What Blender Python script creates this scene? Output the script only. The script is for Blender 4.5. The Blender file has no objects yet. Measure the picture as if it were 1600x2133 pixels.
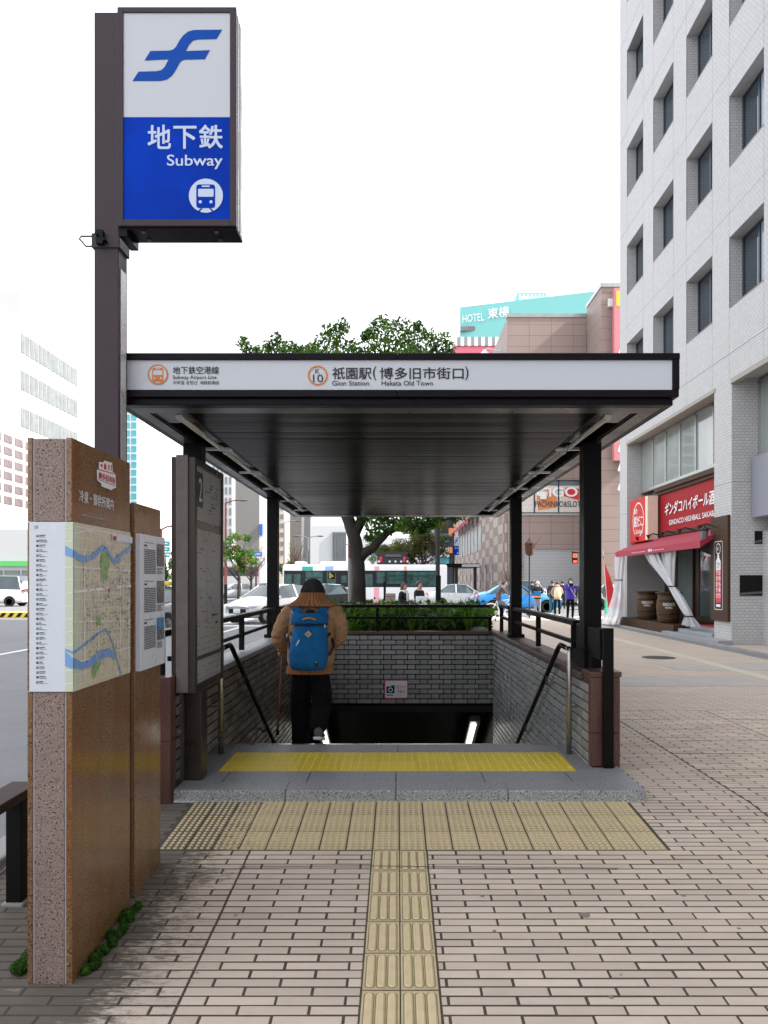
import bpy, bmesh, math, random
import numpy as np
from mathutils import Vector, Matrix
R = math.radians
random.seed(7); rng = np.random.default_rng(7)
scn = bpy.context.scene
col = scn.collection

# ------------------------------------------------------------------ camera, world, sun, exposure
F, CX, HY, CH = 1602.0, 828.0, 1212.0, 1.44      # focal length in photo pixels, vanishing point, eye height
cam = bpy.data.cameras.new('camera'); camo = bpy.data.objects.new('camera', cam); col.objects.link(camo)
camo.location = (0, 0, CH); camo.rotation_euler = (R(90), 0, 0)
cam.sensor_fit = 'HORIZONTAL'; cam.sensor_width = 36; cam.lens = 36 * F / 1600
cam.shift_x = -(CX - 800) / 1600; cam.shift_y = (HY - 1066.5) / 1600
cam.clip_start = .05; cam.clip_end = 3000
scn.camera = camo
SUN_EL, SUN_AZ = 41, 99            # degrees; azimuth clockwise from +Y: behind the office building
world = bpy.data.worlds.new('World'); scn.world = world; world.use_nodes = True
wn, wl = world.node_tree.nodes, world.node_tree.links
bgn = wn['Background']
sky = wn.new('ShaderNodeTexSky'); sky.sky_type = 'NISHITA'; sky.sun_disc = False
sky.sun_elevation = R(SUN_EL); sky.sun_rotation = R(SUN_AZ); sky.air_density = 1.1; sky.dust_density = 4; sky.ozone_density = 1
tc = wn.new('ShaderNodeTexCoord'); nz = wn.new('ShaderNodeTexNoise'); nz.inputs['Scale'].default_value = 1.6; nz.inputs['Detail'].default_value = 6
mr = wn.new('ShaderNodeMapRange'); mr.inputs['From Min'].default_value = .3; mr.inputs['From Max'].default_value = .6
mr.inputs['To Min'].default_value = .5; mr.inputs['To Max'].default_value = .85
mx = wn.new('ShaderNodeMix'); mx.data_type = 'RGBA'
mx.inputs['B'].default_value = (9.9, 10.0, 10.3, 1)       # the bright cloud layer
wl.new(tc.outputs['Generated'], nz.inputs['Vector']); wl.new(nz.outputs['Fac'], mr.inputs['Value'])
wl.new(mr.outputs['Result'], mx.inputs['Factor']); wl.new(sky.outputs['Color'], mx.inputs['A'])
wl.new(mx.outputs['Result'], bgn.inputs['Color']); bgn.inputs['Strength'].default_value = .12
sun = bpy.data.lights.new('sun', 'SUN'); sun.energy = 4.2; sun.angle = R(.6); sun.color = (1, .95, .87)
suno = bpy.data.objects.new('sun', sun); col.objects.link(suno)
suno.rotation_euler = (R(90 - SUN_EL), 0, R(180 - SUN_AZ)); suno.location = (30, -8, 40)
vs = scn.view_settings; vs.view_transform = 'Standard'; vs.look = 'None'; vs.exposure = 1.08; vs.gamma = 1; vs.use_curve_mapping = False
scn.cycles.max_bounces = 8; scn.cycles.transparent_max_bounces = 12

# ------------------------------------------------------------------ helpers
def P(px, py, Z): return Vector(((px - CX) * Z / F, Z, CH + (HY - py) * Z / F))
def XP(px, Z): return (px - CX) * Z / F
def ZP(py, Z): return CH + (HY - py) * Z / F
BASE = {}
def base(o): return BASE.get(o, Vector((0, 0, 0))) if o else Vector((0, 0, 0))
def tag(o, label=None, cat=None, group=None, kind=None):
    if label: o['label'] = label
    if cat: o['category'] = cat
    if group: o['group'] = group
    if kind: o['kind'] = kind
    return o
def thing(name, label, cat, loc=(0, 0, 0), group=None):
    o = bpy.data.objects.new(name, None); col.objects.link(o); o.location = loc; o.empty_display_size = .2
    BASE[o] = Vector(loc); return tag(o, label, cat, group)
def put(name, me, parent=None, loc=None, rot=None):
    o = bpy.data.objects.new(name, me); col.objects.link(o)
    if parent: o.parent = parent
    BASE[o] = base(parent)
    if loc is not None: o.location = Vector(loc) - base(parent)
    if rot is not None: o.rotation_euler = rot
    return o
def children(o): return [c for c in list(bpy.data.objects) if c.parent == o]
KIDS = {}
def tree_of(root):
    ks = {}
    for o in bpy.data.objects:
        if o.parent: ks.setdefault(o.parent, []).append(o)
    return ks
def dup(root, loc, rotz=None, label=None, scale=None, ks=None):
    ks = ks or tree_of(root)
    def rec(o, par):
        c = o.copy(); col.objects.link(c)
        if par: c.parent = par
        for k in ks.get(o, []): rec(k, c)
        return c
    c = rec(root, None); c.location = loc
    if rotz is not None: c.rotation_euler = (0, 0, rotz)
    if scale: c.scale = (scale,) * 3
    if label: c['label'] = label
    return c

class MB:
    def __init__(s): s.v = []; s.f = []; s.mi = []; s.cur = 0
    def add(s, vs, fs):
        o = len(s.v); s.v += [tuple(p) for p in vs]
        for f in fs: s.f.append(tuple(i + o for i in f)); s.mi.append(s.cur)
        return s
    def box(s, x0, x1, y0, y1, z0, z1):
        if x0 > x1: x0, x1 = x1, x0
        if y0 > y1: y0, y1 = y1, y0
        if z0 > z1: z0, z1 = z1, z0
        return s.add([(x0,y0,z0),(x1,y0,z0),(x1,y1,z0),(x0,y1,z0),(x0,y0,z1),(x1,y0,z1),(x1,y1,z1),(x0,y1,z1)],
            [(0,3,2,1),(4,5,6,7),(0,1,5,4),(1,2,6,5),(2,3,7,6),(3,0,4,7)])
    def beam(s, a, b, w, h, up=(0, 0, 1)):
        a, b = Vector(a), Vector(b); d = (b - a).normalized(); side = d.cross(Vector(up)).normalized(); u = side.cross(d)
        vs = []
        for p in (a, b):
            for sx, su in ((-1,-1),(1,-1),(1,1),(-1,1)): vs.append(p + side * sx * w / 2 + u * su * h / 2)
        return s.add(vs, [(3,2,1,0),(4,5,6,7),(0,1,5,4),(1,2,6,5),(2,3,7,6),(3,0,4,7)])
    def tube(s, pts, r, n=8, caps=True):
        pts = [Vector(p) for p in pts]; rs = r if isinstance(r, (list, tuple)) else [r] * len(pts)
        vs = []; prev = None
        for i, p in enumerate(pts):
            d = (pts[min(i+1, len(pts)-1)] - pts[max(i-1, 0)]).normalized()
            if prev is None:
                a = d.orthogonal().normalized()
            else:
                a = (prev - d * prev.dot(d)).normalized()
            prev = a; b = d.cross(a)
            for k in range(n):
                t = 2 * math.pi * k / n; vs.append(p + (a * math.cos(t) + b * math.sin(t)) * rs[i])
        fs = []
        for i in range(len(pts) - 1):
            for k in range(n):
                k2 = (k + 1) % n; fs.append((i*n+k, i*n+k2, (i+1)*n+k2, (i+1)*n+k))
        if caps: fs += [tuple(range(n))[::-1], tuple(range((len(pts)-1)*n, len(pts)*n))]
        return s.add(vs, fs)
    def lathe(s, prof, c=(0, 0, 0), n=16, axis='z'):
        vs = []
        for r, z in prof:
            for k in range(n):
                t = 2 * math.pi * k / n
                q = (r*math.cos(t), r*math.sin(t), z)
                if axis == 'x': q = (z, r*math.cos(t), r*math.sin(t))
                if axis == 'y': q = (r*math.cos(t), z, r*math.sin(t))
                vs.append((c[0]+q[0], c[1]+q[1], c[2]+q[2]))
        fs = []
        for i in range(len(prof) - 1):
            for k in range(n):
                k2 = (k + 1) % n; fs.append((i*n+k, i*n+k2, (i+1)*n+k2, (i+1)*n+k))
        fs += [tuple(range(n))[::-1], tuple(range((len(prof)-1)*n, len(prof)*n))]
        return s.add(vs, fs)
    def ball(s, c, r, nu=12, nv=8, rot=None):
        r = (r, r, r) if not isinstance(r, (tuple, list)) else r
        vs = []
        for j in range(nv + 1):
            a = math.pi * j / nv
            for k in range(nu):
                t = 2 * math.pi * k / nu
                q = Vector((r[0]*math.sin(a)*math.cos(t), r[1]*math.sin(a)*math.sin(t), -r[2]*math.cos(a)))
                if rot: q = rot @ q
                vs.append(Vector(c) + q)
        fs = [(j*nu+k, j*nu+(k+1)%nu, (j+1)*nu+(k+1)%nu, (j+1)*nu+k) for j in range(nv) for k in range(nu)]
        return s.add(vs, fs)
    def prism(s, poly, fr, w0, w1):
        n = len(poly)
        vs = [fr(u, v, w0) for u, v in poly] + [fr(u, v, w1) for u, v in poly]
        fs = [tuple(range(n))[::-1], tuple(range(n, 2*n))] + [(i, (i+1) % n, n+(i+1) % n, n+i) for i in range(n)]
        return s.add(vs, fs)
    def poly(s, pts): return s.add(pts, [tuple(range(len(pts)))])
    def mesh(s, name, mats, smooth=False, off=None):
        me = bpy.data.meshes.new(name)
        if off is not None and off.length > 0: s.v = [(p[0]-off.x, p[1]-off.y, p[2]-off.z) for p in s.v]
        me.from_pydata(s.v, [], s.f)
        mats = mats if isinstance(mats, (list, tuple)) else [mats]
        for m in mats: me.materials.append(m)
        if len(mats) > 1: me.polygons.foreach_set('material_index', s.mi)
        if smooth: me.polygons.foreach_set('use_smooth', [True] * len(me.polygons))
        me.update(); return me
    def build(s, name, mats, parent=None, smooth=False, bevel=0, seg=2, kind=None, label=None, cat=None, group=None, loc=None):
        off = base(parent) if loc is None else Vector(loc)
        o = put(name, s.mesh(name, mats, smooth, off), parent)
        if loc is not None and parent is None: o.location = loc; BASE[o] = Vector(loc)
        if bevel:
            b = o.modifiers.new('bevel', 'BEVEL'); b.width = bevel; b.segments = seg; b.limit_method = 'ANGLE'; b.angle_limit = R(40)
            b.harden_normals = False
        if smooth == 'auto':
            pass
        return tag(o, label, cat, group, kind)

# ------------------------------------------------------------------ materials
def mat(name, c, rough=.5, metal=0, var=.08, vs=6, bump=0, bs=80, bd=.01, spec=.5, coat=0, emit=0, trans=0, alpha=1, ior=1.45, island=0, stretch=None, tint=None, rvar=.08, dirt=0, dcol=(.05,.045,.04), ds=1.5):
    m = bpy.data.materials.new(name); m.use_nodes = True; nt = m.node_tree; N, L = nt.nodes, nt.links
    b = N['Principled BSDF']; m.diffuse_color = (*c, 1)
    tcn = N.new('ShaderNodeTexCoord'); vec = tcn.outputs['Object']
    if stretch:
        mp = N.new('ShaderNodeMapping'); mp.inputs['Scale'].default_value = stretch; L.new(vec, mp.inputs['Vector']); vec = mp.outputs['Vector']
    n = N.new('ShaderNodeTexNoise'); n.inputs['Scale'].default_value = vs; n.inputs['Detail'].default_value = 5; n.inputs['Roughness'].default_value = .6
    L.new(vec, n.inputs['Vector'])
    r = N.new('ShaderNodeMapRange'); r.inputs['From Min'].default_value = .25; r.inputs['From Max'].default_value = .75
    r.inputs['To Min'].default_value = 1 - var; r.inputs['To Max'].default_value = 1 + var; L.new(n.outputs['Fac'], r.inputs['Value'])
    f = r.outputs['Result']
    if island:
        oi = N.new('ShaderNodeObjectInfo'); ge = N.new('ShaderNodeNewGeometry'); ad = N.new('ShaderNodeMath'); ad.operation = 'ADD'
        L.new(oi.outputs['Random'], ad.inputs[0]); L.new(ge.outputs['Random Per Island'], ad.inputs[1])
        fr = N.new('ShaderNodeMath'); fr.operation = 'FRACT'; L.new(ad.outputs[0], fr.inputs[0])
        r2 = N.new('ShaderNodeMapRange'); r2.inputs['To Min'].default_value = 1 - island; r2.inputs['To Max'].default_value = 1 + island
        L.new(fr.outputs[0], r2.inputs['Value']); mu = N.new('ShaderNodeMath'); mu.operation = 'MULTIPLY'
        L.new(f, mu.inputs[0]); L.new(r2.outputs['Result'], mu.inputs[1]); f = mu.outputs[0]
    v = N.new('ShaderNodeVectorMath'); v.operation = 'SCALE'; v.inputs[0].default_value = c; L.new(f, v.inputs['Scale'])
    out = v.outputs['Vector']
    if dirt:
        n3 = N.new('ShaderNodeTexNoise'); n3.inputs['Scale'].default_value = ds; n3.inputs['Detail'].default_value = 8; n3.inputs['Roughness'].default_value = .7
        L.new(tcn.outputs['Object'], n3.inputs['Vector'])
        r3 = N.new('ShaderNodeMapRange'); r3.inputs['From Min'].default_value = .5; r3.inputs['From Max'].default_value = .75; r3.inputs['To Max'].default_value = dirt
        L.new(n3.outputs['Fac'], r3.inputs['Value'])
        mm = N.new('ShaderNodeMix'); mm.data_type = 'RGBA'; mm.inputs['B'].default_value = (*dcol, 1)
        L.new(r3.outputs['Result'], mm.inputs['Factor']); L.new(out, mm.inputs['A']); out = mm.outputs['Result']
    L.new(out, b.inputs['Base Color'])
    rr = N.new('ShaderNodeMapRange'); rr.inputs['From Min'].default_value = .3; rr.inputs['From Max'].default_value = .7
    rr.inputs['To Min'].default_value = max(0, rough - rvar); rr.inputs['To Max'].default_value = min(1, rough + rvar)
    L.new(n.outputs['Fac'], rr.inputs['Value']); L.new(rr.outputs['Result'], b.inputs['Roughness'])
    b.inputs['Metallic'].default_value = metal; b.inputs['Specular IOR Level'].default_value = spec; b.inputs['Coat Weight'].default_value = coat
    b.inputs['Coat Roughness'].default_value = .05
    b.inputs['Transmission Weight'].default_value = trans; b.inputs['Alpha'].default_value = alpha; b.inputs['IOR'].default_value = ior
    if tint: b.inputs['Specular Tint'].default_value = (*tint, 1)
    if emit: b.inputs['Emission Color'].default_value = (*c, 1); b.inputs['Emission Strength'].default_value = emit
    if bump:
        n2 = N.new('ShaderNodeTexNoise'); n2.inputs['Scale'].default_value = bs; n2.inputs['Detail'].default_value = 4; L.new(vec, n2.inputs['Vector'])
        bp = N.new('ShaderNodeBump'); bp.inputs['Strength'].default_value = bump; bp.inputs['Distance'].default_value = bd
        L.new(n2.outputs['Fac'], bp.inputs['Height']); L.new(bp.outputs['Normal'], b.inputs['Normal'])
    return m

def granite(name, c, dark, light, scale=90, rough=.35, spec=.5, bump=0, streak=0, streakc=(.2,.06,.01)):
    m = mat(name, c, rough, var=.12, vs=3, spec=spec, bump=bump, bs=200); nt = m.node_tree; N, L = nt.nodes, nt.links; b = N['Principled BSDF']
    src = b.inputs['Base Color'].links[0].from_socket
    tcn = N.new('ShaderNodeTexCoord')
    def speck(sc, lo, hi, colr, cur):
        vo = N.new('ShaderNodeTexNoise'); vo.inputs['Scale'].default_value = sc; vo.inputs['Detail'].default_value = 3; L.new(tcn.outputs['Object'], vo.inputs['Vector'])
        q = N.new('ShaderNodeMapRange'); q.inputs['From Min'].default_value = lo; q.inputs['From Max'].default_value = hi; L.new(vo.outputs['Fac'], q.inputs['Value'])
        k = N.new('ShaderNodeMix'); k.data_type = 'RGBA'; k.inputs['B'].default_value = (*colr, 1); L.new(q.outputs['Result'], k.inputs['Factor']); L.new(cur, k.inputs['A'])
        return k.outputs['Result']
    src = speck(scale, .56, .64, dark, src); src = speck(scale * .8 + 17, .6, .68, light, src)
    if streak:
        mp = N.new('ShaderNodeMapping'); mp.inputs['Scale'].default_value = (9, 9, .9); L.new(tcn.outputs['Object'], mp.inputs['Vector'])
        vo = N.new('ShaderNodeTexNoise'); vo.inputs['Scale'].default_value = 1; vo.inputs['Detail'].default_value = 6; L.new(mp.outputs['Vector'], vo.inputs['Vector'])
        q = N.new('ShaderNodeMapRange'); q.inputs['From Min'].default_value = .45; q.inputs['From Max'].default_value = .7; q.inputs['To Max'].default_value = streak; L.new(vo.outputs['Fac'], q.inputs['Value'])
        k = N.new('ShaderNodeMix'); k.data_type = 'RGBA'; k.inputs['B'].default_value = (*streakc, 1); L.new(q.outputs['Result'], k.inputs['Factor']); L.new(src, k.inputs['A']); src = k.outputs['Result']
    L.new(src, b.inputs['Base Color']); return m

def tiled(name, c, grout, bw, bh, joint=.006, offset=.5, rough=.5, var=.1, bump=.4, c2=None, checker=False, vsh=0.0, spec=.4):
    """wall tiling on axis-aligned faces: u = x + y, v = z"""
    m = mat(name, c, rough, var=.05, vs=.6, spec=spec); nt = m.node_tree; N, L = nt.nodes, nt.links; b = N['Principled BSDF']
    src = b.inputs['Base Color'].links[0].from_socket
    ge = N.new('ShaderNodeNewGeometry'); sp = N.new('ShaderNodeSeparateXYZ'); L.new(ge.outputs['Position'], sp.inputs[0])
    ad = N.new('ShaderNodeMath'); ad.operation = 'ADD'; L.new(sp.outputs['X'], ad.inputs[0]); L.new(sp.outputs['Y'], ad.inputs[1])
    az = N.new('ShaderNodeMath'); az.operation = 'ADD'; az.inputs[1].default_value = vsh + 50; L.new(sp.outputs['Z'], az.inputs[0])
    cb = N.new('ShaderNodeCombineXYZ'); L.new(ad.outputs[0], cb.inputs[0]); L.new(az.outputs[0], cb.inputs[1])
    br = N.new('ShaderNodeTexBrick'); br.offset = offset; br.inputs['Scale'].default_value = 1; br.inputs['Brick Width'].default_value = bw; br.inputs['Row Height'].default_value = bh
    br.inputs['Mortar Size'].default_value = joint; br.inputs['Mortar Smooth'].default_value = .1
    br.inputs['Color1'].default_value = (1 - var,) * 3 + (1,); br.inputs['Color2'].default_value = (1 + var,) * 3 + (1,)
    L.new(cb.outputs[0], br.inputs['Vector'])
    mu = N.new('ShaderNodeMix'); mu.data_type = 'RGBA'; mu.blend_type = 'MULTIPLY'; mu.inputs['Factor'].default_value = 1
    L.new(src, mu.inputs['A']); L.new(br.outputs['Color'], mu.inputs['B'])
    if c2:
        mu2 = N.new('ShaderNodeMix'); mu2.data_type = 'RGBA'; mu2.inputs['A'].default_value = (*c, 1); mu2.inputs['B'].default_value = (*c2, 1)
        ck = N.new('ShaderNodeTexChecker'); ck.inputs['Scale'].default_value = 1; cm = N.new('ShaderNodeMapping'); cm.inputs['Scale'].default_value = (1 / bw, 1 / bh, 1); L.new(cb.outputs[0], cm.inputs['Vector']); L.new(cm.outputs[0], ck.inputs['Vector']); L.new(ck.outputs['Fac'], mu2.inputs['Factor'])
        L.new(mu2.outputs['Result'], mu.inputs['A'])
    g = N.new('ShaderNodeMix'); g.data_type = 'RGBA'; g.inputs['B'].default_value = (*grout, 1)
    L.new(br.outputs['Fac'], g.inputs['Factor']); L.new(mu.outputs['Result'], g.inputs['A']); L.new(g.outputs['Result'], b.inputs['Base Color'])
    bp = N.new('ShaderNodeBump'); bp.inputs['Strength'].default_value = bump; bp.inputs['Distance'].default_value = .008; bp.invert = True
    L.new(br.outputs['Fac'], bp.inputs['Height']); L.new(bp.outputs['Normal'], b.inputs['Normal'])
    return m

def paving(name, c, brick=False, dirtx=True):
    """pavers: per-stone variation plus grime that gathers beside the monument and along the kerb"""
    m = mat(name, c, .75, var=.07, vs=5, bump=.25, bs=160, island=.10, spec=.25); nt = m.node_tree; N, L = nt.nodes, nt.links; b = N['Principled BSDF']
    src = b.inputs['Base Color'].links[0].from_socket
    ge = N.new('ShaderNodeNewGeometry'); sp = N.new('ShaderNodeSeparateXYZ'); L.new(ge.outputs['Position'], sp.inputs[0])
    if brick:
        br = N.new('ShaderNodeTexBrick'); br.offset = .5; br.inputs['Scale'].default_value = 1; br.inputs['Brick Width'].default_value = .26; br.inputs['Row Height'].default_value = .0585
        br.inputs['Mortar Size'].default_value = .004; br.inputs['Color1'].default_value = (.9, .9, .9, 1); br.inputs['Color2'].default_value = (1.06, 1.06, 1.06, 1)
        L.new(ge.outputs['Position'], br.inputs['Vector'])
        mu = N.new('ShaderNodeMix'); mu.data_type = 'RGBA'; mu.blend_type = 'MULTIPLY'; mu.inputs['Factor'].default_value = 1
        L.new(src, mu.inputs['A']); L.new(br.outputs['Color'], mu.inputs['B'])
        g = N.new('ShaderNodeMix'); g.data_type = 'RGBA'; g.inputs['B'].default_value = (.12, .105, .09, 1)
        L.new(br.outputs['Fac'], g.inputs['Factor']); L.new(mu.outputs['Result'], g.inputs['A']); src = g.outputs['Result']
    # light, wide-ranging wear
    n = N.new('ShaderNodeTexNoise'); n.inputs['Scale'].default_value = 1.1; n.inputs['Detail'].default_value = 9; n.inputs['Roughness'].default_value = .72; L.new(ge.outputs['Position'], n.inputs['Vector'])
    w = N.new('ShaderNodeMapRange'); w.inputs['From Min'].default_value = .42; w.inputs['From Max'].default_value = .78; w.inputs['To Max'].default_value = .24; L.new(n.outputs['Fac'], w.inputs['Value'])
    k = N.new('ShaderNodeMix'); k.data_type = 'RGBA'; k.inputs['B'].default_value = (.20, .16, .125, 1); L.new(w.outputs['Result'], k.inputs['Factor']); L.new(src, k.inputs['A']); src = k.outputs['Result']
    src = grime(N, L, src)
    L.new(src, b.inputs['Base Color']); return m
def grime(N, L, src, top=.86, lo=.74):
    """dirt that has gathered on the paving beside the monument (west of x = -0.6)"""
    ge = N.new('ShaderNodeNewGeometry'); sp = N.new('ShaderNodeSeparateXYZ'); L.new(ge.outputs['Position'], sp.inputs[0])
    n2 = N.new('ShaderNodeTexNoise'); n2.inputs['Scale'].default_value = 4.5; n2.inputs['Detail'].default_value = 9; n2.inputs['Roughness'].default_value = .75; L.new(ge.outputs['Position'], n2.inputs['Vector'])
    x = N.new('ShaderNodeMapRange'); x.inputs['From Min'].default_value = -.66; x.inputs['From Max'].default_value = -1.26; x.inputs['To Min'].default_value = 0; x.inputs['To Max'].default_value = .42; L.new(sp.outputs['X'], x.inputs['Value'])
    mp = N.new('ShaderNodeMapping'); mp.inputs['Scale'].default_value = (16, 46, 1); L.new(ge.outputs['Position'], mp.inputs['Vector'])
    n3 = N.new('ShaderNodeTexNoise'); n3.inputs['Scale'].default_value = 1; n3.inputs['Detail'].default_value = 8; n3.inputs['Roughness'].default_value = .8; L.new(mp.outputs['Vector'], n3.inputs['Vector'])
    n4 = N.new('ShaderNodeMath'); n4.operation = 'MULTIPLY_ADD'; n4.inputs[1].default_value = .62; L.new(n3.outputs['Fac'], n4.inputs[0]); n5 = N.new('ShaderNodeMath'); n5.operation = 'MULTIPLY'; n5.inputs[1].default_value = .5; L.new(n2.outputs['Fac'], n5.inputs[0]); L.new(n5.outputs[0], n4.inputs[2])
    ad = N.new('ShaderNodeMath'); ad.operation = 'ADD'; L.new(n4.outputs[0], ad.inputs[0]); L.new(x.outputs['Result'], ad.inputs[1])
    q = N.new('ShaderNodeMapRange'); q.inputs['From Min'].default_value = lo; q.inputs['From Max'].default_value = lo + .15; q.inputs['To Max'].default_value = top; L.new(ad.outputs[0], q.inputs['Value'])
    k = N.new('ShaderNodeMix'); k.data_type = 'RGBA'; k.inputs['B'].default_value = (.062, .056, .048, 1); L.new(q.outputs['Result'], k.inputs['Factor']); L.new(src, k.inputs['A'])
    return k.outputs['Result']

def leafmat(name, c, var=.5):
    m = mat(name, c, .45, var=.25, vs=1.5, island=var, spec=.35); nt = m.node_tree; N, L = nt.nodes, nt.links; b = N['Principled BSDF']
    t = N.new('ShaderNodeBsdfTranslucent'); g = N.new('ShaderNodeMix'); g.data_type = 'RGBA'; g.blend_type = 'MULTIPLY'; g.inputs['Factor'].default_value = 1; g.inputs['B'].default_value = (1.25, 1.3, .55, 1)
    L.new(b.inputs['Base Color'].links[0].from_socket, g.inputs['A']); L.new(g.outputs['Result'], t.inputs['Color']); x = N.new('ShaderNodeMixShader'); x.inputs[0].default_value = .4
    L.new(b.outputs[0], x.inputs[1]); L.new(t.outputs[0], x.inputs[2]); L.new(x.outputs[0], N['Material Output'].inputs['Surface']); return m

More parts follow.
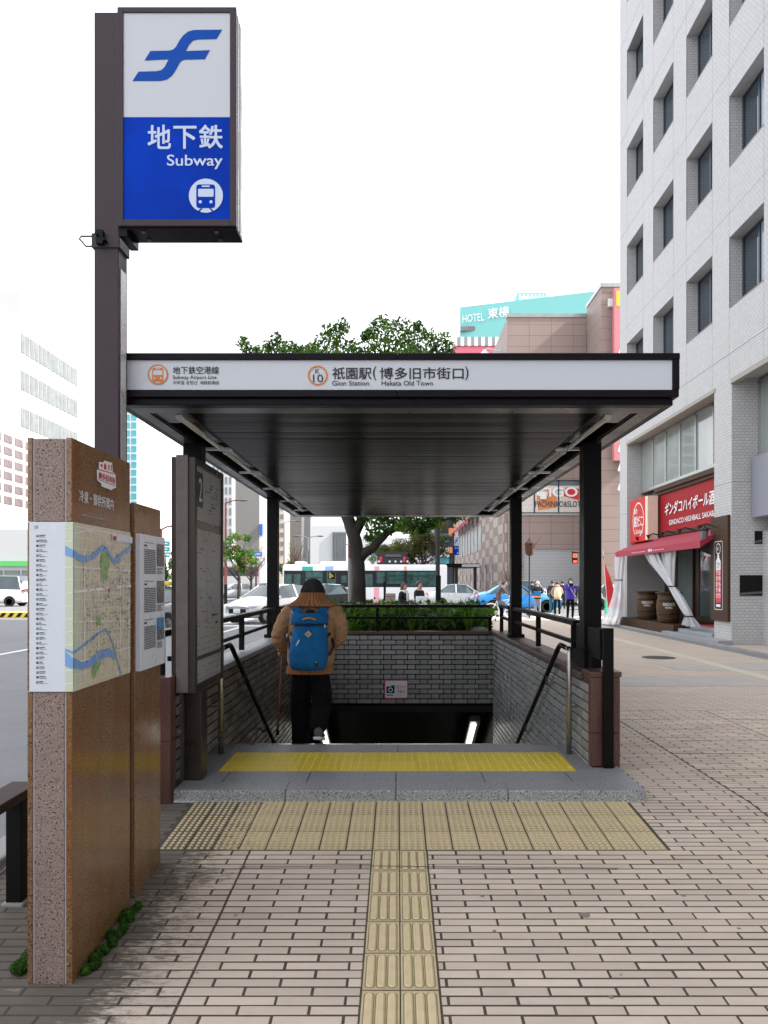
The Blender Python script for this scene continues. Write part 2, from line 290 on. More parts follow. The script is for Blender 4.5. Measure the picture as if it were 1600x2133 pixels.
K = dict(pale_strip=mat('worn_strip', (.50, .45, .36), .8, var=.15, vs=5), case_strip=mat('case_strip', (.15, .135, .125), .45, metal=.3, var=.2, vs=12, bump=.3, bs=60),
    paver=paving('paver_mat', (.565, .472, .388)), paver_far=paving('paver_far', (.565, .475, .392), brick=True), grout=mat('grout', (.068, .056, .045), .95, var=.3, vs=30, bump=.4),
    grey_paver=mat('grey_paver', (.39, .355, .325), .85, var=.12, vs=3, bump=.3),
    tact2=mat('tactile_dot', (.59, .48, .29), .65, var=.1, vs=14, bump=.15), tact3=mat('tactile_edge', (.20, .155, .08), .9, var=.3, vs=20), yel2=mat('yellow_dot', (.74, .60, .10), .5), yel3=mat('yellow_edge', (.60, .42, .018), .8), tact=mat('tactile_beige', (.54, .435, .255), .7, var=.13, vs=14, island=.05, bump=.2, dirt=.55, dcol=(.13, .10, .06), ds=3.2), yellow=mat('tactile_yellow', (.76, .56, .025), .55, var=.13, vs=9, island=.06, bump=.15, dirt=.45, dcol=(.50, .42, .2), ds=4),
    gran=granite('platform_granite', (.26, .265, .28), (.06, .06, .065), (.45, .45, .46), 150, .5, bump=.1), gran_rough=granite('kerb_granite', (.34, .35, .36), (.03, .03, .035), (.7, .7, .72), 95, .8, bump=.8),
    brown=granite('brown_granite', (.225, .127, .064), (.03, .014, .007), (.40, .26, .14), 150, .15, spec=.6, streak=.55, streakc=(.21, .078, .018)),
    pink=granite('pink_granite', (.285, .205, .175), (.012, .010, .010), (.46, .37, .33), 150, .6, bump=.2), granred=granite('red_granite', (.115, .048, .038), (.02, .010, .010), (.19, .09, .07), 150, .4, streak=.8, streakc=(.035, .015, .011)),
    seam=mat('pale_seam', (.42, .42, .47), .8), bronze=mat('dark_bronze', (.006, .005, .0055), .42, var=.2, vs=4, spec=.12), bronze2=mat('case_bronze', (.045, .033, .027), .32, metal=.4, var=.2, vs=5),
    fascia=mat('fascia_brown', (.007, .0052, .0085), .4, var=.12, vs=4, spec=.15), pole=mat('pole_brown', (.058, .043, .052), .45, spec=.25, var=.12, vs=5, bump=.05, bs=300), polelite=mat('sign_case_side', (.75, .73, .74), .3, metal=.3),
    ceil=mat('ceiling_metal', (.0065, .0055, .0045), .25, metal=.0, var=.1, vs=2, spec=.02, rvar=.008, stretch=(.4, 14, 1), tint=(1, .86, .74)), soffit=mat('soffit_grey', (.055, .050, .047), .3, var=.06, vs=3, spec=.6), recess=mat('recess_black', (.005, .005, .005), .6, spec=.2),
    tube=mat('tube_white', (.62, .60, .52), .25, var=.03), steel=mat('stainless', (.42, .40, .36), .28, metal=.9, var=.08), dsteel=mat('dull_steel', (.13, .125, .12), .4, metal=.5, var=.1),
    signw=mat('sign_white', (.60, .625, .67), .4, var=.015, vs=2), signb=mat('sign_blue', (.002, .045, .46), .45, spec=.06, var=.32, vs=2.2), logob=mat('logo_blue', (.003, .075, .42), .45, spec=.15, var=.03), ink=mat('ink_dark', (.012, .012, .025), .5),
    orange=mat('print_orange', (.62, .19, .03), .5, var=.03), txtw=mat('print_white', (.80, .82, .85), .45, var=.02), txtblue=mat('print_pale_blue', (.60, .70, .88), .45, var=.02),
    tile_in=mat('glazed_tile', (.30, .30, .295), .3, var=.14, vs=5, island=.17, bump=.12, bs=30, spec=.5, dirt=.5, dcol=(.12, .105, .085), ds=2.5), joint=mat('black_joint', (.008, .0075, .007), .95, var=.2, spec=.1), tile_dk=mat('shaded_tan_tile', (.155, .125, .10), .35, var=.25, vs=4, island=.55, bump=.15, bs=30, dirt=.6, dcol=(.03, .025, .02), ds=2.0),
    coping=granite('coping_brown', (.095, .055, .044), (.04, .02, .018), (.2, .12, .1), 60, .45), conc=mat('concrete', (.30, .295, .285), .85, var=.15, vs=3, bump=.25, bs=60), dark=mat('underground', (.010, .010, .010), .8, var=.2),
    asph=mat('asphalt', (.19, .193, .20), .85, var=.13, vs=3, bump=.4, bs=150, dirt=.3, dcol=(.09, .09, .095), ds=.5), paintw=mat('road_white', (.72, .72, .70), .7, var=.1, vs=8, dirt=.4, dcol=(.3, .3, .3), ds=6), paintr=mat('road_red', (.50, .16, .15), .7), painty=mat('hazard_yellow', (.62, .42, .03), .6), black=mat('black_paint', (.006, .006, .0065), .5, spec=.2),
    kerb=mat('kerb_concrete', (.27, .265, .26), .85, var=.15, vs=4, bump=.3), bark=mat('bark', (.052, .045, .041), .95, spec=.15, var=.5, vs=5, bump=.9, bs=25, stretch=(1, 1, .35)), 
    leaf1=leafmat('leaf_dark', (.055, .13, .026)), leaf2=leafmat('leaf_mid', (.10, .20, .035)), leaf3=leafmat('leaf_bright', (.085, .19, .03)), leaf4=leafmat('leaf_olive', (.12, .13, .035)), twig=mat('twig', (.10, .07, .055), .9), drybush=leafmat('dry_leaf', (.2, .13, .09)), moss=leafmat('moss', (.04, .12, .008), .5), soil=mat('soil', (.05, .04, .03), .95, bump=.6),
    gum=mat('old_gum', (.22, .185, .15), .85), btile=tiled('white_tile', (.505, .503, .505), (.29, .29, .295), .118, .0675, .005, var=.05), seam_grey=mat('joint_grey', (.25, .25, .26), .8), frame_dk=mat('window_frame', (.025, .03, .045), .35), frame_al=mat('alu_frame', (.40, .41, .41), .35, metal=.6), glass=mat('window_glass', (.035, .05, .065), .04, spec=.9, var=.2, vs=.5), sky_pane=mat('pale_sky_pane', (.20, .27, .34), .12, spec=.9, var=.25, vs=.6), glass3=mat('upper_glass', (.30, .335, .315), .04, spec=1, var=.35, vs=.35), glass2=mat('shop_glass', (.10, .13, .13), .03, spec=1, var=.3, vs=.7),
    panelgrey=mat('metal_panel', (.27, .275, .33), .45, var=.02), soff_tan=mat('soffit_tan', (.36, .34, .30), .8),
    redboard=mat('red_boards', (.33, .010, .016), .6, spec=.2, var=.22, vs=5, stretch=(1, .6, 7), bump=.1), redsign=mat('red_sign', (.58, .018, .008), .5, spec=.2, var=.05), cream=mat('sunlit_cream', (.80, .66, .52), .5), wood=mat('dark_wood', (.060, .032, .018), .6, spec=.2, var=.3, vs=6, stretch=(8, 8, .8), bump=.2), awn=mat('awning_red', (.36, .035, .065), .75, var=.06, vs=4, bump=.1), barrel=mat('barrel_wood', (.085, .047, .022), .6, spec=.2, var=.35, vs=7, stretch=(6, 6, .6), bump=.15), hoop=mat('hoop', (.03, .028, .027), .4, metal=.6),
    vinyl=mat('clear_vinyl', (.75, .76, .80), .12, var=.06, vs=3, alpha=.5, spec=.8, bump=.5, bs=8), step=mat('grey_step', (.30, .31, .33), .75, var=.1, vs=3, bump=.15), poster=mat('poster_pale', (.6, .55, .5), .5, var=.3, vs=12), menu=mat('menu_dark', (.03, .02, .018), .5),
    brtile=tiled('brown_panel_tile', (.30, .225, .20), (.16, .12, .105), 1.5, .75, .015, offset=0, var=.04, rough=.55), brcheck=tiled('checker_tile', (.42, .34, .30), (.24, .19, .17), 2.6, .66, .02, offset=0, var=.05, c2=(.25, .19, .165), rough=.6, bump=.1), shutter=mat('shutter_grey', (.46, .46, .47), .5, metal=.2, var=.05), teal=mat('teal_wall', (.20, .52, .50), .7, var=.04), signpink=mat('sign_pink', (.55, .20, .22), .6, var=.1), pinkw=mat('pink_wall', (.62, .16, .22), .7, var=.06), stripeg=mat('stripe_grey', (.22, .23, .25), .7), slabw=mat('slab_wall', (.50, .50, .505), .8, var=.02, vs=.3), whitew=mat('white_wall', (.72, .72, .71), .7, var=.03, vs=1), palew=mat('pale_far_wall', (.50, .505, .515), .8, var=.03), greyw=mat('grey_wall', (.22, .215, .205), .8, var=.06, vs=.3, stretch=(3, 3, .15)), dgreyw=mat('dark_ribbed_wall', (.15, .15, .155), .7, var=.25, vs=2, stretch=(4, 4, .05)), beigew=mat('beige_wall', (.55, .47, .38), .8), winblue=mat('far_window', (.165, .18, .185), .25, var=.3, vs=.7), wingrey=mat('far_window_grey', (.16, .18, .195), .3, var=.2, vs=.5), wincyan=mat('cyan_glass', (.10, .36, .42), .15, var=.25, vs=.3), brownwin=mat('brown_window', (.15, .115, .12), .3, var=.3, vs=.8),
    carw=mat('car_white', (.80, .81, .83), .18, coat=.6, var=.01), carb=mat('car_black', (.012, .012, .014), .12, coat=.8, var=.05), carblue=mat('car_blue', (.03, .27, .68), .2, coat=.7, var=.03), carsilver=mat('car_silver', (.55, .57, .60), .25, metal=.4, coat=.5), cglass=mat('car_glass', (.04, .06, .07), .03, spec=1, var=.3, vs=2), tyre=mat('tyre', (.015, .015, .015), .85), rim=mat('rim', (.50, .51, .53), .3, metal=.7), lampw=mat('headlamp', (.75, .77, .78), .08, coat=.8), lampr=mat('tail_lamp', (.60, .02, .03), .15, coat=.6), plate=mat('plate_white', (.78, .78, .76), .5), buswin=mat('bus_band', (.010, .013, .017), .25, spec=.3), busglass=mat('bus_glass', (.025, .07, .065), .08, spec=.45, var=.8, vs=2.5), sgreen=mat('stripe_green', (.10, .48, .13), .5), bgreen=mat('bus_green', (.03, .35, .30), .4), bblue=mat('bus_blue', (.28, .45, .75), .4), bpink=mat('bus_pink', (.80, .36, .42), .4), borange=mat('bus_orange', (.75, .38, .14), .4), cabyel=mat('cab_yellow', (.70, .55, .05), .4),
    skin=mat('skin', (.50, .30, .22), .5, var=.06), hair=mat('hair', (.022, .019, .018), .38, var=.3, vs=30, stretch=(30, 30, 3), bump=.5, bs=60), hairg=mat('grey_hair', (.45, .44, .43), .6, var=.2), sweater=mat('camel_knit', (.40, .24, .135), .95, var=.2, vs=11, bump=1.0, bs=17, bd=.045, spec=.12), rib=mat('rib_knit', (.37, .175, .078), .95, var=.1, vs=9, bump=.4, bs=240, spec=.15), trous=mat('dark_trousers', (.006, .006, .008), .9, var=.3, spec=.15, bump=1, bs=12, bd=.03), packb=mat('pack_blue', (.008, .125, .34), .8, var=.22, vs=10, bump=.9, bs=20, bd=.025, spec=.25), packblk=mat('pack_black', (.012, .012, .013), .6), leather=mat('tan_leather', (.45, .22, .10), .55), leather2=mat('pale_leather', (.62, .45, .27), .6), shoe=mat('shoe_grey', (.09, .088, .09), .8, var=.2), sole=mat('sole_white', (.62, .62, .62), .6), cane=mat('cane_wood', (.20, .085, .05), .4),
    cl_black=mat('cloth_black', (.014, .014, .017), .9), cl_navy=mat('cloth_navy', (.02, .03, .06), .9), cl_purple=mat('cloth_violet', (.06, .035, .40), .8), cl_tan=mat('cloth_tan', (.45, .27, .15), .85), cl_cream=mat('cloth_cream', (.66, .60, .42), .85), cl_brown=mat('cloth_brown', (.10, .06, .055), .9), cl_grey=mat('cloth_grey', (.25, .26, .29), .9), cl_jeans=mat('cloth_jeans', (.10, .15, .24), .9), cl_green=mat('cloth_green', (.02, .50, .25), .8), cl_white=mat('cloth_white', (.75, .74, .72), .85), cl_teal=mat('cloth_teal', (.03, .19, .26), .9), red=mat('flag_red', (.65, .03, .035), .7), iron=mat('iron', (.03, .027, .025), .6),
    mapbg=mat('map_beige', (.66, .61, .46), .3, var=.04), mapg=mat('map_pale_green', (.62, .68, .52), .3, var=.03), mapw=mat('map_white_road', (.86, .85, .80), .3), mapblue=mat('map_river', (.20, .38, .72), .3), mappark=mat('map_park', (.28, .46, .17), .3), legend=mat('legend_white', (.72, .76, .82), .3, var=.02), logored=mat('logo_red', (.60, .02, .05), .4), greyink=mat('grey_ink', (.05, .05, .056), .6), photo1=mat('photo_print', (.16, .15, .15), .3, var=.8, vs=30), photo2=mat('photo_blue', (.07, .22, .42), .3, var=.6, vs=20), boardp=mat('board_paper', (.40, .395, .38), .35, var=.08, vs=3), teal_sign=mat('road_sign_teal', (.02, .28, .30), .4), blue_sign=mat('road_sign_blue', (.02, .13, .50), .4), rustpole=mat('maroon_pole', (.15, .04, .035), .5), greypole=mat('grey_pole', (.24, .235, .23), .7), lit=mat('lamp_glow', (1, .98, .86), .5, emit=1.3), sigred=mat('signal_red', (1, .06, .02), .5, emit=2.0), orangep=mat('orange_cladding', (.62, .22, .08), .5), navydark=mat('dark_cladding', (.03, .035, .05), .4), maskw=mat('mask_white', (.8, .82, .85), .8), glasspane=mat('clear_cover', (.6, .62, .62), .02, alpha=.05, spec=1), railbrown=mat('rail_brown', (.050, .036, .031), .65, spec=.2),
)

for k_ in ('tact',):
    nt_ = K[k_].node_tree; b_ = nt_.nodes['Principled BSDF']; nt_.links.new(grime(nt_.nodes, nt_.links, b_.inputs['Base Color'].links[0].from_socket, 0.85, .68), b_.inputs['Base Color'])
# frames: (u, v, w) -> world; u to the viewer's right, v up, w towards the viewer
def fr_front(x0, y0, z0): return lambda u, v, w=0: Vector((x0 + u, y0 - w, z0 + v))          # faces -Y
def fr_east(x0, y0, z0): return lambda u, v, w=0: Vector((x0 + w, y0 + u, z0 + v))           # faces +X
def fr_west(x0, y0, z0): return lambda u, v, w=0: Vector((x0 - w, y0 - u, z0 + v))           # faces -X
def fr_up(x0, y0, z0): return lambda u, v, w=0: Vector((x0 + u, y0 + v, z0 + w))
class Print:
    """flat print on a sign: polygons in (u, v), each material on a layer of its own a fraction of a millimetre up"""
    def __init__(s, fr, w=.003): s.fr = fr; s.w = w; s.mb = MB(); s.mats = []; s.k = 0; s.n = 0
    def use(s, m, lift=0):
        if m not in s.mats: s.mats.append(m)
        s.mb.cur = s.mats.index(m); s.k = s.w + lift * .0007; return s
    def poly(s, pts):
        s.n += 1; k = s.k + (s.n % 40) * 1.5e-5; s.mb.poly([s.fr(u, v, k) for u, v in pts]); return s
    def rect(s, u0, u1, v0, v1): return s.poly([(u0, v0), (u1, v0), (u1, v1), (u0, v1)])
    def disc(s, u, v, r, n=28): return s.poly([(u + r*math.cos(2*math.pi*i/n), v + r*math.sin(2*math.pi*i/n)) for i in range(n)])
    def ring(s, u, v, r0, r1, n=32):
        for i in range(n):
            a, b = 2*math.pi*i/n, 2*math.pi*(i+1)/n
            s.poly([(u+r0*math.cos(a), v+r0*math.sin(a)), (u+r1*math.cos(a), v+r1*math.sin(a)), (u+r1*math.cos(b), v+r1*math.sin(b)), (u+r0*math.cos(b), v+r0*math.sin(b))])
        return s
    def line(s, pts, w):
        for (a, b), (c, d) in zip(pts[:-1], pts[1:]):
            l = math.hypot(c-a, d-b) or 1; nx, ny = -(d-b)/l*w/2, (c-a)/l*w/2
            s.poly([(a-nx, b-ny), (c-nx, d-ny), (c+nx, d+ny), (a+nx, b+ny)])
        return s
    def rrect(s, u0, u1, v0, v1, r, n=5):
        pts = []
        for cx, cy, a0 in ((u1-r, v1-r, 0), (u0+r, v1-r, 90), (u0+r, v0+r, 180), (u1-r, v0+r, 270)):
            for i in range(n + 1): a = R(a0 + 90*i/n); pts.append((cx + r*math.cos(a), cy + r*math.sin(a)))
        return s.poly(pts)
    def build(s, name, parent, **k): return s.mb.build(name, s.mats, parent, **k)
TEXTS = []
def text(s, box, fr, m, parent, name='lettering', w=.004, weight=0, shear=0, keep=False):
    """box = (u0, u1, v0, v1) the ink fills; keep: fit height and centre instead of stretching"""
    cu = bpy.data.curves.new('lettering', 'FONT'); cu.body = s; cu.size = 1; cu.resolution_u = 4; cu.shear = shear; cu.fill_mode = 'FRONT'
    o = bpy.data.objects.new('lettering_curve', cu); col.objects.link(o); TEXTS.append((o, box, fr, m, parent, name, w, keep, weight))
def flush_text():
    bpy.context.view_layer.update(); dg = bpy.context.evaluated_depsgraph_get()
    for o, box, fr, m, parent, name, w, keep, weight in TEXTS:
        me = bpy.data.meshes.new_from_object(o.evaluated_get(dg)); n = len(me.vertices)
        if n:
            co = np.empty(n * 3); me.vertices.foreach_get('co', co); co = co.reshape(-1, 3)
            lo, hi = co.min(0), co.max(0); sx = (box[1]-box[0]) / max(1e-6, hi[0]-lo[0]); sy = (box[3]-box[2]) / max(1e-6, hi[1]-lo[1])
            off = base(parent)
            if keep:
                sx = min(sx, sy); sy = sx
                cu_, cv_ = (box[0]+box[1])/2, (box[2]+box[3])/2
                out = [fr(cu_ + (c[0]-(lo[0]+hi[0])/2)*sx, cv_ + (c[1]-(lo[1]+hi[1])/2)*sy, w) - off for c in co]
            elif weight:
                # bolder strokes: the same outlines set four times, each a hair aside
                e = weight * .5; kx = (box[1]-box[0]) / (hi[0]-lo[0] + 2*e); ky = (box[3]-box[2]) / (hi[1]-lo[1] + 2*e); out = []; fcs = []
                base_f = [tuple(p.vertices) for p in me.polygons]
                for q, (dx, dy) in enumerate(((-1, -1), (1, -1), (1, 1), (-1, 1), (0, 0))):
                    out += [fr(box[0] + (c[0]-lo[0]+e+dx*e)*kx, box[2] + (c[1]-lo[1]+e+dy*e)*ky, w + q*.00015) - off for c in co]; fcs += [tuple(i + q*n for i in f) for f in base_f]
                bpy.data.meshes.remove(me); me = bpy.data.meshes.new(name); me.from_pydata(out, [], fcs)
            else: out = [fr(box[0] + (c[0]-lo[0])*sx, box[2] + (c[1]-lo[1])*sy, w) - off for c in co]
            if len(out) == n: me.vertices.foreach_set('co', np.array(out).ravel())
            me.materials.clear(); me.materials.append(m); me.update()
            put(name, me, parent)
        cu = o.data; bpy.data.objects.remove(o); bpy.data.curves.remove(cu)
    TEXTS.clear()
def train_icon(pr, cu, cv, r, bg, fg, ring=False):
    """front of a train in a disc"""
    s = r / 138
    if ring:
        pr.use(bg, 2).disc(cu, cv, r); pr.use(fg, 3).ring(cu, cv, r * .86, r)
    else: pr.use(bg, 2).disc(cu, cv, r)
    q = lambda a, b: (cu + (a - 1080) * s, cv - (b - 1577) * s)
    pr.use(fg, 4); a, b = q(1003, 1677); c, d = q(1155, 1487); pr.rrect(a, c, b, d, 22 * s)
    pr.poly([q(1047, 1672), q(1060, 1672), q(1030, 1706), q(1012, 1706)]); pr.poly([q(1100, 1672), q(1113, 1672), q(1148, 1706), q(1130, 1706)])
    pr.use(bg, 5); a, b = q(1018, 1587); c, d = q(1143, 1523); pr.rrect(a, c, b, d, 8 * s); a, b = q(1047, 1508); c, d = q(1112, 1496); pr.rrect(a, c, b, d, 4 * s)
    pr.disc(*q(1035, 1628), 13 * s, 12); pr.disc(*q(1122, 1628), 13 * s, 12)
LOGO = [(1212,232),(1165,308),(1010,312),(975,322),(945,352),(917,405),(1113,398),(1070,472),(905,475),(880,486),(862,510),(835,560),(805,605),(765,635),(715,647),(485,648),(535,572),(680,568),(718,560),(745,535),(778,472),(583,482),(630,405),(775,402),(812,395),(838,370),(862,325),(895,280),(935,248),(975,236),(1010,234)]
def f_logo(pr, fn):
    pts = LOGO; pr.poly([fn(*p) for p in pts])
# ------------------------------------------------------------------ ground
def sstep(a, b, x):
    t = min(1, max(0, (x - a) / (b - a))); return t * t * (3 - 2 * t)
def gz(x, y):
    z = -.06 * max(0, min(3.2, 5.02 - y))
    return z
PAVE_FAR = 8.6
def sheet(mb, x0, x1, y0, y1, dz=0, nx=1, step=.2):
    ny = max(1, int((y1 - y0) / step)) if y0 < 5.07 else 1
    if y0 < 5.07: nx = max(nx, int((x1 - x0) / .2)) if x1 < 6 else 6
    vs = []; fs = []
    for j in range(ny + 1):
        for i in range(nx + 1):
            x = x0 + (x1-x0)*i/nx; y = y0 + (y1-y0)*j/ny; vs.append((x, y, gz(x, y) + dz))
    for j in range(ny):
        for i in range(nx): a = j*(nx+1)+i; fs.append((a, a+1, a+nx+2, a+nx+1))
    mb.add(vs, fs)
KX = -2.05                                     # kerb line of the big road
PY1 = 29.6                                     # pavement ends at the crossing
pv = MB()
sheet(pv, KX, 4.9, 1.9, 5.02, -.0016)
pv.box(1.58, 4.9, 5.02, PAVE_FAR, -.2, -.0016); pv.box(KX, -1.72, 5.02, PAVE_FAR, -.2, -.0016)
pavement = pv.build('pavement', K['grout'], kind='structure')
m = MB(); sheet(m, KX, 4.9, -6, 1.9); sheet(m, 4.9, 32, -6, 5.02); m.box(4.9, 32, 5.02, PAVE_FAR, -.2, 0); m.box(1.66, 32, PAVE_FAR, PY1, -.2, 0); m.box(KX, -1.72, PAVE_FAR, 11.7, -.2, 0); m.box(KX, 1.66, 11.7, PY1, -.2, 0)
m.build('far_paving', K['paver_far'], pavement)
m = MB()
for y0, y1, x0, x1 in ((10.6, 11.75, 1.75, 7.2), (12.5, 13.6, 4.55, 7.2)): m.box(x0, x1, y0, y1, -.05, .004)
m.build('grey_paving_band', K['grey_paver'], pavement, kind='stuff')
m = MB(); m.box(5.4, 5.62, 9, 25, -.05, .008); m.build('pale_guide_strip', K['pale_strip'], pavement)
m = MB(); m.box(6.85, 7.15, 8.7, 26, -.05, .005); m.cur = 0; m.build('gutter_strip', K['asph'], pavement)
m = MB(); m.box(7.16, 7.28, 8.7, 26, -.05, .045); m.build('building_kerb', K['kerb'], pavement, bevel=.01)
m = MB(); m.box(KX - .18, KX - .004, -4, PY1, -.3, .005); m.box(KX - .18, 32, PY1 + .004, PY1 + .18, -.3, .01); m.build('kerb', K['kerb'], pavement, bevel=.015)

# pavers: dimensions cached so that alike stones share a mesh
PW, PH, J = .26, .0585, .0085
GX0, GX1 = -.137, .161                          # the guide-tile lane
PM = {}
def paver_mesh(w, h):
    k = (round(w, 3), round(h, 3))
    if k not in PM:
        b = MB(); t = .014; c = .003; x, y = k[0] / 2, k[1] / 2
        b.add([(-x,-y,-t),(x,-y,-t),(x,y,-t),(-x,y,-t),(-x,-y,-c),(x,-y,-c),(x,y,-c),(-x,y,-c),(-x+c,-y+c,0),(x-c,-y+c,0),(x-c,y-c,0),(-x+c,y-c,0)],
              [(0,1,5,4),(1,2,6,5),(2,3,7,6),(3,0,4,7),(4,5,9,8),(5,6,10,9),(6,7,11,10),(7,4,8,11),(8,9,10,11)])
        PM[k] = b.mesh('paver', K['paver'])
    return PM[k]
stones = []
def field(x0, x1, y0, y1, shift=0, drop=0, cuts=()):
    r = 0; y = y1
    while y > y0 + .02:
        yl = max(y0, y - PH); off = (PW / 2 if r % 2 else 0) + shift; x = x0 - ((off) % PW)
        while x < x1 - .012:
            a, b = max(x, x0), min(x + PW, x1); x += PW
            if b - a < .03: continue
            stones.append(((a+b)/2, (y+yl)/2, b - a - J, y - yl - J))
        y = yl; r += 1
        if drop and r % drop == 0: y -= .012
WY0 = 4.255                                     # near edge of the warning tiles
field(-.815, GX0, 2.0, WY0, .03); field(GX1, 2.3, 2.0, WY0, .1)
field(-2.04, -.815, 2.0, WY0, .17); field(1.512, 2.3, WY0, WY0 + 74 * PH, .05); field(-2.04, -1.335, WY0, 5.0, .1)
field(2.302, 3.44, 2.0, PAVE_FAR, .12, 9); field(3.442, 4.9, 2.0, PAVE_FAR, .02, 9)
stones = [s for s in stones if not (1.0 > s[0] > -1.4 and s[1] > 5.0)]
def seen(x, y):
    z = gz(x, y); px = CX + x * F / y; py = HY + (CH - z) * F / y
    return -60 < px < 1660 and py < 2160 and not (50 < px < 335 and py < 2050 and y > 3 and x < -1.26)
vis = list(stones); vis.sort(key=lambda s: -(s[2] / s[1] * s[3] / s[1] ** 2 * 10) + (0 if seen(s[0], s[1]) else 1e3))
jit = random.Random(3)
for x, y, w, h in vis[:290]:
    o = put('paver', paver_mesh(w, h), pavement, (x, y, gz(x, y) + jit.uniform(-.0012, .0012)))
    o.rotation_euler = (math.atan((gz(x, y + .05) - gz(x, y - .05)) / .1) + jit.uniform(-.006, .006), -math.atan((gz(x + w/2, y) - gz(x - w/2, y)) / w) + jit.uniform(-.003, .003), 0)
m = MB()
for x, y, w, h in vis[290:]:
    c = .003; dz = jit.uniform(-.0012, .0012); q = []
    for ins, zz in ((0, -.014), (0, -c), (c, 0)):
        for sx, sy in ((-1,-1),(1,-1),(1,1),(-1,1)):
            a, b = x + sx * (w/2 - ins), y + sy * (h/2 - ins); q.append((a, b, gz(a, b) + zz + dz))
    m.add(q, [(0,1,5,4),(1,2,6,5),(2,3,7,6),(3,0,4,7),(4,5,9,8),(5,6,10,9),(6,7,11,10),(7,4,8,11),(8,9,10,11)])
m.build('distant_pavers', K['paver'], pavement, kind='stuff')
# pavers under the frame edge and outside the picture keep the surface closed
# tactile tiles
def tile_mesh(w, l, kind):
    b = MB(); x, y, t = w/2, l/2, .016
    b.box(-x, x, -y, y, -t, 0)
    if kind == 'bar':
        for i in (-1, 0, 1):
            cx = i * .0435; hw, hl = .0165, l/2 - .014; ring0 = []; ring1 = []; n = 6
            for a0, cy in ((0, hl - hw), (180, -(hl - hw))):
                for k in range(n + 1):
                    a = R(a0 + 180 * k / n); ring0.append((cx + hw*math.cos(a), cy + hw*math.sin(a), .0005)); ring1.append((cx + (hw-.006)*math.cos(a), cy + (hw-.006)*math.sin(a), .006))
            N_ = len(ring0); b.cur = 2; cxy = lambda p: (cx + (p[0]-cx)*1.24, p[1] * 1.035, .0003); b.poly([cxy(p) for p in ring0]); b.cur = 1; b.add(ring0 + ring1, [(k, (k+1) % N_, N_ + (k+1) % N_, N_ + k) for k in range(N_)] + [tuple(range(N_, 2*N_))])
    else:
        nx, ny, r, h = (4, 7, .0115, .005) if kind == 'dot' else (5, 5, .0105, .005)
        for i in range(nx):
            for j in range(ny):
                cx, cy = -x + (i + .5) * w / nx, -y + (j + .5) * l / ny
                q = [(cx + rr*math.cos(math.pi*k/4), cy + rr*math.sin(math.pi*k/4), zz) for rr, zz in ((r, .0004), (r*.62, h)) for k in range(8)]
                b.cur = 2; b.poly([(cx + r*1.15*math.cos(math.pi*k/4), cy - .001 + r*1.15*math.sin(math.pi*k/4), .0002) for k in range(8)]); b.cur = 1
                b.add(q, [(k, (k+1) % 8, 8 + (k+1) % 8, 8 + k) for k in range(8)] + [tuple(range(8, 16))])
    return b.mesh('tactile_tile', [K['yellow'], K['yel2'], K['yel3']] if kind == 'ydot' else [K['tact'], K['tact2'], K['tact3']])
TW = .149; tm_dot = tile_mesh(TW - .009, .265 - .007, 'dot'); tm_bar = tile_mesh(TW - .006, .262 - .008, 'bar')
def lay(me, x, y, name='tactile_tile'):
    o = put(name, me, pavement, (x, y, gz(x, y) + jit.uniform(0, .0012))); o.rotation_euler = (math.atan((gz(x, y + .1) - gz(x, y - .1)) / .2), -math.atan((gz(x + .07, y) - gz(x - .07, y)) / .14), jit.uniform(-.004, .004)); return o
for k in range(-9, 10):
    for j in range(3): lay(tm_dot, .011 + (k + .5) * TW, WY0 + .004 + (j + .5) * .265)
y = WY0
for j in range(8):
    for k in (-.5, .5): lay(tm_bar, .011 + k * TW, y - .131)
    y -= .262
# open joint across the paving
m = MB()
pts = [(-.82, 4.035), (-.5, 4.035), (-.14, 4.04), (.16, 4.03), (.5, 4.025), (.8, 4.02), (1.15, 4.01)]
for (a, b), (c, d) in zip(pts[:-1], pts[1:]): m.poly([(a, b - .004, gz(a, b) + .0075), (c, d - .004, gz(c, d) + .0075), (c, d + .003, gz(c, d) + .0075), (a, b + .003, gz(a, b) + .0075)])
m.build('paving_crack', K['black'], pavement)
m = MB(); m.lathe([(.016, 0), (.016, .004), (.008, .007)], (-.815, 4.04, gz(-.815, 4.04)), 12); m.build('survey_stud', K['steel'], pavement)
m = MB(); m.lathe([(.31, 0), (.31, .006), (.29, .008)], (4.96, 14.6, 0), 32); tag(m.build('manhole_cover', K['iron']), 'round dark manhole cover set in the paving near the shop', 'manhole cover')
m = MB(); m.lathe([(.024, 0), (.024, .002), (.02, .003)], (.86, 3.53, gz(.86, 3.53)), 16); m.build('pavement_stud', K['gum'], pavement)

m = MB()
for i in range(46):                              # old gum and stains trodden into the paving
    x, y = jit.uniform(-.8, 4.5), jit.uniform(2.6, 8.4); r = jit.uniform(.005, .013); h = gz(x, y) + .0012
    if GX0 - .03 < x < GX1 + .03 or (y > WY0 - .05 and x < 1.66): continue
    m.poly([(x + r * math.cos(q * .785) * jit.uniform(.6, 1.2), y + r * math.sin(q * .785) * jit.uniform(.6, 1.2), gz(x, y + r * math.sin(q * .785)) + .0016) for q in range(8)])
m.build('gum_stain', K['gum'], pavement, kind='stuff')
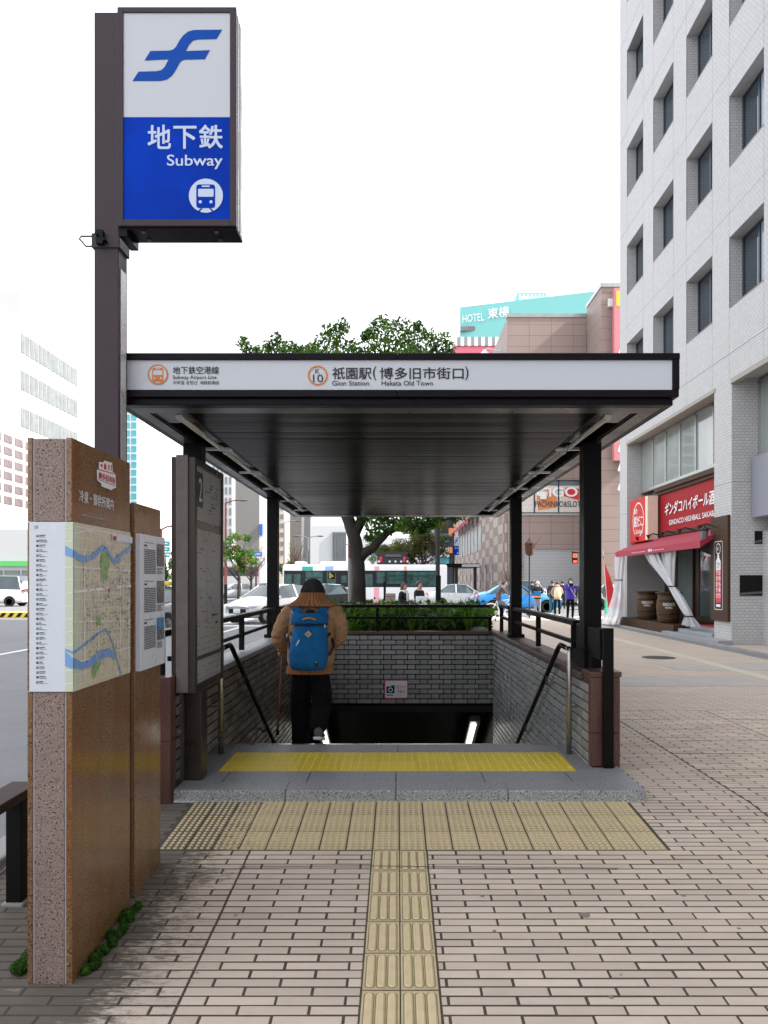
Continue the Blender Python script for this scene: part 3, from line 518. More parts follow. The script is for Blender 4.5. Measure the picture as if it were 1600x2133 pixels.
# roads
m = MB(); m.box(-400, KX - .18, -60, 900, -1.0, -.14); m.box(KX - .18, 400, PY1 + .18, 900, -1.0, -.14)
road = m.build('road', K['asph'], kind='structure')
m = MB(); RZ = -.136
def mark(x0, x1, y0, y1): m.poly([(x0, y0, RZ), (x1, y0, RZ), (x1, y1, RZ), (x0, y1, RZ)])
for y in (2, 12, 22): mark(-5.55, -5.4, y, y + 5)
for y in (5, 15): mark(-8.7, -8.55, y, y + 6)
mark(-3.1, -2.95, 12, 27)
for i in range(9): mark(-12.2 + i * 1.1, -11.6 + i * 1.1, 29, 33)
for i in range(22): mark(1.2 + i * .95, 1.75 + i * .95, 30.6, 35)
mark(-12, -2.6, 27.3, 27.8); mark(-6, 14, 45.2, 45.4); mark(-30, 30, 52.6, 52.75)
m.build('road_marking', K['paintw'], road, kind='stuff')
m = MB(); m.poly([(-4.3, 8.8, RZ), (-3.0, 8.6, RZ), (-3.0, 8.9, RZ), (-3.8, 9.05, RZ)]); m.build('red_road_marking', K['paintr'], road)
m = MB()
m.box(-34, -13.2, 19.2, 20.2, -.14, .05); m.box(-30, -9.0, 36, 37.5, -.14, .02)
m.build('median_strip', K['kerb'], road, bevel=.03)
m = MB(); m.box(-34, -12.3, 33.6, 34.0, -.14, .1); m.build('median_kerb', K['painty'], road, bevel=.02)
m = MB()
for i in range(60): x = -33.6 + i * .36; m.poly([(x, 33.59, -.1), (x + .18, 33.59, -.1), (x + .32, 33.59, .09), (x + .14, 33.59, .09)])
m.build('hazard_stripe', K['black'], road, kind='stuff')

# ------------------------------------------------------------------ entrance floor, stairs, passage
WL, WR, WB = -1.5, 1.44, 11.48                  # inner faces of the stairwell walls
EF = .075; SY = 6.47                            # floor height, first stair edge
m = MB(); m.box(WL + .01, 1.62, 5.20, SY - .03, -.12, EF - .012); entry = m.build('entrance_floor', K['joint'], kind='structure')
xs = [-1.47, -.735, -.01, .725, 1.63]
for a, b in zip(xs[:-1], xs[1:]):
    MB().box(a + .002, b - .002, 5.03, 5.24, -.1, EF - .001).build('kerb_stone', K['gran_rough'], entry, bevel=.008)
    MB().box(a + .002, b - .002, 5.05, 5.238, EF - .0008, EF).build('kerb_top', K['gran'], entry)
for i, (a, b) in enumerate(((-1.47, -1.2), (-1.2, -.62), (-.62, -.01), (-.01, .6), (.6, 1.2), (1.2, 1.63))):
    MB().box(a + .003, b - .003, 5.243, 5.545, 0, EF).build('granite_slab', K['gran'], entry, bevel=.002)
for a, b in ((WL + .012, -1.3), (1.3, WR - .004)): MB().box(a, b, 5.55, SY - .002, 0, EF).build('granite_slab', K['gran'], entry, bevel=.002)
for a, b in ((-1.296, 0), (.004, 1.296)): MB().box(a, b, 6.17, SY - .002, 0, EF).build('granite_slab', K['gran'], entry, bevel=.002)
MB().box(WR - .002, 1.63, 5.55, 5.66, 0, EF - .001).build('granite_slab', K['gran'], entry)
ty = tile_mesh(.286, .30, 'ydot')
for i in range(9):
    for j in range(2): put('tactile_tile', ty, entry, (-1.296 + (i + .5) * .288, 5.552 + (j + .5) * .305, EF - .001))
m = MB()
sty, stz = SY, EF
for i in range(24):
    m.box(WL + .01, WR - .01, sty, sty + .292, stz - .165 * (i + 1) - .4, stz - .165 * (i + 1)); sty += .29; 
stairs = m.build('stairs', K['conc'], kind='structure')
m = MB()
for i in range(24): m.box(WL + .1, WR - .1, SY - .004 + .29 * i - .03, SY + .29 * i + .003, EF - .165 * i - .03, EF - .165 * i + .004)
m.build('stair_nosing', K['steel'], stairs, kind='stuff')
# passage beyond the back wall
m = MB(); SL = .165 / .29
def slope_z(y, z0=-.41): return z0 - SL * (y - WB)
e = WB + 7
zf = -3.9
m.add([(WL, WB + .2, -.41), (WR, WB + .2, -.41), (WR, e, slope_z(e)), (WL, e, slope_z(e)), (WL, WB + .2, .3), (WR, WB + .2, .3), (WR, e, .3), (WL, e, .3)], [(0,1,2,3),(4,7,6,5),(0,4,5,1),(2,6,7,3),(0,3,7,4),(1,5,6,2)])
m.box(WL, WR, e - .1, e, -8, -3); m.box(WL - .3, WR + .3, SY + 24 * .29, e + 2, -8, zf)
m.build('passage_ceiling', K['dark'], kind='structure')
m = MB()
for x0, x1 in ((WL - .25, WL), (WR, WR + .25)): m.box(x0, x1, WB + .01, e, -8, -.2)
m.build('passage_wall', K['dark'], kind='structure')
# strip lights of the passage
for x, lab in ((-1.18, 'lit fluorescent strip light in the dark stairway by the walking man'), (1.18, 'lit fluorescent strip light in the dark stairway by the stone wall')):
    t = thing('strip_light', lab, 'strip light', (x, WB + .25, -.6), 'strip lights down the stairway')
    y0, y1 = WB + .22, WB + 2.6
    hb = MB(); hb.beam((x, y0, slope_z(y0) - .1), (x, y1, slope_z(y1) - .1), .16, .1); hb.build('light_housing', K['dsteel'], t)
    for a, b in ((y0 + .02, y0 + .95), (y0 + 1.05, y1)):
        hb = MB(); hb.tube([(x - .02 * (1 if x > 0 else -1), a, slope_z(a) - .19), (x - .02 * (1 if x > 0 else -1), b, slope_z(b) - .19)], .045, 8); hb.build('light_tube', K['lit'], t)
# stairwell walls
BM = {}
def brick_mesh(L, H, D=.018, tm='tile_in'):
    k = (round(L, 3), round(H, 3), tm)
    if k not in BM:
        b = MB(); c = .0025; x, z = k[0]/2, k[1]/2
        b.add([(-x,0,-z),(x,0,-z),(x,0,z),(-x,0,z),(-x,-D+c,-z),(x,-D+c,-z),(x,-D+c,z),(-x,-D+c,z),(-x+c,-D,-z+c),(x-c,-D,-z+c),(x-c,-D,z-c),(-x+c,-D,z-c)],
              [(0,4,5,1),(1,5,6,2),(2,6,7,3),(3,7,4,0),(4,8,9,5),(5,9,10,6),(6,10,11,7),(7,11,8,4),(8,11,10,9)])
        BM[k] = b.mesh('brick', K[tm])
    return BM[k]
def clad(wall, u0, u1, ztop, zbot, place, rotz, dist, limit=290, tm='tile_in'):
    """glazed bricks in rows of a long and a short one; place(u, z) -> world point on the wall face"""
    P_, Hh, Jt = .073, .059, .012; L1, L2 = .223, .108; items = []; r = 0; z = ztop
    while z - P_ > zbot(u0) - .01 or z - P_ > zbot(u1) - .01:
        zc = z - P_ / 2; u = u0 - (.17 if r % 2 else 0); k = 0
        while u < u1:
            L = L1 if k % 2 == 0 else L2; a, b = max(u, u0), min(u + L, u1); u += L + Jt; k += 1
            if b - a > .03 and zc > zbot((a+b)/2) - .02: items.append(((a+b)/2, zc, b - a))
        z -= P_; r += 1
    items.sort(key=lambda t: dist(t[0], t[1]))
    for u, zc, L in items[:limit]:
        o = put('brick', brick_mesh(L, Hh, tm=tm), wall, place(u, zc)); o.rotation_euler = (jit.uniform(-.008, .008), jit.uniform(-.003, .003), rotz + jit.uniform(-.01, .01))
    rest = items[limit:]
    if rest:
        mb = MB(); Rm = Matrix.Rotation(rotz, 3, 'Z')
        for u, zc, L in rest:
            c = place(u, zc); me = brick_mesh(L, Hh, tm=tm)
            mb.add([c + Rm @ v.co for v in me.vertices], [tuple(p.vertices) for p in me.polygons])
        mb.build('brickwork', K[tm], wall, kind='stuff')
zb_side = lambda y: EF if y < SY else EF - SL * (y - SY) - .12
w = thing('back_wall', 'grey glazed brick wall across the far end of the stairwell below the planting', 'wall', (0, WB, 0))
MB().box(WL - .2, WR + .2, WB, WB + .2, -.43, .655).build('wall_core', K['joint'], w)
MB().box(WL - .2, WR + .2, WB - .035, WB + .23, .655, .70).build('coping', K['coping'], w, bevel=.006)
MB().box(WL, WR, WB - .03, WB + .2, -.50, -.412).build('lintel', K['dark'], w)
clad(w, WL, WR, .645, lambda u: -.41, lambda u, z: Vector((u, WB, z)), 0, lambda u, z: u * u * .1 - z)
t = thing('camera_notice', 'small white notice with a camera symbol and red frame on the back wall', 'notice', (0, WB - .03, -.1))
cz0, cz1 = ZP(1455, 11.46), ZP(1416, 11.46); cx0, cx1 = XP(801, 11.46), XP(850, 11.46)
MB().box(cx0, cx1, WB - .032, WB - .02, cz0, cz1).build('notice_board', K['legend'], t)
pr = Print(fr_front(cx0, WB - .032, cz0), .002); W_, H_ = cx1 - cx0, cz1 - cz0
pr.use(K['logored'], 0)
for a, b, c, d in ((0, W_, 0, .012), (0, W_, H_ - .012, H_), (0, .012, 0, H_), (W_ - .012, W_, 0, H_)): pr.rect(a, b, c, d)
pr.use(K['ink'], 1).rrect(.03, .15, .08, .18, .012); pr.use(K['legend'], 2).disc(.09, .13, .035); pr.use(K['ink'], 3).disc(.09, .13, .022); pr.use(K['greyink'], 1).rect(.10, .15, .18, .2); pr.rect(.03, .13, .045, .06)
pr.build('notice_print', t)
text('防犯カメラ', (.165, W_ - .03, .15, .2), fr_front(cx0, WB - .032, cz0), K['logored'], t, w=.004); text('作動中', (.19, W_ - .05, .08, .13), fr_front(cx0, WB - .032, cz0), K['logored'], t, w=.004)

w = thing('stairwell_wall', 'grey glazed brick stairwell wall on the shop side with brown coping', 'wall', (WR + .1, 8.5, 0))
MB().add([(x, y, z) for x in (WR, WR + .2) for y, z in ((5.9, -.1), (WB, -3.6), (WB, .655), (5.9, .69))] , [(0,1,2,3),(7,6,5,4),(0,4,5,1),(1,5,6,2),(2,6,7,3),(3,7,4,0)]).build('wall_core', K['joint'], w)
MB().add([(x, y, z + d) for d in (0, .05) for x, y, z in ((WR - .035, 5.9, .69), (WR + .235, 5.9, .69), (WR + .235, WB + .2, .655), (WR - .035, WB, .655))], [(0,1,2,3),(4,7,6,5),(0,4,5,1),(1,5,6,2),(2,6,7,3),(3,7,4,0)]).build('coping', K['coping'], w, bevel=.006)
clad(w, 5.74, WB - .02, .68, zb_side, lambda u, z: Vector((WR, u, z - (u - 5.9) * .006)), R(-90), lambda u, z: u - z * 1.5)
MB().box(WR - .015, WR + .205, 5.68, 5.9, EF, .32).build('granite_block', K['granred'], w, bevel=.004)
MB().box(WR - .015, WR + .205, 5.68, 5.9, .323, .735).build('granite_block', K['granred'], w, bevel=.004)
MB().box(WR - .022, WR + .215, 5.672, 5.93, .737, .775).build('granite_cap', K['granred'], w, bevel=.004)
w = thing('stairwell_wall', 'dim brick stairwell wall on the road side behind the information board', 'wall', (WL - .1, 8.5, 0))
MB().add([(x, y, z) for x in (WL, WL - .2) for y, z in ((5.2, -.1), (WB, -3.6), (WB, .655), (5.2, .69))], [(3,2,1,0),(4,5,6,7),(1,5,4,0),(2,6,5,1),(3,7,6,2),(0,4,7,3)]).build('wall_core', K['joint'], w)
MB().add([(x, y, z + d) for d in (0, .05) for x, y, z in ((WL + .035, 5.2, .69), (WL - .235, 5.2, .69), (WL - .235, WB + .2, .655), (WL + .035, WB, .655))], [(3,2,1,0),(5,6,7,4),(1,5,4,0),(2,6,5,1),(3,7,6,2),(0,4,7,3)]).build('coping', K['gran'], w, bevel=.006)
clad(w, 5.12, WB - .02, .68, zb_side, lambda u, z: Vector((WL, u, z - (u - 5.2) * .006)), R(90), lambda u, z: u - z * 1.5, tm='tile_dk')  # tan tile, its colour darkened for the shade on this wall
MB().box(WL - .205, WL + .03, 4.98, 5.1, -.02, .40).build('granite_block', K['granred'], w, bevel=.004); MB().box(WL - .205, WL + .03, 4.98, 5.1, .403, .82).build('granite_block', K['granred'], w, bevel=.004); MB().box(WL - .205, WL - .002, 5.1, 5.2, -.02, .80).build('granite_block', K['granred'], w)

# railings on the parapets
def rail(label, segs, posts, parent_loc, width=.05):
    t = thing('parapet_railing', label, 'railing', parent_loc)
    for a, b, z in segs:
        m = MB(); m.beam((a[0], a[1], z), (b[0], b[1], z), width + .02 if z > 1 else width * .7, .045 if z > 1 else .035); m.build('rail', K['bronze'], t, bevel=.003)
    for x, y, z0, z1 in posts: MB().box(x - width/2, x + width/2, y - .02, y + .02, z0, z1).build('post', K['bronze'], t)
    return t
XR = WR + .09
t = rail('black two-bar railing along the stairwell wall facing the shops', [((XR, 6.55), (XR, 10.0), 1.09), ((XR, 6.6), (XR, 10.0), .92), ((XR, 10.4), (XR, 11.4), 1.09), ((XR, 10.4), (XR, 11.4), .92)],
     [(XR, 6.66, .74, 1.07), (XR, 8.35, .74, 1.07), (XR, 10.2, .71, 1.07), (XR, 10.45, .71, 1.07), (XR, 11.3, .71, 1.07)], (XR, 8.5, .72))
MB().box(XR - .03, XR + .03, 5.7, 6.45, .86, 1.09).build('end_panel', K['bronze'], t, bevel=.004); MB().box(XR - .021, XR + .052, 5.62, 5.67, EF + .002, 1.10).build('end_post', K['bronze'], t, bevel=.004); MB().box(XR - .028, XR + .028, 5.96, 6.6, .745, .875).build('end_panel', K['bronze'], t)
XL = WL - .1
rail('black two-bar railing along the stairwell wall beside the road', [((XL, 5.15), (XL, 9.9), 1.09), ((XL, 5.4), (XL, 9.9), .90), ((XL, 10.3), (XL, 11.4), 1.09), ((XL, 10.3), (XL, 11.4), .9)],
     [(XL, 5.2, .74, 1.07), (XL, 5.75, .74, 1.07), (XL, 7.9, .74, 1.07), (XL, 9.6, .74, 1.07), (XL, 10.4, .71, 1.07), (XL, 11.3, .71, 1.07)], (XL, 8.5, .72))
rail('black two-bar railing on the back wall in front of the leafy planting', [((WL + .1, WB + .08), (WR - .06, WB + .08), 1.075), ((WL + .1, WB + .08), (WR - .03, WB + .08), .90)],
     [(WL + .3, WB + .08, .70, 1.06), (-.3, WB + .1, .70, 1.05), (WR - .05, WB + .08, .70, .9)], (0, WB + .08, .70), .045)
# stair handrails
def handrail(x, sgn, label):
    t = thing('stair_handrail', label, 'handrail', (x, 6.1, EF))
    m = MB(); m.tube([(x, 6.1, EF), (x, 6.1, .88), (x, 6.12, .905), (x, 6.15, .915)], .022, 10); m.build('post', K['steel'], t, smooth=True)
    m = MB(); m.tube([(x, 6.1, .905), (x, 6.42, .915), (x, 6.5, .885), (x, 11.2, .885 - SL * 4.7)], .021, 10); m.build('rail', K['bronze'] if 1 else 0, t, smooth=True)
    for y in (7.0, 8.15, 9.3):
        zz = .885 - SL * (y - 6.5); m = MB(); m.tube([(x, y, zz - .02), (x, y + .02, zz - .09), (x + sgn * .02, y + .03, zz - .1), (x + sgn * .075, y + .03, zz - .06)], .011, 6); m.build('bracket', K['dsteel'], t)
    m = MB(); m.tube([(x, 6.1, .45), (x + sgn * .075, 6.1, .45), (x + sgn * .078, 6.1, .5)], .012, 6); m.build('bracket', K['steel'], t)
handrail(1.362, 1, 'steel and black stair handrail beside the red granite pier'); handrail(-1.40, -1, 'stair handrail on the road side, partly behind the information board')

# ------------------------------------------------------------------ canopy
FY, RY = 4.70, 13.05                           # front and rear edge
XL0, XR0 = -1.75, 1.72; CZ = 2.54
can = thing('entrance_canopy', 'dark flat roofed canopy over the subway stairs with white lettered sign band', 'canopy', (0, 6.1, 0))
for x in (-1.70, 1.48):
    for y in (6.1, 10.0):
        MB().box(x, x + .14, y, y + .16, .70, CZ + .01).build('post', K['bronze'], can, bevel=.005)
        MB().box(x - .03, x + .17, y - .03, y + .19, .70, .76).build('post_base', K['bronze'], can, bevel=.005)
zt, z1, z2, z3 = ZP(736, FY), ZP(750, FY), ZP(812, FY), ZP(827, FY)
m = MB(); m.box(XL0, 0, FY - .012, FY + .1, z1, zt); m.box(.004, XR0 + .004, FY - .012, FY + .1, z1, zt); m.box(XL0, 0, FY - .006, FY + .1, z3, z2); m.box(.004, XR0, FY - .006, FY + .1, z3, z2); m.box(1.682, XR0 + .002, FY - .01, FY + .1, z2, z1); m.box(XL0 + .02, XR0 - .03, FY + .03, FY + .12, CZ - .012, z3); m.box(-.06, .06, FY + .012, FY + .09, z3 + .002, z2 - .002); m.box(-.06, .06, FY + .012, FY + .09, z1 + .002, zt - .003)
m.build('front_fascia', K['fascia'], can, bevel=.004)
MB().box(XL0, 1.68, FY + .004, FY + .1, z2, z1).build('sign_band', K['signw'], can)
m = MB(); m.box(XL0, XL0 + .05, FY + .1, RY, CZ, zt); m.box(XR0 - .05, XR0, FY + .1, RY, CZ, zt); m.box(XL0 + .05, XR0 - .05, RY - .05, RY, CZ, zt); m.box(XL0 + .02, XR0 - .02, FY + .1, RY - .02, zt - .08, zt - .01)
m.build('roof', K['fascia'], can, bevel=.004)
# soffit ring and lamp troughs
CL, CR = -1.36, 1.30; TL, TR = -1.62, 1.57
m = MB(); a = FY + .1; b = RY
m.box(XL0 + .05, TL, a, b - .05, CZ, CZ + .02); m.box(TR, XR0 - .05, a, b - .05, CZ, CZ + .02); m.box(TL, TR, a, 5.02, CZ, CZ + .02); m.box(TL, TR, b - .35, b - .05, CZ, CZ + .02)
m.build('soffit', K['soffit'], can)
m = MB(); m.box(TL + .02, TL + .03, 5.02, b - .35, CZ, CZ + .14); m.box(TR - .03, TR - .02, 5.02, b - .35, CZ, CZ + .14); m.box(TL, CL, 5.02, b - .35, CZ + .14, CZ + .15); m.box(CR, TR, 5.02, b - .35, CZ + .14, CZ + .15)
m.box(CL - .012, CL, 5.02, b - .35, CZ, CZ + .14); m.box(CR, CR + .012, 5.02, b - .35, CZ, CZ + .14)
m.build('lamp_trough', K['recess'], can)
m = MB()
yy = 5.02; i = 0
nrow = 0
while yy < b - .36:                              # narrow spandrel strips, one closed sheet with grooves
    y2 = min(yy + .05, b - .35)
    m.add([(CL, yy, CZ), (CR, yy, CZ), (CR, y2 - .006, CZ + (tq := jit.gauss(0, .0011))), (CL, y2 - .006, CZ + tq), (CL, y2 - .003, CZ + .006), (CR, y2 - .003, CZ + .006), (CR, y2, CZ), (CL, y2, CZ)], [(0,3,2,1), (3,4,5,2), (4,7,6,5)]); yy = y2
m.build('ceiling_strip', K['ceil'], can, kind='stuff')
for sx, xx in (('a', -1.45), ('b', 1.40)):
    for k in range(5):
        y0 = 5.12 + k * 1.36
        ms = MB(); ms.box(xx - .05, xx + .05, y0 + .04, y0 + 1.14, CZ + .035, CZ + .10); o = ms.build('lamp_housing', K['soffit'], can)
        m = MB(); m.tube([(xx, y0, CZ - .004), (xx, y0 + 1.18, CZ - .004)], .019, 10); m.build('lamp_tube', K['tube'], o, smooth=True)
        for yq in (y0, y0 + 1.18): m = MB(); m.lathe([(.024, -.02), (.024, .02)], (xx, yq, CZ - .004), 10, 'y'); m.build('lamp_socket', K['polelite'], o)
        MB().box(TL + .03 if sx == 'a' else CR + .012, CL - .012 if sx == 'a' else TR - .03, y0 + 1.24, y0 + 1.28, CZ - .008, CZ + .012).build('cross_bar', K['polelite'], can)
    MB().box(TL + .03 if sx == 'a' else CR + .012, CL - .012 if sx == 'a' else TR - .03, 5.03, 5.1 + .25, CZ + .006, CZ + .02).build('cover_plate', K['soffit'], can)
# sign band print
fb = fr_front(0, FY + .004, 0)
def bx(x0, x1, y0, y1): return (XP(x0, FY), XP(x1, FY), ZP(y1, FY), ZP(y0, FY))
pr = Print(fb, .003); train_icon(pr, XP(329, FY), ZP(780, FY), 21 * FY / F, K['signw'], K['orange'], ring=True)
pr.build('train_symbol', can); pr = Print(fb, .003); pr.use(K['orange'], 3).ring(XP(662, FY), ZP(782, FY), 17.6 * FY / F, 20.6 * FY / F); pr.build('station_number_ring', can)
for s, b_, wt in (('地下鉄空港線', (360, 456, 763, 779), .012), ('Subway Airport Line', (360, 451, 782, 791.5), .01), ('지하철 공항선', (360, 411, 793, 801), .01), ('地铁机场线', (417, 456, 793, 801), .01), ('K', (657, 666, 768.5, 778), 0), ('10', (652, 673, 780, 796), 0),
                 ('祇園駅', (692, 774, 765, 790), .018), ('(', (777, 784, 763, 792), .01), ('博多旧市街口', (791, 966, 765, 790), .018), (')', (969, 976, 763, 792), .01), ('Gion Station', (692, 769, 793, 803), .01), ('Hakata Old Town', (795, 902, 793, 803), .01)):
    text(s, bx(*b_), fb, K['ink'], can, weight=wt)

# ------------------------------------------------------------------ pole sign
py0, py1 = 4.54, 4.685; t = thing('subway_pole_sign', 'tall brown pole with a blue and white lettered subway sign box', 'subway sign', (-1.66, 4.6, 0))
X0, X1 = XP(196, py0), XP(247, py0)
MB().box(X0, X1, py0, py1, .0, ZP(25, py0)).build('pole', K['pole'], t, bevel=.004)
m = MB(); m.box(X1 + .0005, X1 + .004, py0 + .03, py1 - .03, 1.7, 3.30); m.build('pole_inlay', K['polelite'], t)
zc0, zc1 = ZP(517, py0), ZP(487, py0); m = MB(); m.box(X0 - .012, X1 + .012, py0 - .012, py1 + .012, zc0, zc1); m.build('pole_collar', K['pole'], t, bevel=.003)
m = MB(); cxm = XP(210, py0 - .02); m.box(cxm - .02, cxm + .02, py0 - .045, py0 - .012, zc0 + .01, zc1 + .005); m.lathe([(.008, 0), (.008, .05)], (cxm - .012, py0 - .06, zc0 + .06), 8, 'y'); m.lathe([(.008, 0), (.008, .05)], (cxm + .03, py0 - .06, zc0 + .03), 8, 'y'); m.build('hinge_block', K['black'], t)
m = MB(); xx = X0 - .012; zz = (zc0 + zc1) / 2 + .02; m.tube([(xx, py0 + .06, zz + .035), (xx - .09, py0 + .06, zz + .035), (xx - .1, py0 + .06, zz + .02), (xx - .06, py0 + .06, zz - .025), (xx, py0 + .06, zz - .025)], .006, 8); m.build('hook', K['dsteel'], t)
SY0, SY1 = 4.40, 4.60; sx0, sx1, sz0, sz1 = XP(244, SY0), XP(492, SY0), ZP(470, SY0), ZP(14, SY0)
MB().box(sx0 + .004, sx1 - .004, SY0 + .015, SY1, sz0 + .004, sz1 - .004).build('sign_case', K['polelite'], t, bevel=.003)
m = MB(); m.box(sx0 + .05, sx1 - .002, SY0 + .02, SY1 - .002, sz0 - .012, sz0 + .006); m.box(sx0 + .002, sx0 + .05, SY0 + .02, SY1 + .02, sz0 - .05, sz0 + .006); m.build('sign_underside', K['fascia'], t)
m = MB()
for u in (.2, .82):
    for yv in (.05, .15): m.box(sx0 + (sx1 - sx0) * u - .012, sx0 + (sx1 - sx0) * u + .012, SY0 + yv - .01, SY0 + yv + .01, sz0 - .02, sz0 - .011)
m.build('fixing_bolt', K['dsteel'], t)
fw_ = .034; m = MB(); m.box(sx0, sx0 + fw_, SY0, SY0 + .02, sz0, sz1); m.box(sx1 - fw_ - .002, sx1, SY0, SY0 + .02, sz0, sz1); m.box(sx0 + fw_, sx1 - fw_ - .002, SY0, SY0 + .02, sz1 - .03, sz1); m.box(sx0 + fw_, sx1 - fw_ - .002, SY0, SY0 + .02, sz0, sz0 + .036)
m.build('sign_frame', K['pole'], t, bevel=.002)
m = MB()
for yv in (.06, .12): m.box(sx1 - .0035, sx1 - .001, SY0 + yv, SY0 + yv + .006, sz0 + .01, sz1 - .01)
m.build('case_groove', K['dsteel'], t)
pz = SY0 + .008; zmid = ZP(242, SY0)
MB().box(sx0 + fw_, sx1 - fw_ - .002, pz, pz + .006, zmid, sz1 - .03).build('white_face', K['signw'], t); MB().box(sx0 + fw_, sx1 - fw_ - .002, pz, pz + .006, sz0 + .036, zmid - .001).build('blue_face', K['signb'], t)
fs_ = fr_front(0, pz, 0); cv = lambda a, b: (XP(150 + a / 3.878, SY0), ZP(b / 3.878, SY0))
pr = Print(fs_, .002); pr.use(K['logob'], 0); f_logo(pr, cv); pr.build('logo', t); pr = Print(fs_, .002); u, v = cv(1080, 1577); train_icon(pr, u, v, 138 / 3.878 * SY0 / F, K['txtblue'], K['signb']); pr.build('train_symbol', t)
for s, b_, wt in (('地', (609, 798, 1003, 1200), .03), ('下', (817, 1005, 1012, 1198), .03), ('鉄', (1024, 1217, 1003, 1195), .03), ('Subway', (765, 1215, 1245, 1362), .018)):
    a, c = cv(b_[0], b_[3]); d, e_ = cv(b_[1], b_[2]); text(s, (a, d, c, e_), fs_, K['txtblue'], t, weight=wt, w=.003)

# ------------------------------------------------------------------ guide monument
t = thing('guide_monument', 'polished brown granite monument with a wrapped white map panel', 'monument', (-1.35, 3.3, -.12))
M0, M1, my0, my1 = -1.436, -1.2625, 2.983, 3.63; zb, ztop, pz0, pz1 = -.2, 2.0, 1.015, 1.672
for x0, x1 in ((M0, M0 + .02), (M1 - .024, M1)):
    MB().box(x0, x1, my0, my1, zb, pz0 - .002).build('side_slab', K['brown'], t, bevel=.003); MB().box(x0, x1 - .002 if x1 == M1 else x1, my0 + .002, my1, pz0, pz1).build('side_slab', K['brown'], t); MB().box(x0, x1, my0, my1, pz1 + .002, ztop).build('side_slab', K['brown'], t, bevel=.003)
for z0, z1_ in ((zb, pz0 - .002), (pz0, pz1), (pz1 + .002, ztop)): MB().box(M0 + .0265, M1 - .0305, my0 + .002, my1 - .004, z0, z1_ - (.004 if z1_ == ztop else 0)).build('core_block', K['pink'], t, bevel=.003)
m = MB()
for x in (M0 + .023, M1 - .027): m.box(x - .0029, x + .0029, my0 + .005, my1, zb, ztop - .006)
m.build('pale_joint', K['seam'], t)
# second slab
n0, n1 = 3.685, 4.085
MB().box(M0 + .04, M1 - .02, n0 - .01, n1 - .01, zb, 1.815).build('core_block', K['pink'], t); MB().box(M1 - .018, M1 + .004, n0, n1, zb, 1.82).build('side_slab', K['brown'], t, bevel=.003)
MB().box(M0 + .03, M1 - .02, my1, n0 - .012, zb, 1.81).build('core_block', K['pink'], t)
# wrapped map panel
pt = .008
m = MB(); m.box(XP(63, my0), M1 + pt, my0 - pt, my0 - .0005, pz0, pz1); m.box(M1 + .0005, M1 + pt, my0 - .0005, my1 - .02, pz0, pz1); m.build('map_panel', K['legend'], t)
ff, fe = fr_front(0, my0 - pt, 0), fr_east(M1 + pt, my0 - pt, 0)
xs0, xs1, xc = XP(63, my0), XP(138, my0), M1 + pt; L = my1 - .02 - (my0 - pt)
pr = Print(ff, .001); pr.use(K['mapg'], 0).rect(xs1, xc, pz0, pz1); pr.use(K['mapw'], 1)
mz = lambda py: pz1 + (py - 1088) / (1440 - 1088) * (pz0 - pz1)
for i in range(13): z = pz0 + .03 + i * .05; pr.line([(xs1, z), (xc, z + .004)], .003)
pr.use(K['mapblue'], 2).poly([(xs1, mz(1137)), (xc, mz(1146)), (xc, mz(1162)), (xs1, mz(1157))]); pr.poly([(xs1, mz(1356)), (xc, mz(1370)), (xc, mz(1393)), (xs1, mz(1387))]); pr.poly([(xs1, mz(1351)), (xc, mz(1356)), (xc, mz(1362)), (xs1, mz(1355.5))])
r2 = random.Random(5)
lg = [1107 + i * 10.1 for i in range(32)]
for i, yv in enumerate(lg):
    z = mz(yv); pr.use(K['greyink'] if i % 4 else K['ink'], 1)
    if i: pr.rect(xs0 + .028, xs0 + .0365, z - .0045, z + .004)
    if i and i % 3: pr.use(K['legend'], 2).rect(xs0 + .0305, xs0 + .0345, z - .001, z + .002)
    pr.use(K['greyink'], 1); x = xs0 + .04
    if i == 0: continue
    nn = r2.randint(2, 7)
    for k in range(nn): pr.rect(x, x + .0032, z + .0006, z + .0042); x += .004
    for q in (1, 2): pr.rect(xs0 + .04, xs0 + .04 + r2.uniform(.012, .034), z - .0022 * q - .0012, z - .0022 * q - .0002)
pr.build('map_legend', t); text('凡例', (xs0 + .018, xs0 + .034, mz(1102) - .002, mz(1097) + .003), ff, K['greyink'], t, w=.002)
# side map: u along the panel, laid out from the photo (zoomed pixels 462..920 across)
def mu(px, py):
    """photo pixel (zoomed view, 3.333x, origin 0,850) on the side panel -> (u, v)"""
    X_, Y_ = px / 3.3333, 850 + py / 3.3333; Z_ = xc * F / (X_ - CX); return (Z_ - (my0 - pt), ZP(Y_, Z_))
pr = Print(fe, .001); pr.use(K['mapbg'], 0).rect(0, L, pz0, pz1); pr.use(K['mapg'], 1).rect(0, .06, pz0, pz1)
cl = lambda p: (min(max(p[0], 0), L), min(max(p[1], pz0), pz1))
pr.use(K['mapw'], 2)
for i in range(16): z = pz0 + .025 + i * .041 + r2.uniform(-.006, .006); pr.line([(0, z), (L, z + r2.uniform(-.03, .02))] if r2.random() < .8 else [(0, z), (L * r2.uniform(.3, .7), z)], r2.choice((.0025, .0025, .005)))
for i in range(17): u = L * (i + .6) / 17.5; z0, z1_ = r2.choice(((pz0, pz1), (pz0, 1.5), (1.1, 1.62), (1.2, pz1))); pr.line([(u, z0), (u + r2.uniform(-.02, .025), z1_)], r2.choice((.0025, .0025, .004, .008)))
pr.line([cl(mu(500, 1275)), cl(mu(915, 1235))], .012); pr.line([cl(mu(580, 1000)), cl(mu(585, 1900))], .01); pr.line([cl(mu(500, 870)), cl(mu(600, 850)), cl(mu(700, 880)), cl(mu(760, 950))], .006)
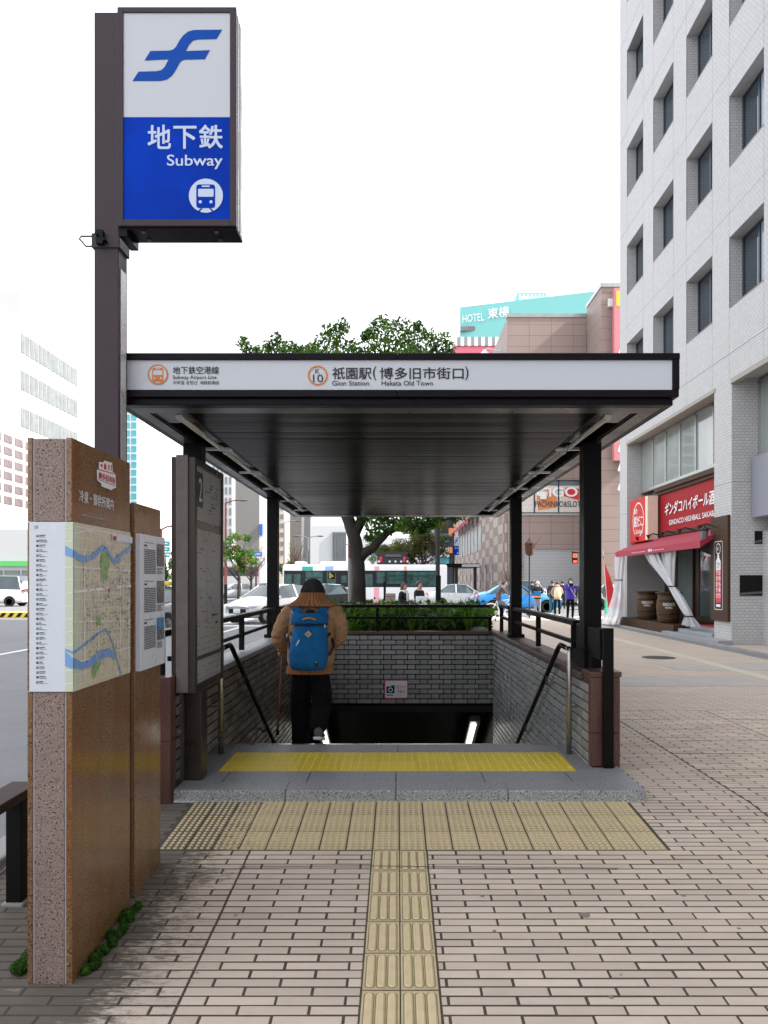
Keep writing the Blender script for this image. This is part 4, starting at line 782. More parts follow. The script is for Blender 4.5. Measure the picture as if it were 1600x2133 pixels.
pr.use(K['mappark'], 3).poly([mu(700, 1010), mu(745, 985), mu(760, 1080), mu(745, 1140), mu(735, 1195), mu(708, 1200), mu(690, 1090)]); pr.rect(*[mu(668, 0)[0], mu(694, 0)[0]], mu(680, 1510)[1], mu(680, 1445)[1])
pr.poly([cl(mu(650, 1770)), cl(mu(700, 1760)), cl(mu(690, 1790)), cl(mu(650, 1880)), cl(mu(630, 1830))])
pr.use(K['mapblue'], 4)
def river(pts, w0):
    q = [cl(mu(*p)) for p in pts]
    for i, (a, b) in enumerate(zip(q[:-1], q[1:])): pr.poly([(a[0], a[1] - w0[i]), (b[0], b[1] - w0[i+1]), (b[0], b[1] + w0[i+1]), (a[0], a[1] + w0[i])])
river([(502, 1012), (540, 1037), (580, 1050), (625, 1040), (670, 1000), (705, 970), (740, 985), (770, 1040), (790, 1065), (820, 1040), (860, 995), (918, 975)], [.015, .0135, .0125, .0105, .011, .011, .011, .0105, .011, .011, .0105, .0115])
river([(502, 1698), (560, 1660), (620, 1610), (690, 1555), (735, 1540), (760, 1590), (790, 1680), (835, 1850)], [.006, .005, .005, .005, .005, .005, .0065, .009])
river([(502, 1772), (560, 1790), (620, 1770), (690, 1715), (750, 1695), (790, 1720)], [.02, .014, .016, .019, .018, .014])
pr.use(K['mapw'], 5)
for a, b in (((600, 1020), (603, 1070)), ((640, 1010), (645, 1050)), ((810, 1020), (816, 1075)), ((850, 980), (856, 1020)), ((655, 1700), (672, 1770)), ((720, 1670), (732, 1730))): pr.line([mu(*a), mu(*b)], .004)
pr.use(K['greyink'], 6)
for i in range(560):
    u = L * (.12 + .87 * r2.random() ** .75); z = r2.gauss(1.36, .13)
    if not pz0 + .02 < z < pz1 - .02: continue
    for k in range(r2.randint(1, 2)): pr.rect(u, u + r2.uniform(.006, .016), z - k * .004, z - k * .004 + .0016)
pr.use(K['legend'], 6).rect(mu(770, 0)[0], mu(912, 0)[0], mu(840, 930)[1], mu(840, 885)[1]); pr.use(K['logored'], 7).rect(mu(776, 0)[0], mu(800, 0)[0], mu(788, 918)[1], mu(788, 890)[1]); a = mu(745, 1280); pr.rect(a[0], a[0] + .013, a[1], a[1] + .016); pr.use(K['orange'], 7).rect(mu(905, 0)[0], min(L, mu(918, 0)[0]), mu(910, 1235)[1], mu(910, 1165)[1])
pr.build('map_print', t)
# logo plate and carved lettering on the head
fe2 = fr_east(M1 + .0005, 0, 0)
def mh(px, py):
    X_, Y_ = px / 3.9512, 520 + py / 3.9512; Z_ = M1 * F / (X_ - CX); return (Z_, ZP(Y_, Z_))
pr = Print(fe2, .004)
pr.use(K['txtw'], 0).poly([mh(*p) for p in ((788,1812),(803,1803),(807,1745),(838,1752),(850,1736),(872,1742),(884,1745),(898,1752),(914,1752),(920,1830),(942,1845),(948,1960),(918,1970),(915,1982),(826,1948),(824,1925),(790,1895))])
pr.use(K['logored'], 1).poly([mh(*p) for p in ((818,1762),(834,1768),(836,1778),(827,1793),(818,1780))]); pr.poly([mh(*p) for p in ((846,1770),(856,1755),(866,1776),(866,1812),(846,1806))]); pr.poly([mh(*p) for p in ((880,1772),(892,1772),(890,1818),(882,1816))]); pr.poly([mh(*p) for p in ((902,1770),(910,1770),(912,1820),(904,1818))]); pr.line([mh(798, 1808), mh(940, 1848)], .004); pr.line([mh(796, 1890), mh(944, 1945)], .003)
pr.build('logo_plate', t)
a, b = mh(799, 1880), mh(938, 1915); z_a, z_b = mh(870, 1908)[1], mh(870, 1852)[1]; text('博多旧市街', (a[0], b[0], z_a, z_b), fe2, K['logored'], t, w=.006, weight=.025)
a, b = mh(648, 2040), mh(930, 2090); text('冷泉・御供所案内', (a[0], b[0], ZP(1058, 3.3) , ZP(1034, 3.3)), fe2, K['txtw'], t, w=.002, weight=.01)
pr = Print(fe2, .001); pr.use(K['seam'], 0); x = a[0] + .03
for k in range(14):
    w_ = r2.uniform(.006, .016); pr.rect(x, x + w_, 1.705, 1.712); x += w_ + .006
pr.build('carved_line', t)
# second panel
MB().box(M1 + .0045, M1 + .03, n0 + .005, n1 - .008, pz0 - .005, pz1).build('text_panel', K['legend'], t, bevel=.002)
pr = Print(fr_east(M1 + .03, n0 + .005, 0), .0012); W_ = n1 - n0 - .013
for k, (zt_, nl) in enumerate(((1.62, 14), (1.43, 14), (1.24, 13))):
    pr.use(K['ink'], 0).rect(.05, .2, zt_ + .012, zt_ + .0145); pr.rect(.05, .09, zt_ - .006, zt_ + .002); pr.use(K['greyink'], 0)
    for q in range(nl):
        z = zt_ - .025 - q * .0088; x = .05
        while x < .225: w_ = r2.uniform(.006, .018); pr.rect(x, min(.228, x + w_), z, z + .0052); x += w_ + .003
    for q in range(5): pr.rect(.245, .245 + r2.uniform(.07, .115), zt_ - .112 - q * .0068, zt_ - .109 - q * .0068)
    pr.use(K['photo2'] if k == 2 else K['photo1'], 1).rect(.245, .365, zt_ - .10, zt_ + .015)
    pr.use(K['photo1'] if k == 2 else K['brownwin'], 2).poly([(.25, zt_ - .095), (.36, zt_ - .095), (.36, zt_ - .04), (.30, zt_ - .01 - .02 * k), (.25, zt_ - .05)])
pr.build('panel_print', t)

# ------------------------------------------------------------------ station information board
t = thing('information_board', 'upright bronze framed station information case on a post by the stairs', 'information board', (-1.42, 5.4, EF))
b0, b1, by0, by1, bz0, bz1 = -1.50, -1.34, 5.10, 5.93, .70, 2.27
m = MB(); m.box(b0, b0 + .05, by0, by1, bz0, bz1); m.box(b1 - .05, b1, by0, by0 + .05, bz0, bz1); m.box(b1 - .05, b1, by1 - .04, by1, bz0, bz1); m.box(b1 - .05, b1, by0 + .05, by1 - .04, bz1 - .05, bz1); m.box(b1 - .05, b1, by0 + .05, by1 - .04, bz0, bz0 + .05)
m.build('case', K['bronze2'], t, bevel=.004)
MB().box(b0 + .035, b1 - .045, by0 - .018, by0 + .02, bz0 + .005, bz1 + .01).build('front_strip', K['case_strip'], t, bevel=.003)
MB().box(b0 + .05, b1 - .014, by0 + .05, by1 - .04, bz0 + .05, bz1 - .05).build('poster_backing', K['boardp'], t)
pr = Print(fr_east(b1 - .014, by0 + .05, bz0 + .05), .001); W_, H_ = by1 - by0 - .09, bz1 - bz0 - .10
pr.use(K['ink'], 0).rect(.02, .2, H_ - .27, H_ - .03); pr.use(K['greyink'], 1)
for k in range(20): u = r2.uniform(.22, .6); z = r2.uniform(H_ - .3, H_ - .05); pr.rect(u, u + r2.uniform(.02, .1), z, z + .008)
pr.use(K['brownwin'], 0).rect(0, W_, H_ - .42, H_ - .36); pr.use(K['greyink'], 1)
for k in range(34): u = r2.uniform(.02, W_ - .15); z = r2.uniform(.35, H_ - .48); pr.rect(u, u + r2.uniform(.03, .13), z, z + .004)
pr.line([(.3, H_ - .55), (.31, .4)], .006); pr.line([(.3, .8), (.55, .68)], .005); pr.line([(.3, .62), (.5, .5)], .005); pr.use(K['mapblue'], 1).line([(.22, 1.02), (.3, .9), (.34, 1.0)], .006)
pr.use(K['ink'], 1).rect(0, W_, .155, .185); pr.use(K['greyink'], 1)
for q in range(8):
    z = .02 + q * .04
    for k in range(9): u = .03 + k * .075 + r2.uniform(0, .02); pr.rect(u, u + r2.uniform(.01, .05), z, z + .005)
pr.rect(.45, .62, .44, .455); pr.rect(.56, .64, .38, .40); pr.build('poster_print', t)
text('2', (.08, .16, H_ - .23, H_ - .07), fr_east(b1 - .014, by0 + .05, bz0 + .05), K['txtw'], t, w=.004, weight=.01)
MB().box(b1 - .0075, b1 - .0045, by0 + .05, by1 - .04, bz0 + .05, bz1 - .05).build('cover_glass', K['glasspane'], t)
m = MB(); m.box(-1.46, -1.345, 5.28, 5.44, EF, bz0 - .002); m.build('post', K['bronze2'], t, bevel=.006)
m = MB(); m.box(-1.492, -1.462, 5.24, 5.34, EF, bz0 - .002); m.build('mounting_channel', K['dsteel'], t)
m = MB()
for z in (.25, .42, .6): m.lathe([(.012, -.012), (.008, 0)], (-1.478, 5.238, z), 8, 'y')
m.build('channel_bolt', K['steel'], t)

# low guard fence at the kerb
t = thing('guard_fence', 'low black steel guard fence at the kerb behind the stone monument', 'fence', (-1.81, 3.66, -.1))
MB().box(-1.845, -1.772, 3.62, 3.70, -.12, .425).build('post', K['black'], t, bevel=.004)
m = MB(); m.beam((-1.81, 3.75, .445), (-1.81, .9, .40), .14, .045); m.build('top_rail', K['railbrown'], t, bevel=.005)
MB().box(-1.86, -1.755, 3.6, 3.73, -.17, -.07).build('footing', K['kerb'], t, bevel=.008)
MB().box(-1.845, -1.772, 1.52, 1.60, -.3, .40).build('post', K['black'], t, bevel=.004)
# ------------------------------------------------------------------ the white tiled office building by the shop
BX = 7.65                                       # facade facing the pavement
bld = thing('office_building', 'white tiled office building with deep square windows above a red shop', 'building', (BX, 20, 0))
G = .003
W1 = [(17.73 - 1.68 + 2.63 * k, 17.73 + 2.63 * k) for k in range(-4, 4)]    # window spans along y
ROWS = [(7.73 + 3.25 * k, 9.37 + 3.25 * k) for k in range(9)]
Y0, Y1, TOP = -24.0, 26.45, 38.0
DX = .30
wall = MB(); top2 = 6.1
def wbox(y0, y1, z0, z1, x1=9.2): wall.box(BX, x1, y0, y1, z0, z1)
# piers between windows and spandrels
ys = [Y0] + [v for w in W1 for v in w] + [Y1]
for i in range(0, len(ys), 2): wbox(ys[i], ys[i+1], top2, TOP)
for a, b in W1:
    z = top2
    for r0, r1 in ROWS: wbox(a + .0, b - .0, z, r0); z = r1
    wbox(a, b, z, TOP)
wbox(17.6, 18.57, -.02, top2 - .002, 11); wbox(25.62, Y1, -.02, top2 - .002, 9.4)
wall.box(9.2, 20, Y0, Y1, top2, TOP); wall.box(9.2, 20, 25.7, Y1, -.02, top2 - .004)
wall.box(BX + .6, 20, Y0, 12.9, -.02, top2 - .003); wall.box(8.7, 20, 12.91, 17.58, -.02, 4.3)
wall.box(11, 20, 17.6, 25.6, -.02, top2 - .01)
wall.build('wall', K['btile'], bld)
m = MB()
for z in [7.73 - 1.05 + 3.25 * k for k in range(9)]: m.box(BX - .001, BX + .02, Y0, Y1, z, z + .016)
for y in [v for w in W1 for v in w]: m.box(BX - .001, BX + .02, y - .006, y + .006, top2, TOP)
m.box(BX - .001, BX + .02, 17.6, 18.57, 3.72, 3.74); m.box(BX, 11, 17.599, 17.61, 3.72, 3.74); m.box(BX - .001, BX + .02, 25.62, Y1, 3.72, 3.74)
m.build('expansion_joint', K['seam_grey'], bld, kind='stuff')
for a, b in W1:
    for r0, r1 in ROWS:
        f = MB(); x = BX + DX; f.box(x, x + .05, a, a + .07, r0, r1); f.box(x, x + .05, b - .09, b, r0, r1); f.box(x, x + .05, a + .07, b - .09, r0, r0 + .05); f.box(x, x + .05, a + .07, b - .09, r1 - .06, r1); f.box(x - .01, x + .05, (a+b)/2 - .03, (a+b)/2 + .03, r0 + .05, r1 - .06)
        o = f.build('window', K['frame_dk'], bld); [MB().box(x + .02, x + .03, p0, p1, r0 + .05, r1 - .06).build('pane', K[mm], o) for p0, p1, mm in (((a+b)/2 + .03, b - .09, 'glass'), (a + .07, (a+b)/2 - .03, 'sky_pane' if (int(a * 3 + r0) % 4 or a < 17) else 'glass'))]  # pale blue panes carry the sky's reflection in their colour
        MB().box(BX - .006, BX + DX - .002, a + .001, b - .001, r0 - .002, r0 + .02).build('sill', K['seam_grey'], o)
# second-floor glazing
def glaze(y0, y1, z0, z1, x, n):
    f = MB(); ps = [y0 + (y1 - y0) * i / n for i in range(n + 1)]
    for p in ps: f.box(x - .05, x + .05, p - .035, p + .035, z0, z1)
    f.box(x - .06, x + .06, y0, y1, z0 - .05, z0 + .04); f.box(x - .05, x + .05, y0, y1, z1 - .07, z1)
    o = f.build('window', K['frame_al'], bld)
    for a, b in zip(ps[:-1], ps[1:]): MB().box(x - .01, x + .01, a + .035, b - .035, z0 + .04, z1 - .07).build('pane', K['glass3'], o)  # glass colour lightened to stand in for pale reflections
glaze(18.58, 25.61, 4.42, 6.04, 8.15, 6); glaze(13, 17.58, 4.35, 6.04, 8.3, 3)
MB().box(BX - .02, BX + .12, 18.5, 25.7, 6.0, 6.098).build('lintel', K['soff_tan'], bld); MB().box(BX + .12, 9.2, 18.58, 25.61, 6.06, 6.097).build('recess_soffit', K['soff_tan'], bld); MB().box(BX - .02, BX + .12, 13, 17.62, 5.98, 6.098).build('lintel', K['soff_tan'], bld)
MB().box(8.4, 9.6, 18.58, 25.61, 4.0, 4.38).build('floor_slab', K['soff_tan'], bld)
m = MB(); m.box(8.08, 8.5, 16.55, 17.55, 2.9, 4.28); m.build('metal_panel', K['panelgrey'], bld, bevel=.01)
m = MB(); m.box(8.35, 11, 12, 17.59, -.02, 2.6); m.build('side_wall', K['btile'], bld)
def niche(x0, x1, z0, z1):
    f = MB(); f.box(x0, x1, 17.585, 17.598, z0, z1); f.build('vent_opening', K['black'], bld)
    q = MB(); q.add([(x0, 17.58, z0 + .02), (x1, 17.58, z0 + .05), (x1, 17.59, z0 + .16), (x0, 17.59, z0 + .11)], [(0, 1, 2, 3)]); q.build('vent_sill', K['dsteel'], bld)
niche(XP(1541, 17.6), XP(1592, 17.6), ZP(1241, 17.6), ZP(1198, 17.6)); niche(XP(1572, 17.6), XP(1591, 17.6), ZP(1133, 17.6), ZP(1106, 17.6))
# shop
def on(px, py, X): Z = X * F / (px - CX); return Z, ZP(py, Z)
shop = thing('shop_front', 'ground floor red boarded bar front with dark timber doorway', 'shop front', (8.6, 21.5, 0))
SX = 8.1
m = MB(); m.box(SX, SX + .12, 18.59, 23.7, 2.93, 4.1); m.build('sign_board', K['redboard'], shop)
m = MB(); m.box(SX - .06, SX + .2, 18.59, 23.85, 4.1, 4.2); m.box(SX - .12, SX + .2, 18.59, 23.95, 4.2, 4.34); m.box(SX - .03, SX + .14, 18.59, 23.72, 2.82, 2.93); m.box(SX - .03, SX + .14, 23.7, 23.82, 2.93, 4.1); m.build('cornice', K['wood'], shop, bevel=.008)
fw = fr_west(SX, 0, 0)
text('ギンダコハイボール酒場', (-23.2, -19.2, 3.42, 3.80), fw, K['txtw'], shop, weight=.03, w=.03, shear=.15); text('GINDACO HIGHBALL SAKABA', (-22.85, -19.45, 3.12, 3.27), fw, K['txtw'], shop, weight=.02, w=.03)
m = MB(); m.box(8.9, 9.1, 18.58, 25.6, -.02, 2.82); m.build('back_wall', K['menu'], shop)
for y0, y1 in ((19.1, 20.9), (21.1, 22.6), (23.0, 24.4)):
    f = MB(); f.box(8.84, 8.9, y0, y0 + .08, .3, 2.5); f.box(8.84, 8.9, y1 - .08, y1, .3, 2.5); f.box(8.84, 8.9, y0 + .08, y1 - .08, 2.4, 2.5); f.box(8.84, 8.9, y0 + .08, y1 - .08, .3, .45); o = f.build('door', K['wood'], shop); MB().box(8.86, 8.88, y0 + .08, y1 - .08, .45, 2.4).build('pane', K['glass2'], o)
m = MB(); m.box(8.3, 9.0, 18.6, 25.6, 2.62, 2.8); m.build('lintel', K['wood'], shop)
# awning
A0, A1 = 18.3, 25.4
m = MB(); m.add([(8.09, A0 + .3, 2.80), (8.09, A1 + .1, 2.80), (7.2, A1, 2.42), (7.2, A0, 2.42), (7.2, A1, 2.25), (7.2, A0, 2.25), (8.09, A0 + .3, 2.78), (7.22, A0, 2.25)], [(0,1,2,3),(3,2,4,5),(0,3,5)]); m.add([(8.09, A1 + .1, 2.8), (7.2, A1, 2.42), (7.2, A1, 2.25), (8.0, A1 + .08, 2.6)], [(0,1,2,3)])
m.build('awning', K['awn'], shop)
pr = Print(fr_west(7.2, 0, 2.25), .004); pr.use(K['txtw'], 0)
for k in range(18):
    if k in (8, 9, 10): continue
    pr.rect(-23.6 + k * .16, -23.5 + k * .16, .07, .085)
pr.disc(-22.05, .09, .04, 8); pr.disc(-21.93, .09, .05, 8); pr.disc(-21.8, .09, .04, 8); pr.build('awning_print', shop)
for k, y in enumerate((19.6, 21.0, 22.4, 23.6, 24.7)):
    m = MB(); m.tube([(8.08, y, 2.86), (7.85, y, 2.92), (7.7, y, 2.86)], .02, 6); m.lathe([(.02, -.02), (.07, .1)], (7.7, y, 2.78), 10); m.build('spot_lamp', K['iron'], shop)
# round-lettered red sign
t = thing('box_sign', 'square red box sign with white circular lettering beside the long red board', 'sign', (7.85, 23.9, 3.4))
MB().box(7.72, 8.05, 23.95, 25.5, 2.72, 4.12).build('sign_box', K['redsign'], t, bevel=.02); MB().box(7.715, 8.04, 23.72, 23.945, 2.74, 4.10).build('sunlit_strip', K['cream'], t, bevel=.01)  # cream slab paints in the sunlit strip of the red face
pr = Print(fr_west(7.72, 0, 0), .003); pr.use(K['txtw'], 0)
n = 40
for i in range(n):
    if 26 <= i <= 31: continue
    a, b = 2*math.pi*i/n, 2*math.pi*(i+1)/n; r0, r1 = .52, .56; pr.poly([(-24.65 + r0*math.cos(a), 3.42 + r0*math.sin(a)), (-24.65 + r1*math.cos(a), 3.42 + r1*math.sin(a)), (-24.65 + r1*math.cos(b), 3.42 + r1*math.sin(b)), (-24.65 + r0*math.cos(b), 3.42 + r0*math.sin(b))])
pr.build('sign_print', t); fb2 = fr_west(7.72, 0, 0)
text('築地', (-25.1, -24.75, 3.62, 3.82), fb2, K['txtw'], t, weight=.02); text('銀だこ', (-25.1, -24.2, 3.2, 3.56), fb2, K['txtw'], t, weight=.03); text('Gindaco', (-24.9, -24.2, 2.98, 3.12), fb2, K['txtw'], t, weight=.02)
# deck, steps, ramp
m = MB(); m.box(7.5, 8.89, 20.9, 26.0, -.02, .26); tag(m.build('timber_deck', K['wood'], bevel=.01), 'low dark deck carrying the barrels outside the bar', 'deck')
t = thing('entrance_steps', 'grey stone steps up to the bar doorway beside the tiled pier', 'steps', (7.7, 19.6, 0))
for i, (x0, y1) in enumerate(((7.32, 21.3), (7.62, 20.88), (7.95, 20.86))): MB().box(x0, 8.88, 18.62, y1 if i == 0 else 20.89, .09 * i + .001 * i, .09 * (i + 1)).build('step', K['step'], t, bevel=.006)
MB().box(7.3, 7.64, 17.5, 18.6, .001, .1).build('step', K['step'], t, bevel=.006)
tag(MB().box(8.1, 8.85, 19.2, 20.7, .272, .285).build('door_mat', K['red']), 'flat red mat on the top step at the bar door', 'mat')
# barrels
def barrel(x, y, lab):
    t = thing('barrel', lab, 'barrel', (x, y, .262), 'barrels outside the bar')
    m = MB(); m.lathe([(.27, 0), (.30, .1), (.335, .3), (.345, .43), (.335, .56), (.30, .76), (.275, .84)], (x, y, .262), 24); m.build('body', K['barrel'], t, smooth=True)
    m = MB(); m.lathe([(.36, 0), (.37, .015), (.37, .03), (.36, .045)], (x, y, 1.103), 24); m.build('table_top', K['wood'], t)
    for z, r in ((.08, .302), (.24, .332), (.62, .332), (.78, .302)): m = MB(); m.lathe([(r, 0), (r + .004, .02), (r, .045)], (x, y, .262 + z), 24); m.build('hoop', K['hoop'], t)
    d = Vector((-x, -y, 0)).normalized(); sd = Vector((-d.y, d.x, 0)) * 1
    fr = lambda u, v, w=0: Vector((x, y, .74)) + sd * (u * (1 if True else 1)) + Vector((0, 0, v)) + d * (.352 - u * u * 1.6 + w)
    text('GINDACO', (-.16, .16, .02, .1), fr, K['txtw'], t, weight=.02); text('HIGHBALL', (-.1, .1, -.06, 0), fr, K['txtw'], t, weight=.02)
barrel(7.86, 24.2, 'dark wooden barrel table beside the violet tiled wall'); barrel(7.80, 22.1, 'dark wooden barrel table with white lettering next to the tied curtain')
# tied vinyl curtains
def curtain(lab, pts, grp='clear vinyl curtains of the bar'):
    """pts = [(x, y, z, half width along y, depth)]"""
    m = MB(); n = 28; vs = []; fs = []
    for i, (x, y, z, hw, dp) in enumerate(pts):
        for k in range(n):
            a = 2 * math.pi * k / n; f = 1 + .22 * math.sin(a * 7 + i * .25) * (1 if hw > .12 else .6); vs.append((x + dp * math.cos(a) * f, y + hw * math.sin(a) * f, z + .01 * math.sin(3 * a)))
    for i in range(len(pts) - 1):
        for k in range(n): k2 = (k+1) % n; fs.append((i*n+k, i*n+k2, (i+1)*n+k2, (i+1)*n+k))
    m.add(vs, fs); t = thing('vinyl_curtain', lab, 'curtain', (pts[-1][0], pts[-1][1], pts[-1][2]), grp); m.build('sheet', K['vinyl'], t, smooth=True)
    for i in [i for i in range(1, len(pts) - 1) if pts[i][3] <= pts[i-1][3] and pts[i][3] < pts[i+1][3]]:
        x, y, z, hw, dp = pts[i]; q = MB(); q.add([(x + (dp + .02) * math.cos(a) * 1.15, y + (hw + .02) * math.sin(a) * 1.15, z + dz) for dz in (-.015, .015) for a in [2*math.pi*k/16 for k in range(16)]], [(k, (k+1) % 16, 16 + (k+1) % 16, 16 + k) for k in range(16)]); q.build('tie', K['black'], t)
def cp(px, py, X, w, d): Z, z = on(px, py, X); return (X, Z, z, w, d)
curtain('grey vinyl curtain gathered at the corner of the awning by the flag', [(7.3, 25.3, 2.28, .42, .10), (7.28, 25.3, 1.9, .36, .1), (7.28, 25.3, 1.5, .27, .08), (7.25, 25.3, .95, .36, .13), (7.15, 25.35, .4, .55, .17), (7.0, 25.4, .06, .7, .2)])
curtain('twisted silver vinyl curtain tied twice in front of the shop door', [(7.35, 22.3, 2.28, .5, .06), (7.35, 21.9, 2.0, .42, .09), (7.38, 21.2, 1.6, .25, .09), (7.4, 20.75, 1.32, .15, .08), (7.45, 20.4, 1.05, .2, .1), (7.5, 20.0, .7, .2, .09), (7.55, 19.9, .55, .13, .08), (7.6, 19.95, .4, .26, .14), (7.65, 20.0, .3, .36, .18)])
curtain('short clear vinyl curtain hanging under the middle of the awning', [(7.4, 21.0, 2.27, .5, .05), (7.4, 20.95, 1.9, .38, .07), (7.42, 20.85, 1.5, .2, .06), (7.42, 20.8, 1.36, .14, .05)])
# standing menu boards
t = thing('menu_board', 'tall dark menu board with food pictures beside the bar doorway', 'menu board', (8.3, 19.35, .28))
MB().box(8.3, 8.36, 19.05, 19.75, .28, 2.2).build('board', K['menu'], t)
pr = Print(fr_west(8.3, 0, 0), .003); pr.use(K['poster'], 0)
for z in (2.0, 1.75, 1.45, 1.12, .8): pr.use(K['poster'] if z != 1.75 else K['greyink'], 0).rect(-19.68, -19.15, z - .1, z + .1); pr.use(K['logored'], 1).poly([(-19.6, z - .08), (-19.25, z - .06), (-19.2, z + .07), (-19.5, z + .05)])
pr.build('menu_print', t)
# vertical board on the pier
t = thing('vertical_signboard', 'tall brown timber signboard with white lettering on the tiled pier', 'sign', (BX - .05, 18.1, 1.8))
w0, w1, h0, h1 = 17.66, 18.62, .52, 2.98
MB().box(BX - .07, BX - .004, w0, w1, h0, h1).build('board', K['wood'], t, bevel=.006)
fv = fr_west(BX - .07, 0, 0); pr = Print(fv, .002)
pr.use(K['txtw'], 0).rrect(-18.40, -17.92, .78, 2.40, .06); pr.use(K['wood'], 1).rrect(-18.385, -17.935, .795, 2.385, .05); pr.use(K['logored'], 2).rect(-18.3, -18.02, .95, 1.95)
pr.use(K['txtw'], 3).poly([(-18.29, 1.72), (-18.03, 1.72), (-18.03, 1.92), (-18.1, 2.0), (-18.13, 2.12), (-18.19, 2.12), (-18.22, 2.0), (-18.29, 1.92)]); pr.ring(-18.16, 2.22, .11, .13, 20); pr.rect(-18.28, -18.04, .85, .91); pr.build('board_print', t)
text('TAKE', (-18.25, -18.07, 1.84, 1.90), fv, K['wood'], t, w=.007); text('OUT', (-18.23, -18.09, 1.76, 1.82), fv, K['wood'], t, w=.007); text('銀だこ', (-18.23, -18.09, 2.18, 2.26), fv, K['txtw'], t, w=.007, weight=.02)
for i, c in enumerate('お持ち帰り'): text(c, (-18.14, -18.03, 1.60 - i * .135, 1.71 - i * .135), fv, K['txtw'], t, weight=.03, w=.006)
for i, c in enumerate('できます。'): text(c, (-18.29, -18.19, 1.60 - i * .135, 1.71 - i * .135), fv, K['txtw'], t, weight=.03, w=.006, keep=i == 4)
t = thing('wall_lantern', 'small black iron lantern on a bracket over the timber signboard', 'lantern', (7.4, 18.5, 2.7))
m = MB(); m.tube([(BX - .07, 18.35, 2.75), (7.42, 18.45, 2.84), (7.38, 18.5, 2.8), (7.38, 18.5, 2.72)], .018, 6); m.build('bracket', K['iron'], t); m = MB(); m.lathe([(.02, .22), (.12, .16), (.12, .14), (.10, .13), (.08, -.1), (.1, -.12)], (7.38, 18.5, 2.55), 8); m.build('cage', K['iron'], t)
m = MB(); m.lathe([(.085, .0), (.1, .18)], (7.38, 18.5, 2.48), 8); m.build('glass', K['glass2'], t)
# red banner on a pole
t = thing('banner_flag', 'leaning red advertising banner on a thin pole near the curtain', 'banner', (7.15, 26.6, 0))
m = MB(); m.tube([(7.3, 26.6, 0), (7.12, 26.6, 2.5)], .014, 6); m.build('pole', K['whitew'], t)
m = MB(); n = 12
vs = []
for i in range(n + 1):
    z = 2.35 - i * .15; vs += [(7.13 + .012 * i, 26.58, z), (7.13 + .012 * i - .06 + .045 * i * .9, 26.5 + .05 * math.sin(i), z - .02)]
m.add(vs, [(2*i, 2*i+1, 2*i+3, 2*i+2) for i in range(n)]); m.build('cloth', K['red'], t)

# ------------------------------------------------------------------ brown tiled building with the shutter, and its side facade
bb = thing('tiled_building', 'brown tiled commercial building with a roller shutter across the crossing', 'building', (7.5, 52.5, 0))
bxl, bfy, bh = XP(1057, 52.5), 52.5, 19.5; bxr = XP(1222, 52.5)
m = MB(); m.box(bxl, bxr + 6, bfy + .3, 100, .0, bh); m.build('wall_core', K['brtile'], bb)
m = MB(); m.box(bxl, bxr, bfy, bfy + .3, 5.1, 6.0 + 0); m.box(bxl, bxr, bfy, bfy + .3, 8.4, bh); m.box(bxl, 8.6, bfy, bfy + .3, 0, 5.1); m.box(12.45, bxr, bfy, bfy + .3, 0, 5.1); m.box(8.6, 12.45, bfy, bfy + .3, 3.7, 5.1); m.box(bxl, 7.9, bfy, bfy + .3, 6, 8.4)
m.box(bxr, bxr + 6, 48.7, 52.4, 0, 20.1)
m.build('wall', K['brtile'], bb)
MB().box(bxl - .06, bxr + .05, bfy - .06, bfy + .4, bh, bh + .25).build('parapet_cap', K['frame_al'], bb); MB().box(bxr - .06, bxr + 6, 48.62, 52.5, 20.1, 20.35).build('parapet_cap', K['frame_al'], bb)
m = MB(); zz = 0.02
while zz < 3.68: m.box(8.6, 12.45, bfy + .15, bfy + .2, zz, zz + .085); zz += .1
m.build('roller_shutter', K['shutter'], bb, kind='stuff')
MB().box(8.6, 12.45, bfy + .201, bfy + .23, 0, 3.7).build('shutter_backing', K['dsteel'], bb)
MB().box(7.9, bxr - .2, bfy - .1, bfy + .05, 5.98, 6.1).build('sill', K['soff_tan'], bb); 
f = MB()
for x in (7.9, 9.35, 11.0, 12.6): f.box(x - .04, x + .04, bfy - .02, bfy + .1, 6.1, 8.4)
f.box(7.9, 12.64, bfy - .02, bfy + .1, 8.32, 8.4); o = f.build('window', K['frame_dk'], bb)
for a, b in ((7.94, 9.31), (9.39, 10.96), (11.04, 12.56)): MB().box(a, b, bfy + .02, bfy + .05, 6.1, 8.32).build('pane', K['glass2'], o)
pr = Print(fr_front(0, bfy + .02, 0), .01); pr.use(K['poster'], 0)
for a, b in ((7.96, 9.3), (9.4, 10.95), (11.05, 12.5)): pr.use(K['poster'], 0).rect(a, b, 6.2, 8.0)
pr.use(K['orangep'], 1).rect(8.0, 8.7, 6.9, 8.0); pr.poly([(9.6, 6.3), (10.9, 6.5), (10.9, 7.2), (10.2, 7.8), (9.5, 7.3)]); pr.use(K['red'], 1).poly([(11.3, 7.3), (12.4, 7.0), (12.4, 7.8), (11.5, 7.9)]); pr.build('window_poster', bb)
text('GiGO', (9.5, 12.3, 7.25, 7.9), fr_front(0, bfy + .02, 0), K['txtw'], bb, weight=.03, w=.03)
text('PACHINKO&SLOT', (9.4, 12.5, 6.55, 6.95), fr_front(0, bfy + .02, 0), K['greyink'], bb, weight=.02, w=.03)
MB().box(XP(1126, 52.3), XP(1139, 52.3), 52.3, 52.5, ZP(1040, 52.3), ZP(1024, 52.3)).build('flood_lamp', K['whitew'], bb, bevel=.03); MB().box(13.3, 13.7, 48.45, 48.7, 18.8, 19.3).build('flood_lamp', K['whitew'], bb, bevel=.03)
